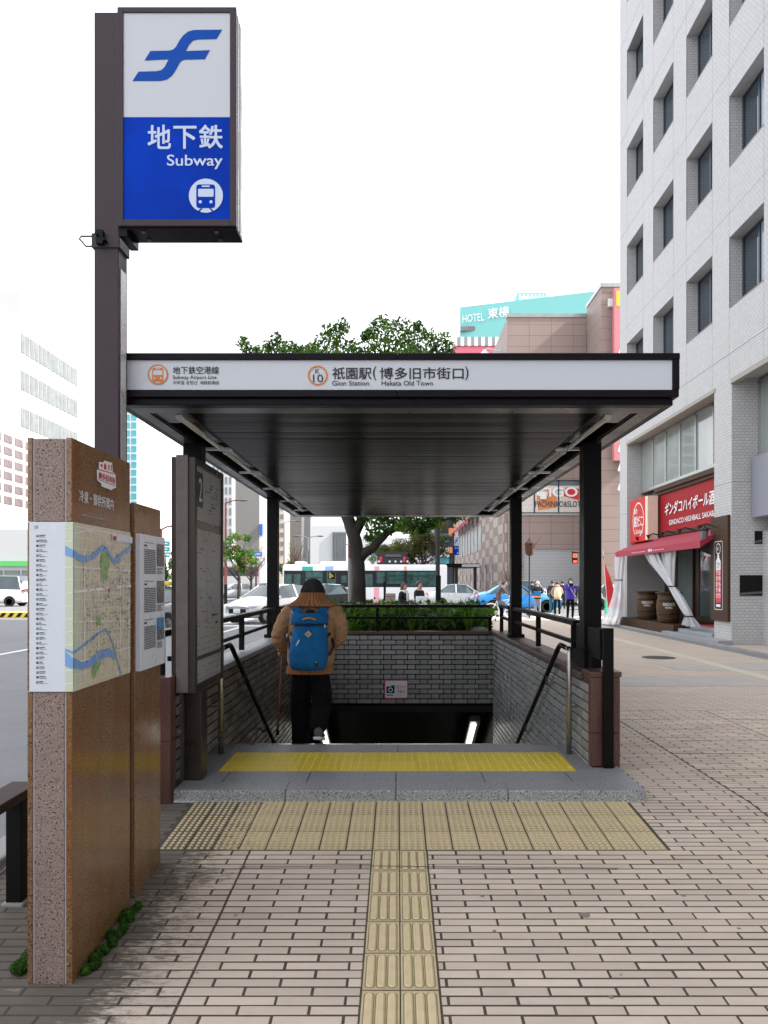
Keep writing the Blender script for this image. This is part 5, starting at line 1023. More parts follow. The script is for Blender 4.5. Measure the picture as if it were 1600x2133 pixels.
# side facade with chequered tiles
m = MB(); m.box(bxl - .30, bxl - .02, bfy + .0, 97, 0, bh - 6); m.build('chequered_cladding', K['brcheck'], bb)
m = MB()
for y in (54, 56.2): m.box(bxl - .34, bxl - .29, y, y + 1.2, 8.0, 9.6)
for k in range(9): m.box(bxl - .34, bxl - .29, 66 + k * 3.2, 68.4 + k * 3.2, 4.2, 6.6)
for k in range(7): m.box(bxl - .34, bxl - .29, 58 + k * 4.5, 59 + k * 4.5, .3, 2.9)
m.build('window_strip', K['wingrey'], bb, kind='stuff')
for k in range(6):
    y = 68 + k * 4; m = MB(); m.add([(bxl - .31, y, 8.0), (bxl - .31, y + 3.2, 8.0), (bxl - 1.3, y + 3.2, 7.0), (bxl - 1.3, y, 7.0), (bxl - 1.3, y, 6.7), (bxl - 1.3, y + 3.2, 6.7)], [(0,1,2,3),(3,2,5,4),(0,3,4)]); m.build('awning', K['awn'], bb)
for s, y in (('1', 64.4), ('H', 62)): text(s, (-y - .9, -y + .9, 6.9, 8.6), fr_west(bxl - .31, 0, 0), K['black'], bb, weight=.03, w=.25)
for k in range(5):
    y = 56 + k * 6.5; z = 18.2 - .0 * k; m = MB(); m.tube([(bxl - .02, y, z), (bxl - .9, y, z + .25), (bxl - 1.15, y, z + .1)], .05, 6); m.lathe([(.08, .25), (.2, .1), (.5, -.2), (.52, -.26)], (bxl - 1.15, y, z - .1), 12); m.build('gooseneck_lamp', K['whitew'], bb)
t = thing('projecting_sign', 'tall pink and yellow vertical sign at the corner of the brown building', 'sign', (14, 48.3, 4)); 
MB().box(XP(1278, 48.3), XP(1278, 48.3) + 1.4, 48.1, 48.6, ZP(960, 48.3), ZP(602, 48.3)).build('sign_box', K['signpink'], t); pr = Print(fr_front(XP(1278, 48.3), 48.1, 0), .01); pr.use(K['cabyel'], 0).rect(.12, 1.3, ZP(640, 48.3), ZP(608, 48.3)); pr.use(K['txtw'], 0)
for k in range(8): pr.poly([(.2, 15.6 - k * 1.2), (.9, 15.3 - k * 1.2), (1.0, 16.1 - k * 1.2), (.4, 16.2 - k * 1.2)])
pr.build('sign_print', t)
# hotel and pink building behind
t = thing('hotel_building', 'turquoise hotel tower with white roof lettering behind the brown building', 'building', (20, 118, 0))
hx0, hx1 = XP(958, 120), XP(1240, 114); hz = 44.3
m = MB(); m.add([(hx0, 120, 0), (hx1, 113.3, 0), (hx1, 140, 0), (hx0 + 3, 140, 0), (hx0, 120, hz), (hx1, 113.3, hz), (hx1, 140, hz), (hx0 + 3, 140, hz)], [(3,2,1,0),(4,5,6,7),(0,1,5,4),(1,2,6,5),(2,3,7,6),(3,0,4,7)]); m.build('wall', K['teal'], t)
MB().box(XP(1078, 119), XP(1139, 119), 119, 122, ZP(632, 119), ZP(609, 119)).build('roof_sign', K['teal'], t)
dxy = Vector((hx1 - hx0, 113.3 - 120, 0)).normalized(); frh = lambda u, v, w=0: Vector((hx0, 120, 0)) + dxy * u + Vector((0, 0, v)) + Vector((dxy.y, -dxy.x, 0)) * w
text('HOTEL', (.5, 3.9, 42.0 - .3, 43.0 - .1), frh, K['txtw'], t, w=.3); text('東横', (4.5, 7.8, 41.9, 43.5), frh, K['txtw'], t, w=.3, weight=.02); 
pr = Print(fr_front(0, 119, 0), .05); pr.use(K['txtw'], 0)
for k in range(14): u = XP(1082, 119) + k * .3; pr.rect(u, u + .2, ZP(628, 119) + (k % 3) * .2, ZP(613, 119) - (k % 2) * .3)
pr.build('sign_marks', t)
f = MB(); f.box(hx0 + .0, hx0 + 2.3, 119.2, 119.9, ZP(692, 120), ZP(683, 120)); f.build('window', K['winblue'], t)
t = thing('pink_building', 'pink building with a grey and white striped parapet below the hotel', 'building', (9, 85, 0))
px0, px1 = XP(945, 88), XP(1060, 88); MB().box(px0, px1, 88, 99, ZP(760, 88), ZP(721, 88)).build('wall', K['pinkw'], t); MB().box(px0 + 1.6, px1, 88.3, 99, 0, ZP(760, 88) - .01).build('lower_wall', K['brtile'], t)
for k in range(16): MB().box(px0 + (px1 - px0) * k / 16, px0 + (px1 - px0) * (k + 1) / 16 - .005, 87.8, 99, ZP(721, 88) + .004, ZP(703, 88)).build('parapet_panel', K['stripeg'] if k % 2 else K['whitew'], t)
# dark glass / orange building further up the street and the second subway entrance
t = thing('dark_building', 'dark clad building with orange panels at the far end of the side street', 'building', (6, 106, 0))
MB().box(XP(905, 108), XP(955, 108), 108, 130, 0, ZP(1050, 108)).build('wall', K['navydark'], t)
for a, b, c, d in ((935, 954, 1100, 1115), (935, 950, 1140, 1152), (945, 955, 1085, 1098)): MB().box(XP(a, 107.5), XP(b, 107.5), 107.4, 108, ZP(d, 107.5), ZP(c, 107.5)).build('orange_panel', K['orangep'], t)
MB().box(XP(915, 107.6), XP(936, 107.6), 107.5, 108, ZP(1160, 107.6), ZP(1140, 107.6)).build('white_panel', K['whitew'], t)
for z in (10, 7, 4): MB().box(XP(905, 107.9), XP(935, 107.9), 107.8, 108, z, z + 1.2).build('window', K['wincyan'], t)
t = thing('subway_entrance', 'far subway entrance with a blue pole sign and flat white lettered roof', 'subway entrance', (6.0, 62, 0)); ey = 62
for px in (951, 990): MB().box(XP(px, ey) - .12, XP(px, ey) + .12, ey, ey + .24, 0, ZP(1182, ey)).build('post', K['iron'], t)
MB().box(XP(930, ey), XP(1000, ey), ey - .2, ey + 5, ZP(1182, ey), ZP(1174, ey)).build('roof', K['fascia'], t); MB().box(XP(962, ey), XP(999, ey), ey - .23, ey - .205, ZP(1181, ey), ZP(1175.5, ey)).build('sign_band', K['signw'], t)
MB().box(XP(944, ey) - .05, XP(944, ey) + .12, ey, ey + .15, 0, ZP(1110, ey)).build('pole', K['iron'], t); sx = XP(946, ey); sxx = XP(956, ey)
MB().box(sx, sxx, ey - .05, ey + .12, ZP(1137, ey), ZP(1116, ey)).build('white_face', K['signw'], t); MB().box(sx, sxx, ey - .05, ey + .12, ZP(1156, ey), ZP(1137.3, ey)).build('blue_face', K['signb'], t)
pr = Print(fr_front(0, ey - .05, 0), .01); pr.use(K['logob'], 0); f_logo(pr, lambda a, b: (sx + .03 + (a - 485) / 727 * (sxx - sx - .06), ZP(1120, ey) - (b - 232) / 416 * .45)); pr.use(K['txtblue'], 0).disc(sxx - .1, ZP(1152, ey), .06, 12); pr.build('sign_print', t); text('地下鉄', (sx + .05, sxx - .05, ZP(1144, ey), ZP(1140, ey)), fr_front(0, ey - .05, 0), K['txtblue'], t, w=.02)

# ------------------------------------------------------------------ towers across the big road
def grid_block(name, label, x0, x1, y0, y1, h, wallm, winm, cols, rows, zlo, zhi, cw=.7, rh=.6, side=None, srows=None, extra=None):
    """box building; window openings as parts on the face towards the road end (-Y) and on the street side (+X)"""
    t = thing(name, label, 'building', ((x0+x1)/2, y0, 0)); MB().box(x0, x1, y0, y1, -.1, h).build('wall', wallm, t)
    me = None; Wc = (x1 - x0) / cols if cols else 0; Rh = (zhi - zlo) / max(rows, 1)
    for r in range(rows):
        for c in range(cols):
            u = x0 + Wc * (c + .5); z = zlo + Rh * (r + .5)
            if me is None: me = MB().box(-Wc*cw/2, Wc*cw/2, -.06, .05, -Rh*rh/2, Rh*rh/2).mesh('window', winm)
            put('window', me, t, (u, y0, z))
    if side:
        sc, swm, scw, srh, zl, zh, sr = side; me = None; Wd = (y1 - y0) / sc; Rr = (zh - zl) / sr
        for r in range(sr):
            for c in range(sc):
                if me is None: me = MB().box(-.05, .06, -Wd*scw/2, Wd*scw/2, -Rr*srh/2, Rr*srh/2).mesh('window', swm)
                put('window', me, t, (x1, y0 + Wd * (c + .5), zl + Rr * (r + .5)))
    return t
# white ribbon-window slab (street side seen obliquely)
Zs = 85; xR = -39.0
t = thing('office_slab', 'tall white office slab with ribbon windows across the road', 'building', (xR - 10, Zs, 0))
# corner at photo (160, 730..): far edge; near edge (40, 665)
ynear, yfar = -xR * F / (CX - 42), -xR * F / (CX - 161)
hz = ZP(668, ynear); MB().box(xR - 26, xR, ynear, yfar, -.1, hz + 3).build('wall', K['slabw'], t)
m = MB()
for k in range(7):
    zt = hz - 1.2 - k * (ZP(668, ynear) - ZP(748, ynear)) * .97
    for c in range(14): y = ynear + (yfar - ynear) * (c + .5) / 14; o = MB().box(xR - .1, xR + .05, y - (yfar-ynear)/34, y + (yfar-ynear)/34, zt - 2.0, zt).build('window', K['winblue'], t)
grid_block('grid_office_building', 'pale office block with a grid of small brown windows', xR - 25, xR + .4, 62, 86, ZP(900, 79), K['palew'], K['brownwin'], 0, 0, 5.6, 12.4, .75, .62, (11, K['brownwin'], .7, .62, 8.9, 16.2, 6))
# low shops with a green band
t = thing('convenience_store', 'low white store with a green stripe behind the parked van', 'shop', (-30, 58, 0)); MB().box(-60, -26, 58, 61.4, -.1, 5.4).build('wall', K['palew'], t); MB().box(-60, -27.5, 57.8, 57.95, 2.62, 3.0).build('stripe', K['sgreen'], t)
for k in range(5): MB().box(-33.5 + k * 1.3, -32.4 + k * 1.3, 57.9, 58.02, .2, 2.3).build('pane', K['glass2'], t)
# narrow tower with cyan glass
cy = 120; t = grid_block('glass_tower', 'slim tower with cyan glass bays seen between pole and canopy', XP(230, cy), XP(286, cy), cy, cy + 20, ZP(840, cy), K['whitew'], K['wincyan'], 4, 17, 8, ZP(845, cy), .8, .75)
cy = 150; grid_block('gridded_tower', 'white tower with rows of narrow dark windows behind the street tree', XP(380, cy), XP(484, cy), cy, cy + 15, ZP(850, cy), K['palew'], K['wingrey'], 12, 14, 6, ZP(860, cy), .5, .7)
cy = 110; t = thing('grey_block', 'plain grey windowless block with a white end bay across the junction', 'building', (XP(520, cy), cy, 0)); MB().box(XP(490, cy), XP(540, cy), cy, cy + 12, 0, ZP(985, cy)).build('wall', K['greyw'], t); MB().box(XP(540, cy) + .01, XP(553, cy), cy, cy + 12, 0, ZP(1010, cy)).build('end_bay', K['whitew'], t)
MB().box(XP(541, cy), XP(547, cy), cy - .3, cy - .02, ZP(1115, cy), ZP(1092, cy)).build('banner', K['blue_sign'], t)
cy = 112; grid_block('beige_block', 'beige office block with wide windows beside the dark ribbed tower', XP(553, cy) + .02, XP(592, cy), cy, cy + 12, ZP(1042, cy), K['beigew'], K['wingrey'], 4, 6, 5, ZP(1048, cy), .75, .5)
cy = 118; t = thing('ribbed_tower', 'dark grey ribbed tower above the bus roof', 'building', (XP(610, cy), cy, 0)); MB().box(XP(592, cy) + .3, XP(628, cy), cy, cy + 12, 0, ZP(1062, cy)).build('wall', K['dgreyw'], t)
cy = 210; t = thing('finned_block', 'pale distant block with vertical fins behind the tree trunk', 'building', (XP(690, cy), cy, 0)); MB().box(XP(650, cy), XP(722, cy), cy, cy + 20, 0, ZP(1095, cy)).build('wall', K['palew'], t)
for k in range(10): MB().box(XP(693 + k * 3, cy), XP(694.3 + k * 3, cy), cy - .6, cy - .01, ZP(1168, cy), ZP(1108, cy)).build('fin', K['wingrey'], t)
cy = 260; t = thing('far_tower', 'faint distant tower far down the avenue', 'building', (XP(640, cy), cy, 0)); MB().box(XP(628, cy), XP(650, cy), cy, cy + 20, 0, ZP(1070, cy)).build('wall', K['palew'], t)
for k in range(8): MB().box(XP(632, cy), XP(646, cy), cy - .2, cy - .01, 8 + k * 2.1, 8.9 + k * 2.1).build('window', K['wingrey'], t)
cy = 300; t = thing('low_far_block', 'low pale block at the end of the avenue', 'building', (XP(800, cy), cy, 0)); MB().box(XP(735, cy), XP(905, cy), cy, cy + 20, 0, ZP(1120, cy)).build('wall', K['palew'], t)
for k in range(14):
    for r in range(4): MB().box(XP(738 + k * 12, cy), XP(744 + k * 12, cy), cy - .2, cy - .01, 4 + r * 3.4, 6 + r * 3.4).build('window', K['wingrey'], t)
cy = 95; t = thing('covered_walkway', 'low white roofed walkway behind the street tree', 'walkway', (XP(500, cy), cy, 0)); MB().box(XP(440, cy), XP(535, cy), cy, cy + 4, ZP(1180, cy), ZP(1168, cy)).build('roof', K['whitew'], t); MB().box(XP(440, cy), XP(530, cy), cy + .5, cy + 3, ZP(1216, cy), ZP(1200, cy)).build('parapet', K['whitew'], t); MB().box(XP(440, cy), XP(530, cy), cy + 2.5, cy + 3, ZP(1200, cy), ZP(1181, cy)).build('glass_screen', K['wingrey'], t)
# unseen skylight blocker

# block added out of view behind the viewpoint to cut skylight on faces towards it
m = MB(); m.box(-1.5, 30, -40, -21, -.1, 34)
for k in range(9):
    for r in range(9): m.box(.2 + k * 3.2, 2.2 + k * 3.2, -21, -20.95, 2 + r * 3.5, 3.9 + r * 3.5)
m.build('skylight_blocker', K['btile'], kind='structure')
# ------------------------------------------------------------------ vegetation
def leaf_cloud(name, clumps, mats, parent, size=.07, per=150, flat=.55, kind=None, seed=1, **k):
    g = np.random.default_rng(seed); Vv = []; mi = []
    for ci, (c, r) in enumerate(clumps):
        r = np.array(r if isinstance(r, (tuple, list)) else (r, r, r * .8)); n = int(per * max(.3, (r.prod() ** (1/3) / .3) ** 2))
        d = g.normal(size=(n, 3)); d /= np.linalg.norm(d, axis=1)[:, None]; p = np.array(c) + d * r * (g.random((n, 1)) ** .45)
        nr = g.normal(size=(n, 3)) + d * .6 + np.array([0, 0, flat]); nr /= np.linalg.norm(nr, axis=1)[:, None]
        a = np.cross(nr, g.normal(size=(n, 3))); a /= np.linalg.norm(a, axis=1)[:, None]; b = np.cross(nr, a)
        s = size * g.uniform(.6, 1.35, (n, 1)); L = a * s; W = b * s * .42
        Vv.append(np.stack([p - L, p + W + nr * s * .12, p + L, p - W + nr * s * .12], 1)); mi.append(np.full(n, ci % len(mats)) if len(mats) > 1 and g.random() < 2 else np.zeros(n))
    V4 = np.concatenate(Vv).reshape(-1, 3); mi = np.concatenate(mi).astype(int); n = len(V4) // 4
    off = base(parent); V4 = V4 - np.array(off)
    me = bpy.data.meshes.new(name); me.vertices.add(len(V4)); me.vertices.foreach_set('co', V4.ravel()); me.loops.add(n * 4); me.loops.foreach_set('vertex_index', np.arange(n * 4)); me.polygons.add(n); me.polygons.foreach_set('loop_start', np.arange(n) * 4); me.polygons.foreach_set('loop_total', np.full(n, 4))
    for m_ in mats: me.materials.append(m_)
    me.polygons.foreach_set('material_index', mi); me.update(); me.validate()
    return tag(put(name, me, parent), kind=kind, **k)
TZ = 14.6
tree = thing('street_tree', 'grey barked evergreen tree rising behind the canopy out of the planting', 'tree', (XP(745, TZ), TZ, .5))
def tp(px, py, dz=0): return P(px, py, TZ + dz)
m = MB()
m.tube([tp(746, 1275), tp(747, 1252), tp(748, 1210), tp(747, 1180), tp(744, 1155), tp(741, 1130), tp(735, 1108), tp(727, 1085), tp(716, 1060, .1), tp(706, 1010, .2), tp(695, 950, .2), tp(690, 860, .2), tp(700, 760), tp(702, 700)], [.17, .145, .125, .122, .128, .128, .125, .118, .11, .1, .085, .065, .04, .015], 14)
m.tube([tp(745, 1168), tp(758, 1152), tp(775, 1143), tp(790, 1126), tp(808, 1108), tp(830, 1098, .1), tp(852, 1082, .1), tp(872, 1050, .15), tp(880, 980, .2), tp(868, 880, .2), tp(845, 780), tp(843, 700)], [.12, .10, .085, .078, .07, .065, .06, .055, .05, .04, .025, .01], 12)
m.tube([tp(738, 1115), tp(752, 1085), tp(765, 1050, -.1), tp(775, 980, -.2), tp(785, 850, -.2), tp(800, 760, -.1), tp(803, 690)], [.10, .095, .085, .07, .05, .03, .01], 12)
m.tube([tp(712, 1040), tp(660, 960), tp(610, 860), tp(575, 770), tp(570, 715)], [.09, .07, .045, .025, .008], 8)
m.tube([tp(650, 950), tp(580, 870), tp(530, 790), tp(512, 730)], [.05, .035, .02, .007], 8); m.tube([tp(872, 1000), tp(910, 900), tp(920, 800), tp(905, 710)], [.05, .04, .025, .008], 8)
m.tube([tp(830, 1098), tp(880, 1092), tp(930, 1082), tp(985, 1068)], [.05, .035, .025, .008], 8)
m.build('trunk', K['bark'], tree, smooth=True)
cl = []
for px, py, r in ((505, 712, .13), (517, 724, .13), (535, 728, .1), (560, 718, .12), (575, 704, .12), (585, 722, .16), (603, 722, .14), (620, 728, .17), (650, 722, .14), (682, 690, .16), (700, 684, .17), (715, 676, .15), (700, 710, .2), (672, 716, .2), (730, 722, .2), (750, 728, .15), (780, 674, .14), (800, 668, .15), (815, 680, .17), (795, 700, .2), (820, 712, .24), (780, 720, .2), (838, 676, .16), (855, 690, .17), (846, 715, .22), (868, 722, .18), (880, 690, .14), (893, 700, .18), (910, 716, .2), (925, 705, .16), (935, 724, .14), (760, 700, .1), (870, 676, .1), (770, 690, .1), (640, 732, .15)):
    cl.append((tuple(tp(px, py + 3, rng.uniform(-.45, .45))), (r * .98, r * .98, r * 1.15)))
for px in range(560, 945, 34): cl.append((tuple(tp(px, 740 + rng.uniform(-5, 6), rng.uniform(-.5, .5))), .2))
for i in range(60):
    a = rng.uniform(0, 6.28); q = rng.uniform(.3, 1) ** .5; cl.append(((XP(735, TZ) + math.cos(a) * 1.9 * q, TZ + math.sin(a) * 1.3 * q + .1, rng.uniform(3.7, 5.6)), rng.uniform(.2, .36)))
for px, py, r in ((775, 1092, .2), (790, 1078, .2), (800, 1102, .2), (782, 1112, .17), (768, 1120, .12), (815, 1088, .26), (845, 1082, .28), (870, 1085, .26), (895, 1082, .2), (835, 1100, .16), (860, 1100, .16), (890, 1096, .18), (905, 1090, .14), (915, 1074, .12), (945, 1078, .14), (965, 1072, .14), (985, 1070, .15), (1000, 1066, .1), (760, 1080, .12), (740, 1065, .2), (800, 1066, .25), (850, 1066, .25), (900, 1066, .2), (880, 1104, .12)):
    cl.append((tuple(tp(px, py, rng.uniform(-.35, .3))), r))
leaf_cloud('crown', cl, [K['leaf2'], K['leaf1'], K['leaf2']], tree, .044, 350, seed=4)

# planting behind the back wall
m = MB(); m.box(-1.7, 1.66, WB + .21, 16.0, -.1, .52); m.build('planting_bed', K['soil'], kind='structure')
m = MB(); m.box(-1.85, 1.8, 16.01, 16.2, -.1, .6); m.box(1.67, 1.82, WB + .22, 16.0, -.1, .55); m.box(-1.85, -1.71, WB + .22, 16.0, -.1, .55); m.build('planter_kerb', K['coping'], kind='structure')
g = random.Random(11); m = MB()
def blade_tuft(m, x, y, z, n, h, spread):
    for i in range(n):
        a = g.uniform(0, 6.28); L = h * g.uniform(.7, 1.2); w = g.uniform(.014, .026) ; d = Vector((math.cos(a), math.sin(a), 0)); sd = Vector((-d.y, d.x, 0)); vs = []
        sp = spread * g.uniform(.5, 1.2)
        for k in range(5):
            t = k / 4; p = Vector((x, y, z)) + d * sp * t * t + Vector((0, 0, L * (t - .38 * t ** 3 * (sp / max(.15, h))))); ww = w * (1 - t ** 3) + .002; vs += [p - sd * ww, p + sd * ww]
        m.cur = 0 if g.random() < .6 else 1; m.add(vs, [(2*k, 2*k+1, 2*k+3, 2*k+2) for k in range(4)])
for i in range(170):
    blade_tuft(m, g.uniform(-1.55, 1.45), g.uniform(WB + .35, 15.4), .52, 15, g.uniform(.42, .62), g.uniform(.22, .42))
m.build('strap_leaf_plants', [K['leaf3'], K['leaf2']], kind='stuff')
cl = [((g.uniform(-1.6, 1.5), g.uniform(WB + .3, 14.5), g.uniform(.6, 1.0)), g.uniform(.13, .24)) for i in range(150)]
leaf_cloud('low_shrubbery', cl, [K['leaf1'], K['leaf2'], K['leaf1']], None, .062, 110, seed=5, kind='stuff')
m = MB(); m.ball((1.25, WB + .45, .62), (.22, .15, .13)); tag(m.build('boulder', K['step'], smooth=True), 'smooth round rock among the plants behind the railing', 'rock')
# dry shrubs beyond
for px, Z, lab, mm, r in ((985, 21, 'brown and green low shrub beside the bicycle', [K['drybush'], K['leaf4']], .5), (950, 21.5, 'brown clipped shrub between the bus and the bicycle', [K['drybush'], K['leaf1']], .35), (910, 22, 'dry reddish shrub in front of the end of the bus', [K['drybush'], K['leaf4']], .35)):
    t = thing('shrub', lab, 'shrub', (XP(px, Z), Z, .3)); c = (XP(px, Z), Z, .72); leaf_cloud('foliage', [((c[0] + g.uniform(-r, r), Z + g.uniform(-.3, .3), .62 + g.uniform(-.1, .12)), .24) for i in range(7)], mm, t, .05, 110, seed=px)
    q = MB()
    for i in range(5): q.tube([(c[0], Z, .0), (c[0] + g.uniform(-.3, .3), Z, .6)], .012, 5)
    q.build('stem', K['twig'], t)
# moss at the monument foot
for x, y0, y1, lab in ((-1.225, 3.05, 3.60, 'strip of green moss along the foot of the stone monument'), (-1.49, 3.05, 3.2, 'small clump of green moss by the back foot of the monument')):
    t = thing('moss_patch', lab, 'moss', (x, y0, gz(x, y0)))
    cl = []
    for i in range(26):
        y = g.uniform(y0, y1); xx = x + g.uniform(-.02, .02) - (.02 if x < -1.4 else 0); cl.append(((xx, y, gz(xx, y) + .012), (.022, .03, .02)))
    q = MB()
    for c, r in cl: q.ball(c, tuple(v * g.uniform(.5, 1) for v in r), 7, 5)
    q.build('moss_cushion', K['moss'], t, kind='stuff', smooth=True); leaf_cloud('moss_tips', cl, [K['moss']], t, .006, 900, seed=8, kind='stuff')
# street trees further off
def far_tree(px, Z, h, rad, label, mats, bare=False, seed=1, zc=.62):
    x = XP(px, Z); t = thing('street_tree', label, 'tree', (x, Z, -.1)); r_ = random.Random(seed); m = MB()
    m.tube([(x, Z, -.12), (x + .05, Z, h * .3), (x - .03, Z, h * .55), (x, Z, h * .8)], [h * .028, h * .022, h * .016, h * .006], 8)
    for i in range(9 if not bare else 26):
        a = r_.uniform(0, 6.28); z0 = h * r_.uniform(.3, .6); e = Vector((x + math.cos(a) * rad * r_.uniform(.5, 1), Z + math.sin(a) * rad * .8, h * r_.uniform(.55, .98))); s = Vector((x, Z, z0)); mid = s.lerp(e, .5) + Vector((0, 0, -.04 * h)); m.tube([s, mid, e], [h * .01, h * .006, h * .002], 5)
        if bare:
            for q in range(5): e2 = mid.lerp(e, r_.random()); m.tube([e2, e2 + Vector((r_.uniform(-.5, .5), r_.uniform(-.4, .4), r_.uniform(.1, .6))) * rad * .5], [h * .003, h * .001], 4)
    m.build('trunk', K['bark'] if not bare else K['twig'], t)
    if mats: leaf_cloud('crown', [((x + r_.gauss(0, .45) * rad, Z + r_.gauss(0, .4) * rad, h * zc + r_.gauss(0, .11) * h), rad * r_.uniform(.16, .32)) for i in range(34)], mats, t, .085 if Z > 40 else .07, 110 if Z > 40 else 140, seed=seed)
    return t
far_tree(497, 48, 4.6, 1.25, 'spreading dark green street tree near the maroon lamp post', [K['leaf1'], K['leaf2'], K['leaf4']], seed=21, zc=.66)
far_tree(345, 42, 3.6, .9, 'green tree under the teal direction sign', [K['leaf2'], K['leaf1']], seed=22, zc=.6)
far_tree(600, 70, 4.2, 1.2, 'pale yellow green tree at the corner of the beige block', [K['leaf4'], K['leaf2']], seed=23)
far_tree(618, 84, 6.2, 1.6, 'bare brown tree in front of the ribbed tower', None, True, 24); far_tree(522, 64, 4.6, 1.8, 'leafless reddish tree beside the blue road sign', None, True, 25)
far_tree(880, 60, 6.0, 2.4, 'bare branched tree behind the end of the bus', [K['leaf4']], True, 26, .75); far_tree(812, 66, 5.2, 2.0, 'dense green tree above the middle of the bus', [K['leaf2'], K['leaf4']], seed=27, zc=.75); far_tree(845, 72, 5.4, 2.2, 'bare brown tree between the green tree and the poles', None, True, 28)
far_tree(1066, 31.5, 2.5, .5, 'thin bare sapling beside the cyclist', None, True, 29)
t = thing('clipped_hedge', 'low green hedge on the median behind the white hatchback', 'hedge', (XP(530, 44), 44, 0)); leaf_cloud('foliage', [((XP(505, 44) + i * .35, 44 + g.uniform(-.3, .3), .3 + g.uniform(-.1, .1)), .34) for i in range(8)], [K['leaf2'], K['leaf3']], t, .09, 60, seed=31)

# ------------------------------------------------------------------ street furniture
def lamp_post(px, Z, h, arm, label, m_=None, double=False, base_grey=0):
    x = XP(px, Z); t = thing('street_lamp', label, 'street lamp', (x, Z, -.1)); m = MB(); m.tube([(x, Z, -.1 + base_grey), (x, Z, h)], [.11, .07], 8); m.build('pole', m_ or K['rustpole'], t)
    if base_grey: m = MB(); m.tube([(x, Z, -.1), (x, Z, base_grey - .11)], .115, 8); m.build('pole_base', K['black'], t)
    for s in ((1, -1) if double else (1,)):
        m = MB(); m.tube([(x, Z, h - .05), (x + arm * .4 * s, Z, h + .1), (x + arm * s, Z, h + .18)], .045, 6); m.build('arm', m_ or K['rustpole'], t); m = MB(); m.ball((x + (arm + .25) * s, Z, h + .16), (.38, .14, .08), 10, 6); m.build('lamp_head', K['dsteel'], t)
lamp_post(470, 52, ZP(1047, 52), .9, 'maroon street lamp in front of the gridded tower', base_grey=1.4); lamp_post(336, 42, ZP(1101, 42), .8, 'maroon lamp post carrying the teal direction sign'); lamp_post(642, 80, ZP(1120, 80), 1.0, 'grey twin armed street lamp above the bus', K['greypole'], True); lamp_post(592, 80, ZP(1088, 80), 1.2, 'thin grey street lamp beside the canopy post', K['greypole'])
t = thing('direction_sign', 'teal road direction sign with white arrows on the maroon pole', 'road sign', (XP(343, 41.8), 41.8, 2.6)); sx0, sx1 = XP(322, 41.8), XP(354, 41.8)
for k, (a, b) in enumerate(((1127, 1138), (1139, 1149), (1150, 1161))):
    z0, z1_ = ZP(b, 41.8), ZP(a, 41.8); MB().box(sx0, sx1, 41.75, 41.8, z0, z1_ - .01).build('sign_plate', K['teal_sign'], t); pr = Print(fr_front(0, 41.75, 0), .01); pr.use(K['txtw'], 0); u = sx0 + .52; c = (z0 + z1_) / 2; pr.line([(u, c), (u + .2, c)], .05); pr.poly([(u + .2, c - .09), (u + .32, c), (u + .2, c + .09)]) if k == 2 else pr.poly([(u, c - .08), (u - .1, c), (u, c + .08)]); pr.rect(sx0 + .1, sx0 + .36, c - .06, c + .06); pr.build('sign_print', t)
t = thing('road_name_sign', 'blue and white overhead road sign beside the street tree', 'road sign', (XP(530, 60), 60, 0)); MB().box(XP(523, 60), XP(546, 60), 59.9, 60, ZP(1159, 60), ZP(1150, 60)).build('sign_plate', K['blue_sign'], t); MB().box(XP(513, 60), XP(540, 60), 59.8, 59.89, ZP(1163, 60), ZP(1159.5, 60)).build('sign_plate', K['signw'], t); MB().box(XP(533, 60) - .06, XP(533, 60) + .06, 60.01, 60.12, -.1, ZP(1152, 60)).build('pole', K['rustpole'], t)
text('祇園町', (XP(531, 60), XP(544, 60), ZP(1156, 60), ZP(1152, 60)), fr_front(0, 59.9, 0), K['txtw'], t, w=.02)
t = thing('bus_stop_pole', 'grey and red roadside pole standing against the tree trunk', 'pole', (XP(730, 16.4), 16.4, 0)); x = XP(730, 16.4); m = MB(); m.tube([(x, 16.4, 0), (x, 16.4, ZP(1163, 16.4))], .052, 10); m.build('lower_pole', K['greypole'], t); m = MB(); m.tube([(x, 16.4, ZP(1163, 16.4) + .002), (x, 16.4, 4.6)], .054, 10); m.build('upper_pole', K['rustpole'], t); m = MB(); m.lathe([(.06, -.015), (.09, -.01), (.09, .01), (.06, .015)], (x, 16.4, ZP(1134, 16.4)), 10); m.box(x - .11, x + .11, 16.38, 16.42, ZP(1134, 16.4) - .012, ZP(1134, 16.4) + .012); m.build('clamp_ring', K['steel'], t)
t = thing('utility_pole', 'dark utility pole with a control box beside the end of the bus', 'pole', (XP(912, 24), 24, 0)); x = XP(912, 24); m = MB(); m.tube([(x, 24, 0), (x, 24, 5.5)], .07, 10); m.build('pole', K['iron'], t); MB().box(x - .07, x + .09, 23.85, 23.99, .7, ZP(1199, 24)).build('control_box', K['black'], t)
t = thing('stop_board', 'narrow black post with a red lettered white board near the bus', 'bus stop', (XP(800, 23.5), 23.5, 0)); MB().box(XP(799, 23.5), XP(804, 23.5), 23.5, 23.56, 0, ZP(1211, 23.5)).build('post', K['black'], t)
t = thing('wayside_planter', 'brown planter corner behind the seated woman', 'planter', (XP(815, 23), 23, 0)); MB().box(XP(803, 23), XP(824, 23), 23, 23.5, 0, ZP(1236, 23)).build('box', K['brtile'], t, bevel=.02)
t = thing('lantern_post', 'old style iron lantern on a thin post at the crossing', 'street lamp', (XP(1103, 33), 33, 0)); x = XP(1103, 33); m = MB(); m.tube([(x, 33, -.1), (x, 33, ZP(1158, 33))], .035, 8); m.lathe([(.13, 0), (.05, .3)], (x, 33, 0), 8); m.build('post', K['iron'], t)
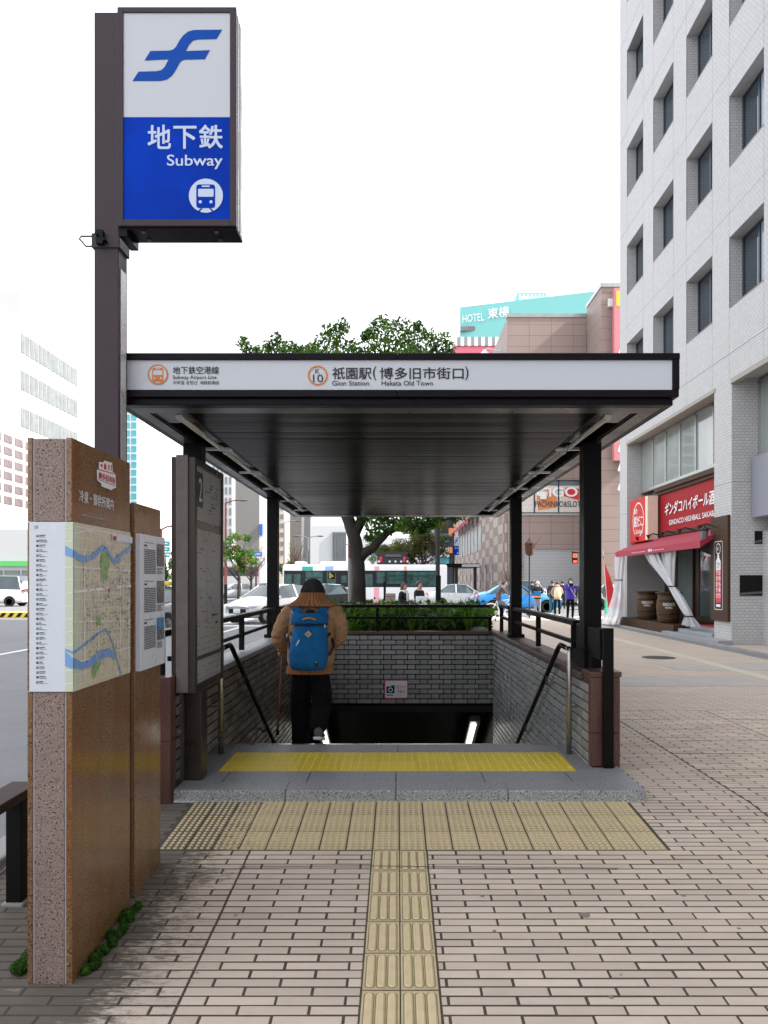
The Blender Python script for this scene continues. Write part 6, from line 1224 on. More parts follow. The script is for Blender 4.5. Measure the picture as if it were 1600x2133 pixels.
m = MB(); m.lathe([(.05, ZP(1158, 33)), (.17, ZP(1154, 33)), (.19, ZP(1136, 33)), (.21, ZP(1132, 33)), (.04, ZP(1124, 33)), (.03, ZP(1121, 33))], (x, 33, 0), 6); m.build('lantern', K['wood'], t); m = MB()
for i in range(9): m.tube([(x + .1, 33, ZP(1158, 33) + i * .03), (x + .1 + .05 * i, 33, ZP(1140, 33) + .06 * i)], [.012, .003], 4)
m.build('dry_twigs', K['twig'], t)
t = thing('pedestrian_signal', 'red lit pedestrian signal hanging at the crossing', 'traffic signal', (XP(1198, 40), 40, 0)); sx = XP(1198, 40); MB().box(sx - .14, sx + .14, 40, 40.15, ZP(1173, 40), ZP(1151, 40)).build('housing', K['black'], t, bevel=.03); pr = Print(fr_front(sx, 40, 0), .01); pr.use(K['sigred'], 0); c = ZP(1157.5, 40); pr.rrect(-.1, .1, c - .1, c + .1, .03); pr.rect(-.09, .09, ZP(1171.5, 40), ZP(1167.5, 40)); pr.use(K['black'], 1).disc(0, c + .05, .018, 10); pr.rect(-.025, .025, c - .07, c + .03); pr.build('signal_lens', t); m = MB(); m.tube([(sx - .15, 40.1, ZP(1149, 40)), (sx + .6, 40.1, ZP(1152, 40)), (sx + .65, 40.1, -.1)], .05, 6); m.build('pole', K['iron'], t)

# ------------------------------------------------------------------ vehicles (front faces -Y at rotation 0, origin on the ground)
def car(name, label, loc, rot, st, cab, paint, L, wheel_y, wr=.30, group=None, plate=True, two=None, cat='car'):
    """st: stations (y, half width, bottom, belt, top, top half width); cab = (first, roof0, roof1, last) station indices"""
    t = thing(name, label, cat, (0, 0, 0), group); nr = 7
    def ring(s):
        y, w, zb, zl, zt, wt = s; h = [(0, zb), (w * .88, zb), (w * .985, zb + .14), (w, (zb + zl) / 2 + .06), (w * .965, zl), (wt, zt), (wt * .5, zt + .025), (0, zt + .032)]
        return [Vector((x, y, z)) for x, z in h] + [Vector((-x, y, z)) for x, z in h[-2:0:-1]]
    rs = [ring(s) for s in st]; N = len(rs[0]); body = MB(); glass = MB(); c0, c1, c2, c3 = cab
    for i in range(len(rs) - 1):
        for k in range(N):
            k2 = (k + 1) % N; q = (rs[i][k], rs[i][k2], rs[i+1][k2], rs[i+1][k]); side = k in (4, N - 5); top = k in (5, 6, N - 7, N - 6)
            tgt = glass if (side and c0 <= i < c3) or (top and (c0 <= i < c1 or c2 <= i < c3)) else body
            tgt.cur = 1 if (two and tgt is body and k in (4, 5, 6, N - 7, N - 6, N - 5)) else 0
            tgt.poly(q)
    body.cur = 0; body.poly(rs[0]); body.poly(rs[-1][::-1])
    def weld(o):
        b = bmesh.new(); b.from_mesh(o.data); bmesh.ops.remove_doubles(b, verts=b.verts, dist=1e-4); b.to_mesh(o.data); b.free(); return o
    o = weld(body.build('body', [paint, two] if two else paint, t, smooth=True)); bv = o.modifiers.new('subsurf', 'SUBSURF'); bv.levels = 1; bv.render_levels = 1
    weld(glass.build('windows', K['cglass'], t))
    for s in (1, -1):
        for i, j in ((c0, c1), (c2, c3)): a2, b2 = (rs[i][4], rs[j][5]) if i == c0 else (rs[j][4], rs[i][5]); MB().beam((s * a2.x * 1.002, a2.y, a2.z), (s * b2.x * 1.004, b2.y, b2.z), .06, .05).build('pillar', two or paint, t)
        mid = (c1 + c2) // 2
        if c2 - c1 > 1: a, b = rs[mid][4], rs[mid][5]; MB().beam((s * a.x * 1.003, a.y, a.z), (s * b.x * 1.004, b.y, b.z), .07, .03).build('pillar', two or paint, t)
    w = max(s[1] for s in st)
    for yy in wheel_y:
        for s in (1, -1):
            x = s * (w - .09); q = MB(); q.lathe([(wr * .62, -.1), (wr * .96, -.1), (wr, -.06), (wr, .06), (wr * .96, .1), (wr * .62, .1)], (x, yy, wr), 20, 'x'); wo = q.build('wheel', K['tyre'], t, smooth=False)
            q = MB(); q.lathe([(wr * .1, .09 * s), (wr * .62, .085 * s), (wr * .66, .10 * s)], (x, yy, wr), 16, 'x'); q.build('rim', K['rim'], wo)
            q = MB(); q.lathe([(wr * 1.18, -.02), (wr * 1.18, .02)], (s * (w - .018), yy, wr + .02), 20, 'x'); q.build('wheel_arch', K['black'], t)
    yf = st[0][0]; wf = st[0][1]; zf = st[0][3]
    for s in (1, -1):
        q = MB(); q.ball((s * (st[1][1] - .13), (st[0][0] + st[1][0]) / 2 + .06, st[1][3] - .03), (.19, .14, .075), 10, 6, Matrix.Rotation(s * R(30), 3, 'Z')); q.build('headlight', K['lampw'], t)
        q = MB(); q.ball((s * (st[-2][1] - .08), st[-2][0] + .05, st[-2][3] - .06), (.075, .05, .09), 8, 6); q.build('tail_light', K['lampr'], t)
        q = MB(); q.ball((s * (w + .06), st[c0][0] + .35, st[c0][3] + .07), (.09, .05, .06), 8, 6); q.build('door_mirror', paint, t)
    q = MB(); q.box(-wf * .72, wf * .72, yf - .02, yf + .06, st[0][2] + .1, st[0][2] + .29); q.build('grille', K['black'], t, bevel=.03)
    if plate: MB().box(-.17, .17, yf - .035, yf - .021, st[0][2] + .13, st[0][2] + .28).build('number_plate', K['plate'], t); text('20-46', (-.12, .12, st[0][2] + .16, st[0][2] + .225), fr_front(0, yf - .036, 0), K['bgreen'], t, w=.003)
    if plate: q = MB(); q.box(-.3, .3, yf + .04, yf + .1, zf - .02, zf + .02); q.ball((0, yf + .05, zf), (.06, .02, .04), 10, 6); q.build('badge_bar', K['dsteel'], t)
    t.location = loc; t.rotation_euler = (0, 0, R(rot)); CARS.append(t)
    return t
CARS = []
HATCH = [(-1.95, .62, .28, .60, .63, .5), (-1.80, .78, .2, .70, .76, .6), (-1.35, .84, .19, .84, .92, .62), (-.95, .845, .19, .92, .99, .64), (-.2, .85, .19, .95, 1.42, .56), (.55, .85, .19, .97, 1.48, .57), (1.25, .84, .2, 1.0, 1.42, .55), (1.72, .80, .22, 1.02, 1.12, .58), (1.93, .70, .3, .75, .82, .5)]
SEDAN = [(-2.2, .65, .28, .62, .66, .5), (-2.0, .80, .2, .70, .76, .6), (-1.4, .85, .19, .84, .90, .62), (-.85, .86, .19, .90, .96, .64), (-.1, .86, .19, .93, 1.40, .56), (.5, .86, .19, .94, 1.44, .57), (1.05, .85, .2, .96, 1.38, .55), (1.65, .84, .22, .97, 1.04, .6), (2.1, .80, .25, .92, .98, .58), (2.25, .7, .3, .7, .78, .5)]
VAN = [(-2.1, .70, .3, .9, 1.0, .62), (-2.0, .82, .22, 1.02, 1.1, .68), (-1.45, .84, .2, 1.08, 1.84, .70), (-.8, .85, .2, 1.1, 1.93, .72), (.6, .85, .2, 1.1, 1.95, .72), (1.9, .85, .2, 1.1, 1.93, .72), (2.12, .80, .24, 1.05, 1.6, .68), (2.16, .76, .3, .9, 1.1, .6)]
RG = -.138
car('hatchback', 'white compact hatchback waiting at the junction, seen beyond the railing', (XP(568, 30.5), 30.5, RG), -33, HATCH, (3, 4, 6, 7), K['carw'], 3.9, (-1.25, 1.25))
car('hatchback', 'dark hatchback with red tail lamps behind the walking man', (XP(655, 37), 37, RG), -82, HATCH, (3, 4, 6, 7), K['carb'], 3.9, (-1.25, 1.25))
car('taxi', 'black taxi with a yellow roof lamp half hidden by the information board', (XP(350, 24.5), 24.5, RG), -15, SEDAN, (3, 4, 6, 7), K['carb'], 4.4, (-1.4, 1.35))
t = CARS[-1]; MB().box(-.14, .14, -.15, .1, 1.46, 1.6).build('roof_lamp', K['cabyel'], t, bevel=.03, loc=None)
car('van', 'white van passing in front of the green striped store', (XP(-12, 50), 50, RG), -90, VAN, (1, 2, 5, 6), K['carw'], 4.3, (-1.35, 1.4), cat='van')
car('sedan', 'silver white sedan nosing out from behind the bus', (XP(966, 45), 45, RG), 90, SEDAN, (3, 4, 6, 7), K['carsilver'], 4.4, (-1.4, 1.35))
car('wagon', 'pale wagon stopped behind the bright blue car', (XP(1062, 46), 46, RG), -90, [(a, b * 1.02, c, d * 1.06, e * 1.14, f) for a, b, c, d, e, f in SEDAN[:6]] + [(1.5, .86, .2, 1.04, 1.62, .57), (1.95, .84, .22, 1.04, 1.3, .6), (2.2, .8, .25, .9, .98, .55)], (3, 4, 6, 7), K['carsilver'], 4.4, (-1.4, 1.35))
car('sedan', 'bright blue car with a white roof behind the waiting pedestrians', (XP(1078, 40.5), 40.5, RG), 90, SEDAN, (3, 4, 6, 7), K['carblue'], 4.4, (-1.4, 1.35), two=None)
car('sedan', 'small pale car far along the road beside the maroon lamp post', (XP(486, 66), 66, RG), -60, SEDAN, (3, 4, 6, 7), K['carsilver'], 4.4, (-1.4, 1.35), plate=False)
car('hatchback', 'small white car far along the road left of the dark canopy post', (XP(536, 72), 72, RG), -40, HATCH, (3, 4, 6, 7), K['carw'], 4.4, (-1.25, 1.25), plate=False)
car('sedan', 'pale car partly hidden behind the hanging vinyl curtain', (XP(1290, 44), 44, RG), 90, SEDAN, (3, 4, 6, 7), K['carsilver'], 4.4, (-1.4, 1.35), plate=False)
# bus
bz = 51; b0, b1 = XP(588, bz), XP(932, bz); bt = ZP(1176, bz)
t = thing('city_bus', 'long white city bus with dark window band and coloured roof blocks', 'bus', ((b0+b1)/2, bz, RG))
m = MB(); m.box(b0, b1, bz, bz + 2.4, RG + .3, bt); m.build('body', K['carw'], t, bevel=.16, seg=4)
zw0, zw1 = ZP(1223, bz), ZP(1188.5, bz)
MB().box(b0 + .12, b1 - .75, bz - .012, bz + .1, zw0, zw1).build('window_band', K['buswin'], t)
for a, b, c, d in ((593, 608, 1196, 1222), (612, 626, 1196, 1222), (636, 672, 1190.5, 1203), (636, 672, 1204.5, 1221), (681, 700, 1191, 1221), (711, 722, 1199, 1214), (760, 776, 1196, 1221), (785, 802, 1191, 1215), (806, 842, 1191, 1199), (806, 842, 1200.5, 1216), (848, 908, 1191, 1199), (848, 908, 1200.5, 1221)):
    MB().box(XP(a, bz), XP(b, bz), bz - .022, bz - .013, ZP(d, bz), ZP(c, bz)).build('window', K['busglass'], t)
MB().box(XP(684, bz), XP(698, bz), bz - .03, bz - .0225, ZP(1206, bz), ZP(1192, bz)).build('destination_display', K['black'], t); pr = Print(fr_front(0, bz - .03, 0), .005); pr.use(K['cabyel'], 0)
for k in range(4): pr.rect(XP(686, bz), XP(689 + (k * 3) % 8, bz), ZP(1194.6 + k * 3, bz), ZP(1193.3 + k * 3, bz))
pr.build('display_text', t)
for a, b, c in ((629.5, 652, 'bgreen'), (677.5, 694.5, 'bblue'), (780, 790, 'bpink'), (842, 847, 'borange')): MB().box(XP(a, bz), XP(b, bz), bz - .01, bz + .05, ZP(1188, bz), ZP(1179.5, bz)).build('roof_colour_block', K[c], t)
MB().box(XP(779, bz), XP(790, bz), bz - .012, bz + .05, ZP(1256, bz), ZP(1224, bz)).build('pink_panel', K['bpink'], t)
MB().box(XP(818, bz), XP(836, bz), bz - .014, bz - .002, ZP(1199, bz) + .05, ZP(1193, bz)).build('yellow_advert', K['cabyel'], t)
for a, b in ((612, 634), (665, 772)): MB().box(XP(a, bz), XP(b, bz), bz + .4, bz + 1.9, bt - .02, ZP(1169, bz)).build('roof_pod', K['carw'], t, bevel=.1, seg=3)
MB().box(b1 - .62, b1 - .2, bz + .3, bz + 2, zw0 + .4, zw1).build('rear_window', K['buswin'], t); MB().box(b1 - .02, b1 + .012, bz + .3, bz + 2.1, 1.6, 2.3).build('rear_window', K['buswin'], t)
text('Nishitetsu', (XP(700, bz), XP(718, bz), ZP(1238, bz), ZP(1233, bz)), fr_front(0, bz - .002, 0), K['blue_sign'], t, w=.012)
for xx in (b0 + 2.2, b1 - 3):
    m = MB(); m.lathe([(.28, -.12), (.48, -.12), (.5, 0), (.48, .12), (.28, .12)], (xx, bz + .2, RG + .5), 20, 'y'); m.build('wheel', K['tyre'], t)
t = thing('truck', 'dark truck with red side lamps showing above the bus roof', 'truck', (XP(816, 57), 57, RG)); z0 = RG + .4; MB().box(XP(786, 57), XP(852, 57), 57, 60, z0, ZP(1160, 57)).build('body', K['navydark'], t, bevel=.05); MB().box(XP(803, 57), XP(836, 57), 56.9, 57, ZP(1160, 57), ZP(1155, 57)).build('sign_frame', K['dsteel'], t); MB().box(XP(788, 57), XP(848, 57), 57, 60, ZP(1160, 57) + .002, ZP(1149, 57)).build('rack', K['iron'], t)
for px in (794, 843): m = MB(); m.lathe([(.1, ZP(1172, 57)), (.12, ZP(1170, 57)), (.12, ZP(1162, 57)), (.08, ZP(1160, 57))], (XP(px, 57), 56.9, 0), 10); m.build('red_lamp', K['lampr'], t)
for px in (790, 812, 824, 836, 849): m = MB(); m.ball((XP(px, 56.9), 56.9, ZP(1170, 56.9)), .09, 8, 6); m.build('round_lamp', K['lampw'], t)

# ------------------------------------------------------------------ people
PEOPLE = []
def skin_body(parent, bones, mats, name='body', subsurf=2):
    """bones: list of chains; a chain is [(point, radius or (rx, ry), material index), ...]; a point seen before joins there"""
    vs, idx, es, rad, mi = [], {}, [], [], []
    roots = []
    for chain in bones:
        prev = None
        for j, (p, r, k) in enumerate(chain):
            key = tuple(round(c, 4) for c in p)
            if key not in idx: idx[key] = len(vs); vs.append(Vector(p)); rad.append(r if isinstance(r, tuple) else (r, r)); mi.append(k); new = True
            else: new = False
            if j == 0 and new: roots.append(idx[key])
            if prev is not None and prev != idx[key]: es.append((prev, idx[key], k))
            prev = idx[key]
    off = base(parent); me = bpy.data.meshes.new(name); me.from_pydata([v - off for v in vs], [e[:2] for e in es], []); o = bpy.data.objects.new(name, me); col.objects.link(o)
    mod = o.modifiers.new('skin', 'SKIN'); mod.use_smooth_shade = True; mod.branch_smoothing = .4
    for i, sv in enumerate(me.skin_vertices[0].data): sv.radius = rad[i]; sv.use_root = i in roots
    s = o.modifiers.new('subsurf', 'SUBSURF'); s.levels = subsurf; s.render_levels = subsurf
    PEOPLE.append((o, parent, [(vs[a] - off, vs[b] - off, k) for a, b, k in es], mats, name)); return o
def flush_people():
    bpy.context.view_layer.update(); dg = bpy.context.evaluated_depsgraph_get()
    for o, parent, es, mats, name in PEOPLE:
        me = bpy.data.meshes.new_from_object(o.evaluated_get(dg)); me.name = name; me.materials.clear()
        for m_ in mats: me.materials.append(m_)
        A = np.array([e[0] for e in es]); B = np.array([e[1] for e in es]); kk = np.array([e[2] for e in es]); D = B - A; dd = (D * D).sum(1) + 1e-9
        n = len(me.polygons); c = np.empty(n * 3); me.polygons.foreach_get('center', c); c = c.reshape(-1, 1, 3)
        tt = np.clip(((c - A) * D).sum(2) / dd, 0, 1); dist = np.linalg.norm(c - (A + tt[..., None] * D), axis=2); me.polygons.foreach_set('material_index', kk[dist.argmin(1)]); me.polygons.foreach_set('use_smooth', [True] * n); me.update()
        put(name, me, parent); old = o.data; bpy.data.objects.remove(o); bpy.data.meshes.remove(old)
    PEOPLE.clear()
def hand(w, d, side, s=1.0, k=0, curl=.5, up=Vector((0, 0, 1))):
    """palm and five fingers from wrist w along d; side = direction of the thumb"""
    d = d.normalized(); side = (side - d * side.dot(d)).normalized(); nrm = d.cross(side); ch = [[(tuple(w), .026 * s, k), (tuple(w + d * .045 * s), (.036 * s, .018 * s), k), (tuple(w + d * .085 * s), (.036 * s, .016 * s), k)]]
    for i, (f, L) in enumerate(((.028, .068), (.01, .078), (-.01, .073), (-.027, .058))):
        a = w + d * .075 * s + side * f * s; b = a + d * L * .55 * s + nrm * L * .25 * curl * s; c = b + d * L * .3 * s + nrm * L * .5 * curl * s; ch.append([(tuple(a), .0105 * s, k), (tuple(b), .0095 * s, k), (tuple(c), .0075 * s, k)])
    a = w + d * .02 * s + side * .02 * s; b = a + (d * .5 + side * .8).normalized() * .04 * s; c = b + (d + side * .3 + nrm * .3 * curl).normalized() * .032 * s; ch.append([(tuple(a), .013 * s, k), (tuple(b), .011 * s, k), (tuple(c), .008 * s, k)]); return ch
def ped(label, px, Z, H, rot, top, legs, shoe=None, hair=None, pose=None, ground=None, group=None, mask=False, longhair=False, parts=None, hide=False):
    """a pedestrian facing -Y before rotation"""
    z0 = (RG if ground is None else ground); t = thing('person', label, 'person', (0, 0, 0), group); s = H / 1.70; p = dict(elL=(-.25, .02, 1.14), wrL=(-.24, -.10, .90), elR=(.25, .02, 1.14), wrR=(.24, -.10, .90), knL=(-.10, -.02, .48), anL=(-.10, .03, .09), knR=(.10, -.03, .48), anR=(.10, .02, .09), head=(0, -.02, 1.57), hipz=.90, lean=0.0); p.update(pose or {})
    V = lambda q: Vector(q) * s; ln = p['lean']; hz = p['hipz']; hd = Vector(p['head']); pel = (0, 0, hz + .04); ch = (0, -ln * .7, hz + .40); nk = (hd.x * .5, (hd.y - ln) * .6 - .0, hd.z - .12); TOP, LEG, SK, SH = 0, 1, 2, 3
    f = lambda q, r, k: (tuple(V(q)), tuple(v * s for v in r) if isinstance(r, tuple) else r * s, k)
    shL, shR = (-.17, -ln, hz + .49), (.17, -ln, hz + .49); b = [[f(pel, (.155, .115), LEG), f((0, -ln * .3, hz + .17), (.15, .11), TOP), f(ch, (.17, .12), TOP), f((0, -ln, hz + .52), (.09, .075), TOP), f(nk, .055, SK), f((hd.x, hd.y, hd.z - .05), (.07, .078), SK), f((hd.x, hd.y, hd.z + .03), (.082, .098), SK), f((hd.x, hd.y + .01, hd.z + .085), (.06, .07), SK)],
         [f((hd.x, hd.y, hd.z - .05), (.07, .078), SK), f((hd.x, hd.y - .098, hd.z - .035), .014, SK)]]
    for sh, el, wr, sd in ((shL, p['elL'], p['wrL'], -1), (shR, p['elR'], p['wrR'], 1)):
        b.append([f(ch, (.17, .12), TOP), f(sh, .075, TOP), f(el, .06, TOP), f(wr, .042, TOP)]); d = V(wr) - V(el); b += hand(V(wr), d, Vector((-sd * .4, -1, .2)), s, SK)
    for kn, an, sd in ((p['knL'], p['anL'], -1), (p['knR'], p['anR'], 1)):
        b.append([f(pel, (.155, .115), LEG), f((sd * .085, 0, hz - .06), .095, LEG), f(kn, .068, LEG), f(an, .05, LEG)]); b.append([f((an[0], an[1] + .01, an[2] - .02), .045, SH), f((an[0], an[1] - .07, an[2] - .045), (.045, .038), SH), f((an[0] + .01 * sd, an[1] - .16, an[2] - .055), (.042, .028), SH)])
    if not hide: skin_body(t, b, [top, legs, K['skin'], shoe or K['cl_white']], subsurf=1 if Z > 25 else 2)
    jm = MB(); n = 16; jr = [(hz - .07, .165, .125), (hz - .02, .172, .132), (hz + .10, .163, .124), (hz + .24, .158, .118)]
    jm.add([V((rx * math.cos(2*math.pi*k/n), -ln * .3 + ry * math.sin(2*math.pi*k/n), z)) for z, rx, ry in jr for k in range(n)], [(i*n+k, i*n+(k+1) % n, (i+1)*n+(k+1) % n, (i+1)*n+k) for i in range(3) for k in range(n)]); jm.build('jacket_hem', top, t, smooth=True)
    c = V(hd); hm = MB(); nu, nv = 14, 8; vs = []
    for j in range(nv + 1):
        a = math.pi * .62 * j / nv
        for k in range(nu):
            th = 2 * math.pi * k / nu; front = max(0, -math.sin(th)); a2 = min(a, math.pi * (.36 if front > .3 else .62)); vs.append(c + Vector((.094 * math.sin(a2) * math.cos(th), .02 + .112 * math.sin(a2) * math.sin(th), .022 + .105 * math.cos(a2) - (.0 if front > .3 or not longhair else .16 * (j / nv) ** 2))) * s)
    hm.add(vs, [(j*nu+k, j*nu+(k+1) % nu, (j+1)*nu+(k+1) % nu, (j+1)*nu+k) for j in range(nv) for k in range(nu)]); hm.build('hair', hair or K['hair'], t, smooth=True)
    em = MB()
    for sd in (-1, 1): em.ball(c + Vector((sd * .031, -.088, .005)) * s, .010 * s, 6, 4)
    em.build('eyes', K['ink'], t)
    if mask: mm = MB(); mm.ball(c + Vector((0, -.05, -.048)) * s, (.06 * s, .055 * s, .045 * s), 10, 6); mm.build('face_mask', K['maskw'], t)
    else: mm = MB(); mm.ball(c + Vector((0, -.082, -.07)) * s, (.022 * s, .01 * s, .006 * s), 8, 4); mm.build('mouth', K['lampr'], t)
    if parts: parts(t, s, V, p)
    t.location = (XP(px, Z), Z, z0); t.rotation_euler = (0, 0, R(rot)); return t
def scarf(t, s, V, p):
    m = MB(); c = V(p['head']); m.lathe([(.10 * s, -.04), (.125 * s, 0), (.11 * s, .05)], (0, c.y + .01, c.z - .17 * s), 14); m.box(-.06 * s, .04 * s, -.17 * s - p['lean'], -.12 * s - p['lean'], 1.0 * s, 1.38 * s); m.build('scarf', K['cl_white'], t, smooth=True, bevel=.01)
ped('seated woman in a black coat and white scarf behind the plants', 841, 22, 1.58, 62, K['cl_black'], K['cl_black'], longhair=True, hair=K['cl_brown'], parts=scarf, ground=-.15, pose=dict(wrL=(-.1, -.25, 1.05), wrR=(.12, -.28, 1.0)))
ped('man in a black jumper holding papers beside the woman in a scarf', 873, 21.5, 1.62, 55, K['cl_black'], K['cl_black'], ground=-.15, pose=dict(wrL=(-.08, -.3, 1.05), wrR=(.12, -.3, 1.05), elL=(-.25, -.05, 1.15)))
tag(MB().box(XP(866, 21), XP(893, 21), 20.9, 21, ZP(1262, 21), ZP(1242, 21)).build('leaflet_stand', K['legend'], bevel=.02), 'pale board standing in front of the man in the black jumper', 'board')
ped('person in a dark jacket carrying a blue bag, seen from behind at the crossing', 1120, 35.5, 1.62, 180, K['cl_black'], K['cl_grey'], hair=K['hairg'], pose=dict(wrL=(-.15, -.2, 1.1), wrR=(.15, -.2, 1.1)))
x, Z = XP(1119, 35.2), 35.2
t = thing('shoulder_bag', 'blue bag with an orange base worn by the person in the dark jacket', 'bag', (x, Z, .7)); MB().box(x - .16, x + .16, Z - .02, Z + .1, .80, 1.0).build('body', K['packb'], t, bevel=.03); MB().box(x - .2, x + .2, Z - .03, Z + .1, .72, .79).build('base', K['orangep'], t, bevel=.02)
ped('person in navy jacket and teal trousers walking beside the tan jacket', 1151, 36.5, 1.66, 150, K['cl_navy'], K['cl_teal'])
ped('person in a hooded tan jacket and black trousers, seen from behind', 1161, 35, 1.60, 180, K['cl_tan'], K['trous'], pose=dict(elL=(-.27, -.05, 1.14), elR=(.27, -.05, 1.14), wrL=(-.2, -.22, 1.05), wrR=(.2, -.22, 1.05)))
x, Z = XP(1161.5, 34.8), 34.8
t = thing('rucksack', 'cream rucksack on the back of the tan jacket', 'backpack', (x, Z, .8)); m = MB(); m.lathe([(.06, .72), (.17, .75), (.175, .95), (.15, 1.1), (.08, 1.18)], (x, Z, 0), 14); m.build('body', K['cl_cream'], t, smooth=True); m = MB(); m.ball((x, Z + .04, 1.24), (.13, .08, .08), 10, 6); m.build('hood_roll', K['cl_tan'], t)
ped('woman in a violet coat and white mask raising a phone to take a picture', 1188, 28.6, 1.60, 8, K['cl_purple'], K['trous'], ground=0.01, longhair=True, mask=True, shoe=K['cl_black'], pose=dict(elL=(-.26, -.12, 1.22), wrL=(-.06, -.33, 1.36), elR=(.26, -.12, 1.22), wrR=(.1, -.33, 1.38), head=(.0, -.03, 1.55)), parts=lambda t, s, V, p: MB().beam((-.14, -.15, 1.32), (.16, -.16, .86), .03, .015).build('bag_strap', K['cl_white'], t))
x, Z = XP(1190, 28.2), 28.2
tag(MB().box(x - .08, x + .07, Z - .03, Z, 1.28, 1.38).build('phone', K['black'], bevel=.01), 'dark phone held up by the woman in the violet coat', 'phone')
ped('person in black almost hidden behind the thick canopy post', 1212, 33, 1.66, 190, K['cl_black'], K['cl_black'])
ped('person in a brown top and green trousers behind the red banner', 1266, 35, 1.62, 20, K['cl_brown'], K['cl_green'])
for px, Z, lab, c in ((1109, 43, 'person in dark clothes far across the road by the shutter', 'cl_navy'), (1172, 42, 'person in black on the far side of the crossing', 'cl_black')):
    ped(lab, px, Z, 1.66, 170, K[c], K['cl_black'], hair=K['cl_white'] if px == 1195 else None)
# cyclist and bicycle
bxc, bZ = XP(1043, 32.6), 32.6
t = thing('bicycle', 'white wheeled bicycle ridden across the crossing', 'bicycle', (bxc, bZ, RG)); r = .33; xa, xb = bxc - .40, bxc + .50; zc = RG + r
for x in (xa, xb):
    m = MB(); pts = [(x + r * math.cos(a), bZ, zc + r * math.sin(a)) for a in [2*math.pi*k/24 for k in range(25)]]; m.tube(pts, .026, 6, False); w_ = m.build('wheel', K['cl_white'], t); m = MB()
    for k in range(9): a = 2*math.pi*k/9; m.tube([(x, bZ, zc), (x + r * math.cos(a), bZ, zc + r * math.sin(a))], .004, 4)
    m.build('spokes', K['steel'], w_, kind='stuff')
m = MB()
for a, b in (((xa, zc), (bxc - .05, zc)), ((bxc - .05, zc), (bxc - .18, zc + .5)), ((bxc - .05, zc), (xb - .12, zc + .5)), ((bxc - .16, zc + .42), (xb - .12, zc + .5)), ((xa, zc), (bxc - .16, zc + .42)), ((xb, zc), (xb - .15, zc + .7)), ((xb - .15, zc + .7), (xb - .3, zc + .74))): m.tube([(a[0], bZ, a[1]), (b[0], bZ, b[1])], .018, 6)
m.build('frame', K['cl_white'], t); m = MB(); m.ball((bxc - .2, bZ, zc + .55), (.13, .08, .04), 10, 6); m.build('saddle', K['black'], t); m = MB(); m.tube([(xb - .3, bZ - .25, zc + .75), (xb - .28, bZ, zc + .76), (xb - .3, bZ + .25, zc + .75)], .014, 6); m.build('handlebar', K['steel'], t)
ped('cyclist in a brown jumper and jeans riding the white wheeled bicycle', 1037, 32.6, 1.66, 90, K['cl_brown'], K['cl_jeans'], ground=RG - .04, pose=dict(hipz=.92, lean=.16, head=(0, -.28, 1.55), elL=(-.24, -.32, 1.2), wrL=(-.22, -.5, 1.1), elR=(.24, -.32, 1.2), wrR=(.22, -.5, 1.1), knL=(-.1, -.34, .72), anL=(-.1, -.2, .30), knR=(.1, -.25, .58), anR=(.1, -.15, .16)))

# ------------------------------------------------------------------ the man going down the stairs
MZ = 6.72; SC = F / MZ
def mp(px, py, dy=0): return Vector(((px - CX) / SC, MZ + dy, CH + (HY - py) / SC))
man = thing('person', 'man in a camel knitted jumper walking down the stairs with a cane', 'person', (XP(650, MZ), MZ, -.1))
S_, L_, H_ = 0, 1, 2
pel = mp(647, 1392); b = [[(tuple(pel), (.15, .11), L_), (tuple(mp(647, 1345)), (.15, .11), S_), (tuple(mp(650, 1300)), (.165, .115), S_), (tuple(mp(650, 1262, .02)), (.09, .08), S_), (tuple(mp(650, 1250, .05)), .06, H_), (tuple(mp(650, 1240, .09)), (.075, .085), H_), (tuple(mp(650, 1226, .08)), (.085, .1), H_), (tuple(mp(650, 1217, .06)), (.06, .07), H_)], [(tuple(mp(650, 1240, .09)), (.075, .085), H_), (tuple(mp(650, 1242, .2)), .014, H_)]]
for hip, kn, an in ((mp(627, 1402), mp(623, 1472, .12), Vector((XP(627, 6.88), 6.90, -.16))), (mp(668, 1402), mp(672, 1468, -.02), mp(664, 1520, -.20))): b.append([(tuple(pel), (.15, .11), L_), (tuple(hip), .112, L_), (tuple(kn), .094, L_), (tuple(an), .084, L_)])
lw, rw = mp(588, 1350, .1), mp(686, 1346, .14)
b += hand(lw, mp(580, 1357, .14) - lw, Vector((-.2, 1, .3)), 1, H_, 1.2); b += hand(rw, Vector((-.4, .8, -.2)), Vector((-.3, .4, 1)), 1, H_, .8)
skin_body(man, b, [K['sweater'], K['trous'], K['skin']])
def loft(rings, n, wob=0, rib=0, ribn=60, seed=0, cap=True, fold=None):
    """rings = [(centre, half width x, half depth y)]"""
    r_ = random.Random(seed); ph = [r_.uniform(0, 6.28) for _ in range(6)]; m = MB(); vs = []
    for i, (c, rx, ry) in enumerate(rings):
        for k in range(n):
            a = 2*math.pi*k/n; q = 1 + wob * (math.sin(3*a + ph[0] + i*.9) + .6*math.sin(5*a + ph[1] - i*.7) + .4 * math.sin(9*a + ph[2] + i*1.3)) + (rib * (1 if (k % 3) else -1.6)); e = abs(math.cos(a)) ** .85 * (1 if math.cos(a) > 0 else -1), abs(math.sin(a)) ** .85 * (1 if math.sin(a) > 0 else -1); vs.append(c + Vector((rx * e[0] * q, ry * e[1] * q, 0)))
    m.add(vs, [(i*n+k, i*n+(k+1) % n, (i+1)*n+(k+1) % n, (i+1)*n+k) for i in range(len(rings)-1) for k in range(n)])
    if cap: m.f.append(tuple(range(n))[::-1]); m.mi.append(0); m.f.append(tuple(range((len(rings)-1)*n, len(rings)*n))); m.mi.append(0)
    return m
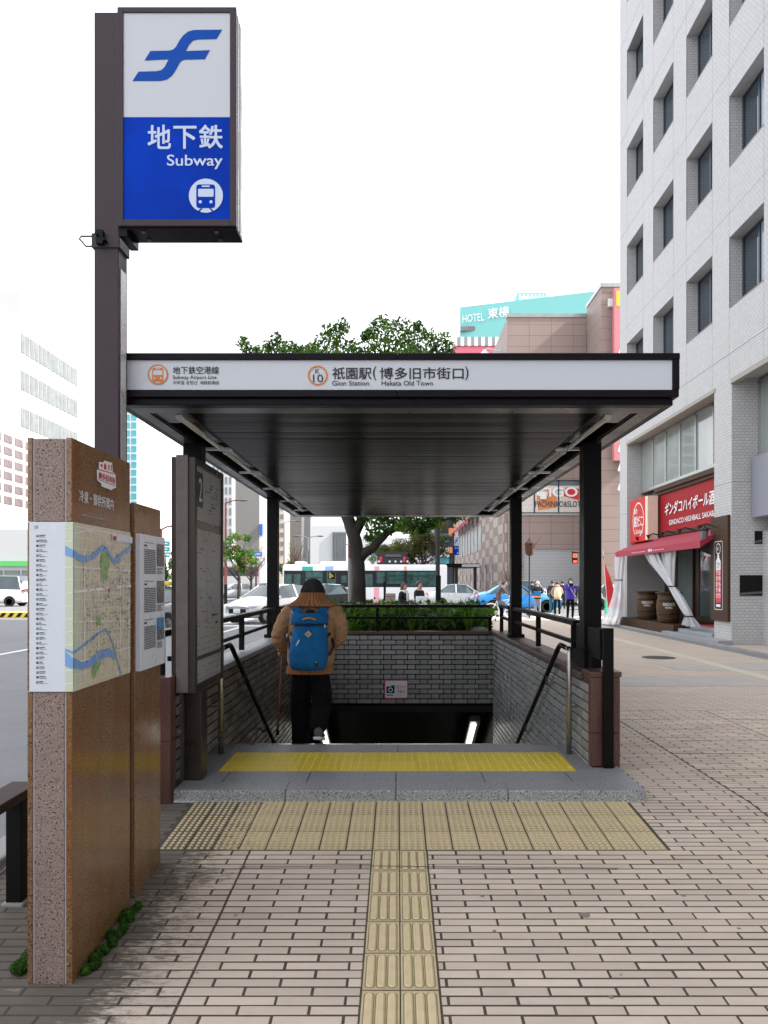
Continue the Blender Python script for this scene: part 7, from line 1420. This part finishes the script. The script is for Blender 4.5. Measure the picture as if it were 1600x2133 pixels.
rg = [(1388, 45, .125, 646), (1372, 49, .135, 647), (1350, 49, .14, 648), (1330, 49, .14, 649), (1310, 52, .14, 650), (1292, 55, .14, 651), (1278, 58, .135, 653), (1270, 58, .12, 655), (1264, 53, .11, 655), (1258, 42, .10, 654), (1252, 30, .08, 653)]
loft([(mp(cx_, py), hw / SC, d) for py, hw, d, cx_ in rg], 48, .018, seed=3).build('sweater', K['sweater'], man, smooth=True)
loft([(mp(645, 1402), 46.5 / SC, .13), (mp(645, 1400), 47.5 / SC, .134), (mp(646, 1387), 46.5 / SC, .13), (mp(646, 1385), 44 / SC, .12)], 84, .006, .034, cap=False).build('sweater_hem', K['rib'], man)
loft([(mp(651, 1264, .0), 50 / SC, .135), (mp(651, 1261.5, -.01), 51 / SC, .168), (mp(651, 1258, -.01), 47 / SC, .165), (mp(650, 1253), 38.5 / SC, .145), (mp(650, 1247, .01), 31 / SC, .128), (mp(650, 1240, .03), 26.5 / SC, .115), (mp(650, 1235, .04), 25 / SC, .112), (mp(650, 1234, .045), 23 / SC, .10), (mp(650, 1237, .05), 21 / SC, .085)], 108, .014, .034, cap=False).build('sweater_collar', K['rib'], man)
def sleeve(pts, rads, seed):
    r_ = random.Random(seed); P_ = []; Rr = []
    for i in range(len(pts) - 1):
        for k in range(5): t = k / 5; P_.append(pts[i].lerp(pts[i+1], t)); Rr.append((rads[i] * (1-t) + rads[i+1] * t) * (1 + .07 * math.sin((i*5+k) * 2.3 + seed) + .03 * math.sin((i*5+k) * 4.1)))
    P_.append(pts[-1]); Rr.append(rads[-1]); m = MB(); m.tube(P_, Rr, 20); o = m.build('sleeve', K['sweater'], man, smooth=True); s = o.modifiers.new('smooth', 'SUBSURF'); s.levels = s.render_levels = 1
sleeve([mp(612, 1270), mp(595, 1290, -.02), mp(582, 1318, -.03), mp(580, 1335, .0), mp(589, 1353, .1)], [.085, .073, .064, .061, .044], 1)
sleeve([mp(692, 1270), mp(705, 1288, -.02), mp(711, 1309, -.02), mp(707, 1327, .02), mp(691, 1346, .12)], [.088, .076, .066, .064, .05], 4)
hm = MB(); c = mp(650, 1232, .07); hm.ball(c, (.098, .112, .095), 20, 14)
hair = hm.build('hair', K['hair'], man, smooth=True)
m = MB()
for i in range(700):
    a = rng.uniform(0, 6.28); e = rng.uniform(-.05, 1); rr = math.sqrt(1 - min(.98, e * e)); d = Vector((math.cos(a) * rr, math.sin(a) * rr, e)); p0 = c + Vector((d.x * .097, d.y * .111, d.z * .094)); dn = Vector((d.x * .4, d.y * .4, -1)).normalized(); m.tube([p0 + dn * -.02, p0 + d * .005 + dn * .018, p0 - d * .004 + dn * rng.uniform(.03, .05)], [.005, .004, .001], 4, False)
m.build('hair_strands', K['hair'], hair, kind='stuff')
for px in (628, 672): m = MB(); m.ball(mp(px, 1238, .08), (.012, .03, .035), 8, 6); m.build('ear', K['skin'], man)
# shoes
def shoe(heel, toe, up, name='shoe'):
    d = (toe - heel).normalized(); sd = d.cross(up).normalized(); u = sd.cross(d); L = (toe - heel).length; m = MB(); rings = []
    for t_, w_, h_ in ((0, .030, .062), (.08, .036, .078), (.25, .037, .085), (.45, .038, .07), (.65, .045, .052), (.85, .042, .04), (1, .02, .025)):
        rings.append((heel + d * L * t_, w_, h_))
    vs = []; n = 14
    for c_, w_, h_ in rings:
        for k in range(n): a = 2*math.pi*k/n; vs.append(c_ + sd * w_ * math.cos(a) + u * (h_ * .5 + h_ * .5 * math.sin(a) + .018))
    m.add(vs, [(i*n+k, i*n+(k+1) % n, (i+1)*n+(k+1) % n, (i+1)*n+k) for i in range(len(rings)-1) for k in range(n)] + [tuple(range(n))[::-1], tuple(range(6*n, 7*n))]); o = m.build(name, K['shoe'], man, smooth=True)
    m = MB(); poly = [(-.004, -.034), (.12 * L, -.04), (.5 * L, -.04), (.75 * L, -.048), (.95 * L, -.03), (L + .012, 0), (.95 * L, .03), (.75 * L, .048), (.5 * L, .04), (.12 * L, .04), (-.004, .034), (-.012, 0)]
    m.prism(poly, lambda a, b_, w: heel + d * a + sd * b_ + u * w, 0, .022); m.build('sole', K['sole'], o)
shoe(Vector((XP(662, 6.45), 6.42, .125)), Vector((XP(662, 6.45) + .01, 6.62, .075)) , Vector((0, .2, 1))); shoe(Vector((XP(627, 6.88), 6.84, -.252)), Vector((XP(627, 6.88), 7.10, -.252)), Vector((0, 0, 1)))
# cane
t = thing('walking_cane', 'thin brown wooden cane held beside the man on the stairs', 'cane', tuple(mp(573, 1527, .15))); m = MB(); m.tube([mp(594, 1350, .16), mp(588, 1348, .16), mp(584, 1351, .16), mp(583, 1358, .16), mp(577, 1450, .15), mp(573, 1535, .15)], .0085, 8); m.build('shaft', K['cane'], t, smooth=True); m = MB(); m.tube([mp(573.2, 1528, .15), mp(572.8, 1538, .15)], .014, 8); m.build('ferrule', K['black'], t)
# backpack
bk = thing('backpack', 'bright blue rucksack with a leather diamond patch on the man', 'backpack', tuple(mp(650, 1390, -.2))); dy = -.20
rr = [(1391, 22, .05, 648, -.19), (1389, 32, .075, 648, -.2), (1382, 37, .095, 648, -.205), (1368, 39.5, .108, 648.5, -.21), (1350, 39.5, .11, 649, -.21), (1330, 37.5, .10, 650, -.205), (1312, 34.5, .088, 651.5, -.2), (1300, 33, .08, 652, -.195), (1294, 33, .078, 652, -.19), (1286, 34, .078, 652, -.19)]
loft([(mp(c_, py, d), hw / SC, dp) for py, hw, dp, c_, d in rr], 40, .012, seed=9).build('bag', K['packb'], bk, smooth=True)
loft([(mp(650.5, 1297, -.195), 35.5 / SC, .086), (mp(650.5, 1293, -.195), 38 / SC, .094), (mp(650.5, 1284, -.195), 38.5 / SC, .09), (mp(650.5, 1277, -.185), 37.5 / SC, .08), (mp(650.5, 1274.5, -.18), 33 / SC, .065), (mp(650.5, 1275.5, -.175), 24 / SC, .04)], 40, .012, seed=5).build('lid', K['packb'], bk, smooth=True)
m = MB(); m.tube([mp(614, 1297, -.22), mp(624, 1297.5, -.275), mp(650, 1299, -.292), mp(676, 1297.5, -.275), mp(687, 1297, -.22)], .007, 6); m.build('zip_line', K['packblk'], bk)
m = MB(); m.tube([mp(640, 1288, -.285), mp(643, 1285.5, -.30), mp(652, 1284, -.305), mp(662, 1286, -.30), mp(665, 1288.5, -.285)], .0095, 8); m.build('grab_handle', K['leather'], bk, smooth=True)
m = MB(); c_ = mp(650.5, 1316, -.305); s_ = 7 / SC; m.add([c_ + Vector((0, 0, s_)), c_ + Vector((s_, 0, 0)), c_ + Vector((0, 0, -s_)), c_ + Vector((-s_, 0, 0)), c_ + Vector((0, .03, s_)), c_ + Vector((s_, .03, 0)), c_ + Vector((0, .03, -s_)), c_ + Vector((-s_, .03, 0))], [(0,3,2,1),(0,1,5,4),(1,2,6,5),(2,3,7,6),(3,0,4,7)]); dp_ = m.build('diamond_patch', K['leather2'], bk)
m = MB()
for q in (-1, 1): m.box(c_.x + q * .0075 - .0028, c_.x + q * .0075 + .0028, c_.y - .002, c_.y + .001, c_.z - .008, c_.z + .009)
m.build('patch_slot', K['packblk'], dp_)
m = MB(); a = mp(667, 1374, -.308); m.box(a.x - .014, a.x + .014, a.y - .004, a.y + .03, a.z - .03, a.z + .022); lb = m.build('label', K['packblk'], bk, bevel=.002); pr = Print(fr_front(a.x, a.y - .004, a.z), .001); pr.use(K['txtw'], 0).rect(-.008, .008, .009, .013); pr.build('label_mark', lb)
m = MB(); m.tube([mp(633, 1327, -.305), mp(630, 1333, -.312), mp(626, 1339, -.308)], [.004, .007, .003], 6); m.build('zip_pull', K['txtw'], bk); m = MB(); m.tube([mp(682, 1297, -.26), mp(683, 1303, -.265)], [.003, .008], 6); m.build('zip_pull', K['txtw'], bk)
for sgn, pts in ((-1, [mp(612, 1258, -.05), mp(620, 1266, -.15), mp(628, 1275, -.18), mp(634, 1284, -.17)]), (1, [mp(684, 1258, -.05), mp(680, 1266, -.15), mp(672, 1275, -.18), mp(666, 1284, -.17)])):
    m = MB()
    for a, b_ in zip(pts[:-1], pts[1:]): m.beam(a, b_ + (b_ - a) * .1, .062, .014, (0, -1, .35))
    m.build('shoulder_strap', K['packb'], bk, bevel=.003)
for pts, r in (([mp(611, 1318, -.12), mp(618, 1320, -.18), mp(626, 1318, -.25)], .017), ([mp(604, 1322, -.06), mp(606, 1345, -.1), mp(614, 1362, -.16), mp(622, 1364, -.24)], .013), ([mp(690, 1318, -.14), mp(684, 1324, -.22)], .015), ([mp(694, 1328, -.08), mp(697, 1345, -.1), mp(690, 1360, -.18)], .012)):
    m = MB(); m.tube(pts, r, 6); m.build('side_strap', K['packblk'], bk, smooth=True)
m = MB(); m.tube([mp(643, 1276, -.17), mp(645, 1271, -.16), mp(657, 1271, -.16), mp(659, 1276, -.17)], .012, 6); m.build('haul_loop', K['packblk'], bk)
flush_people(); flush_text()
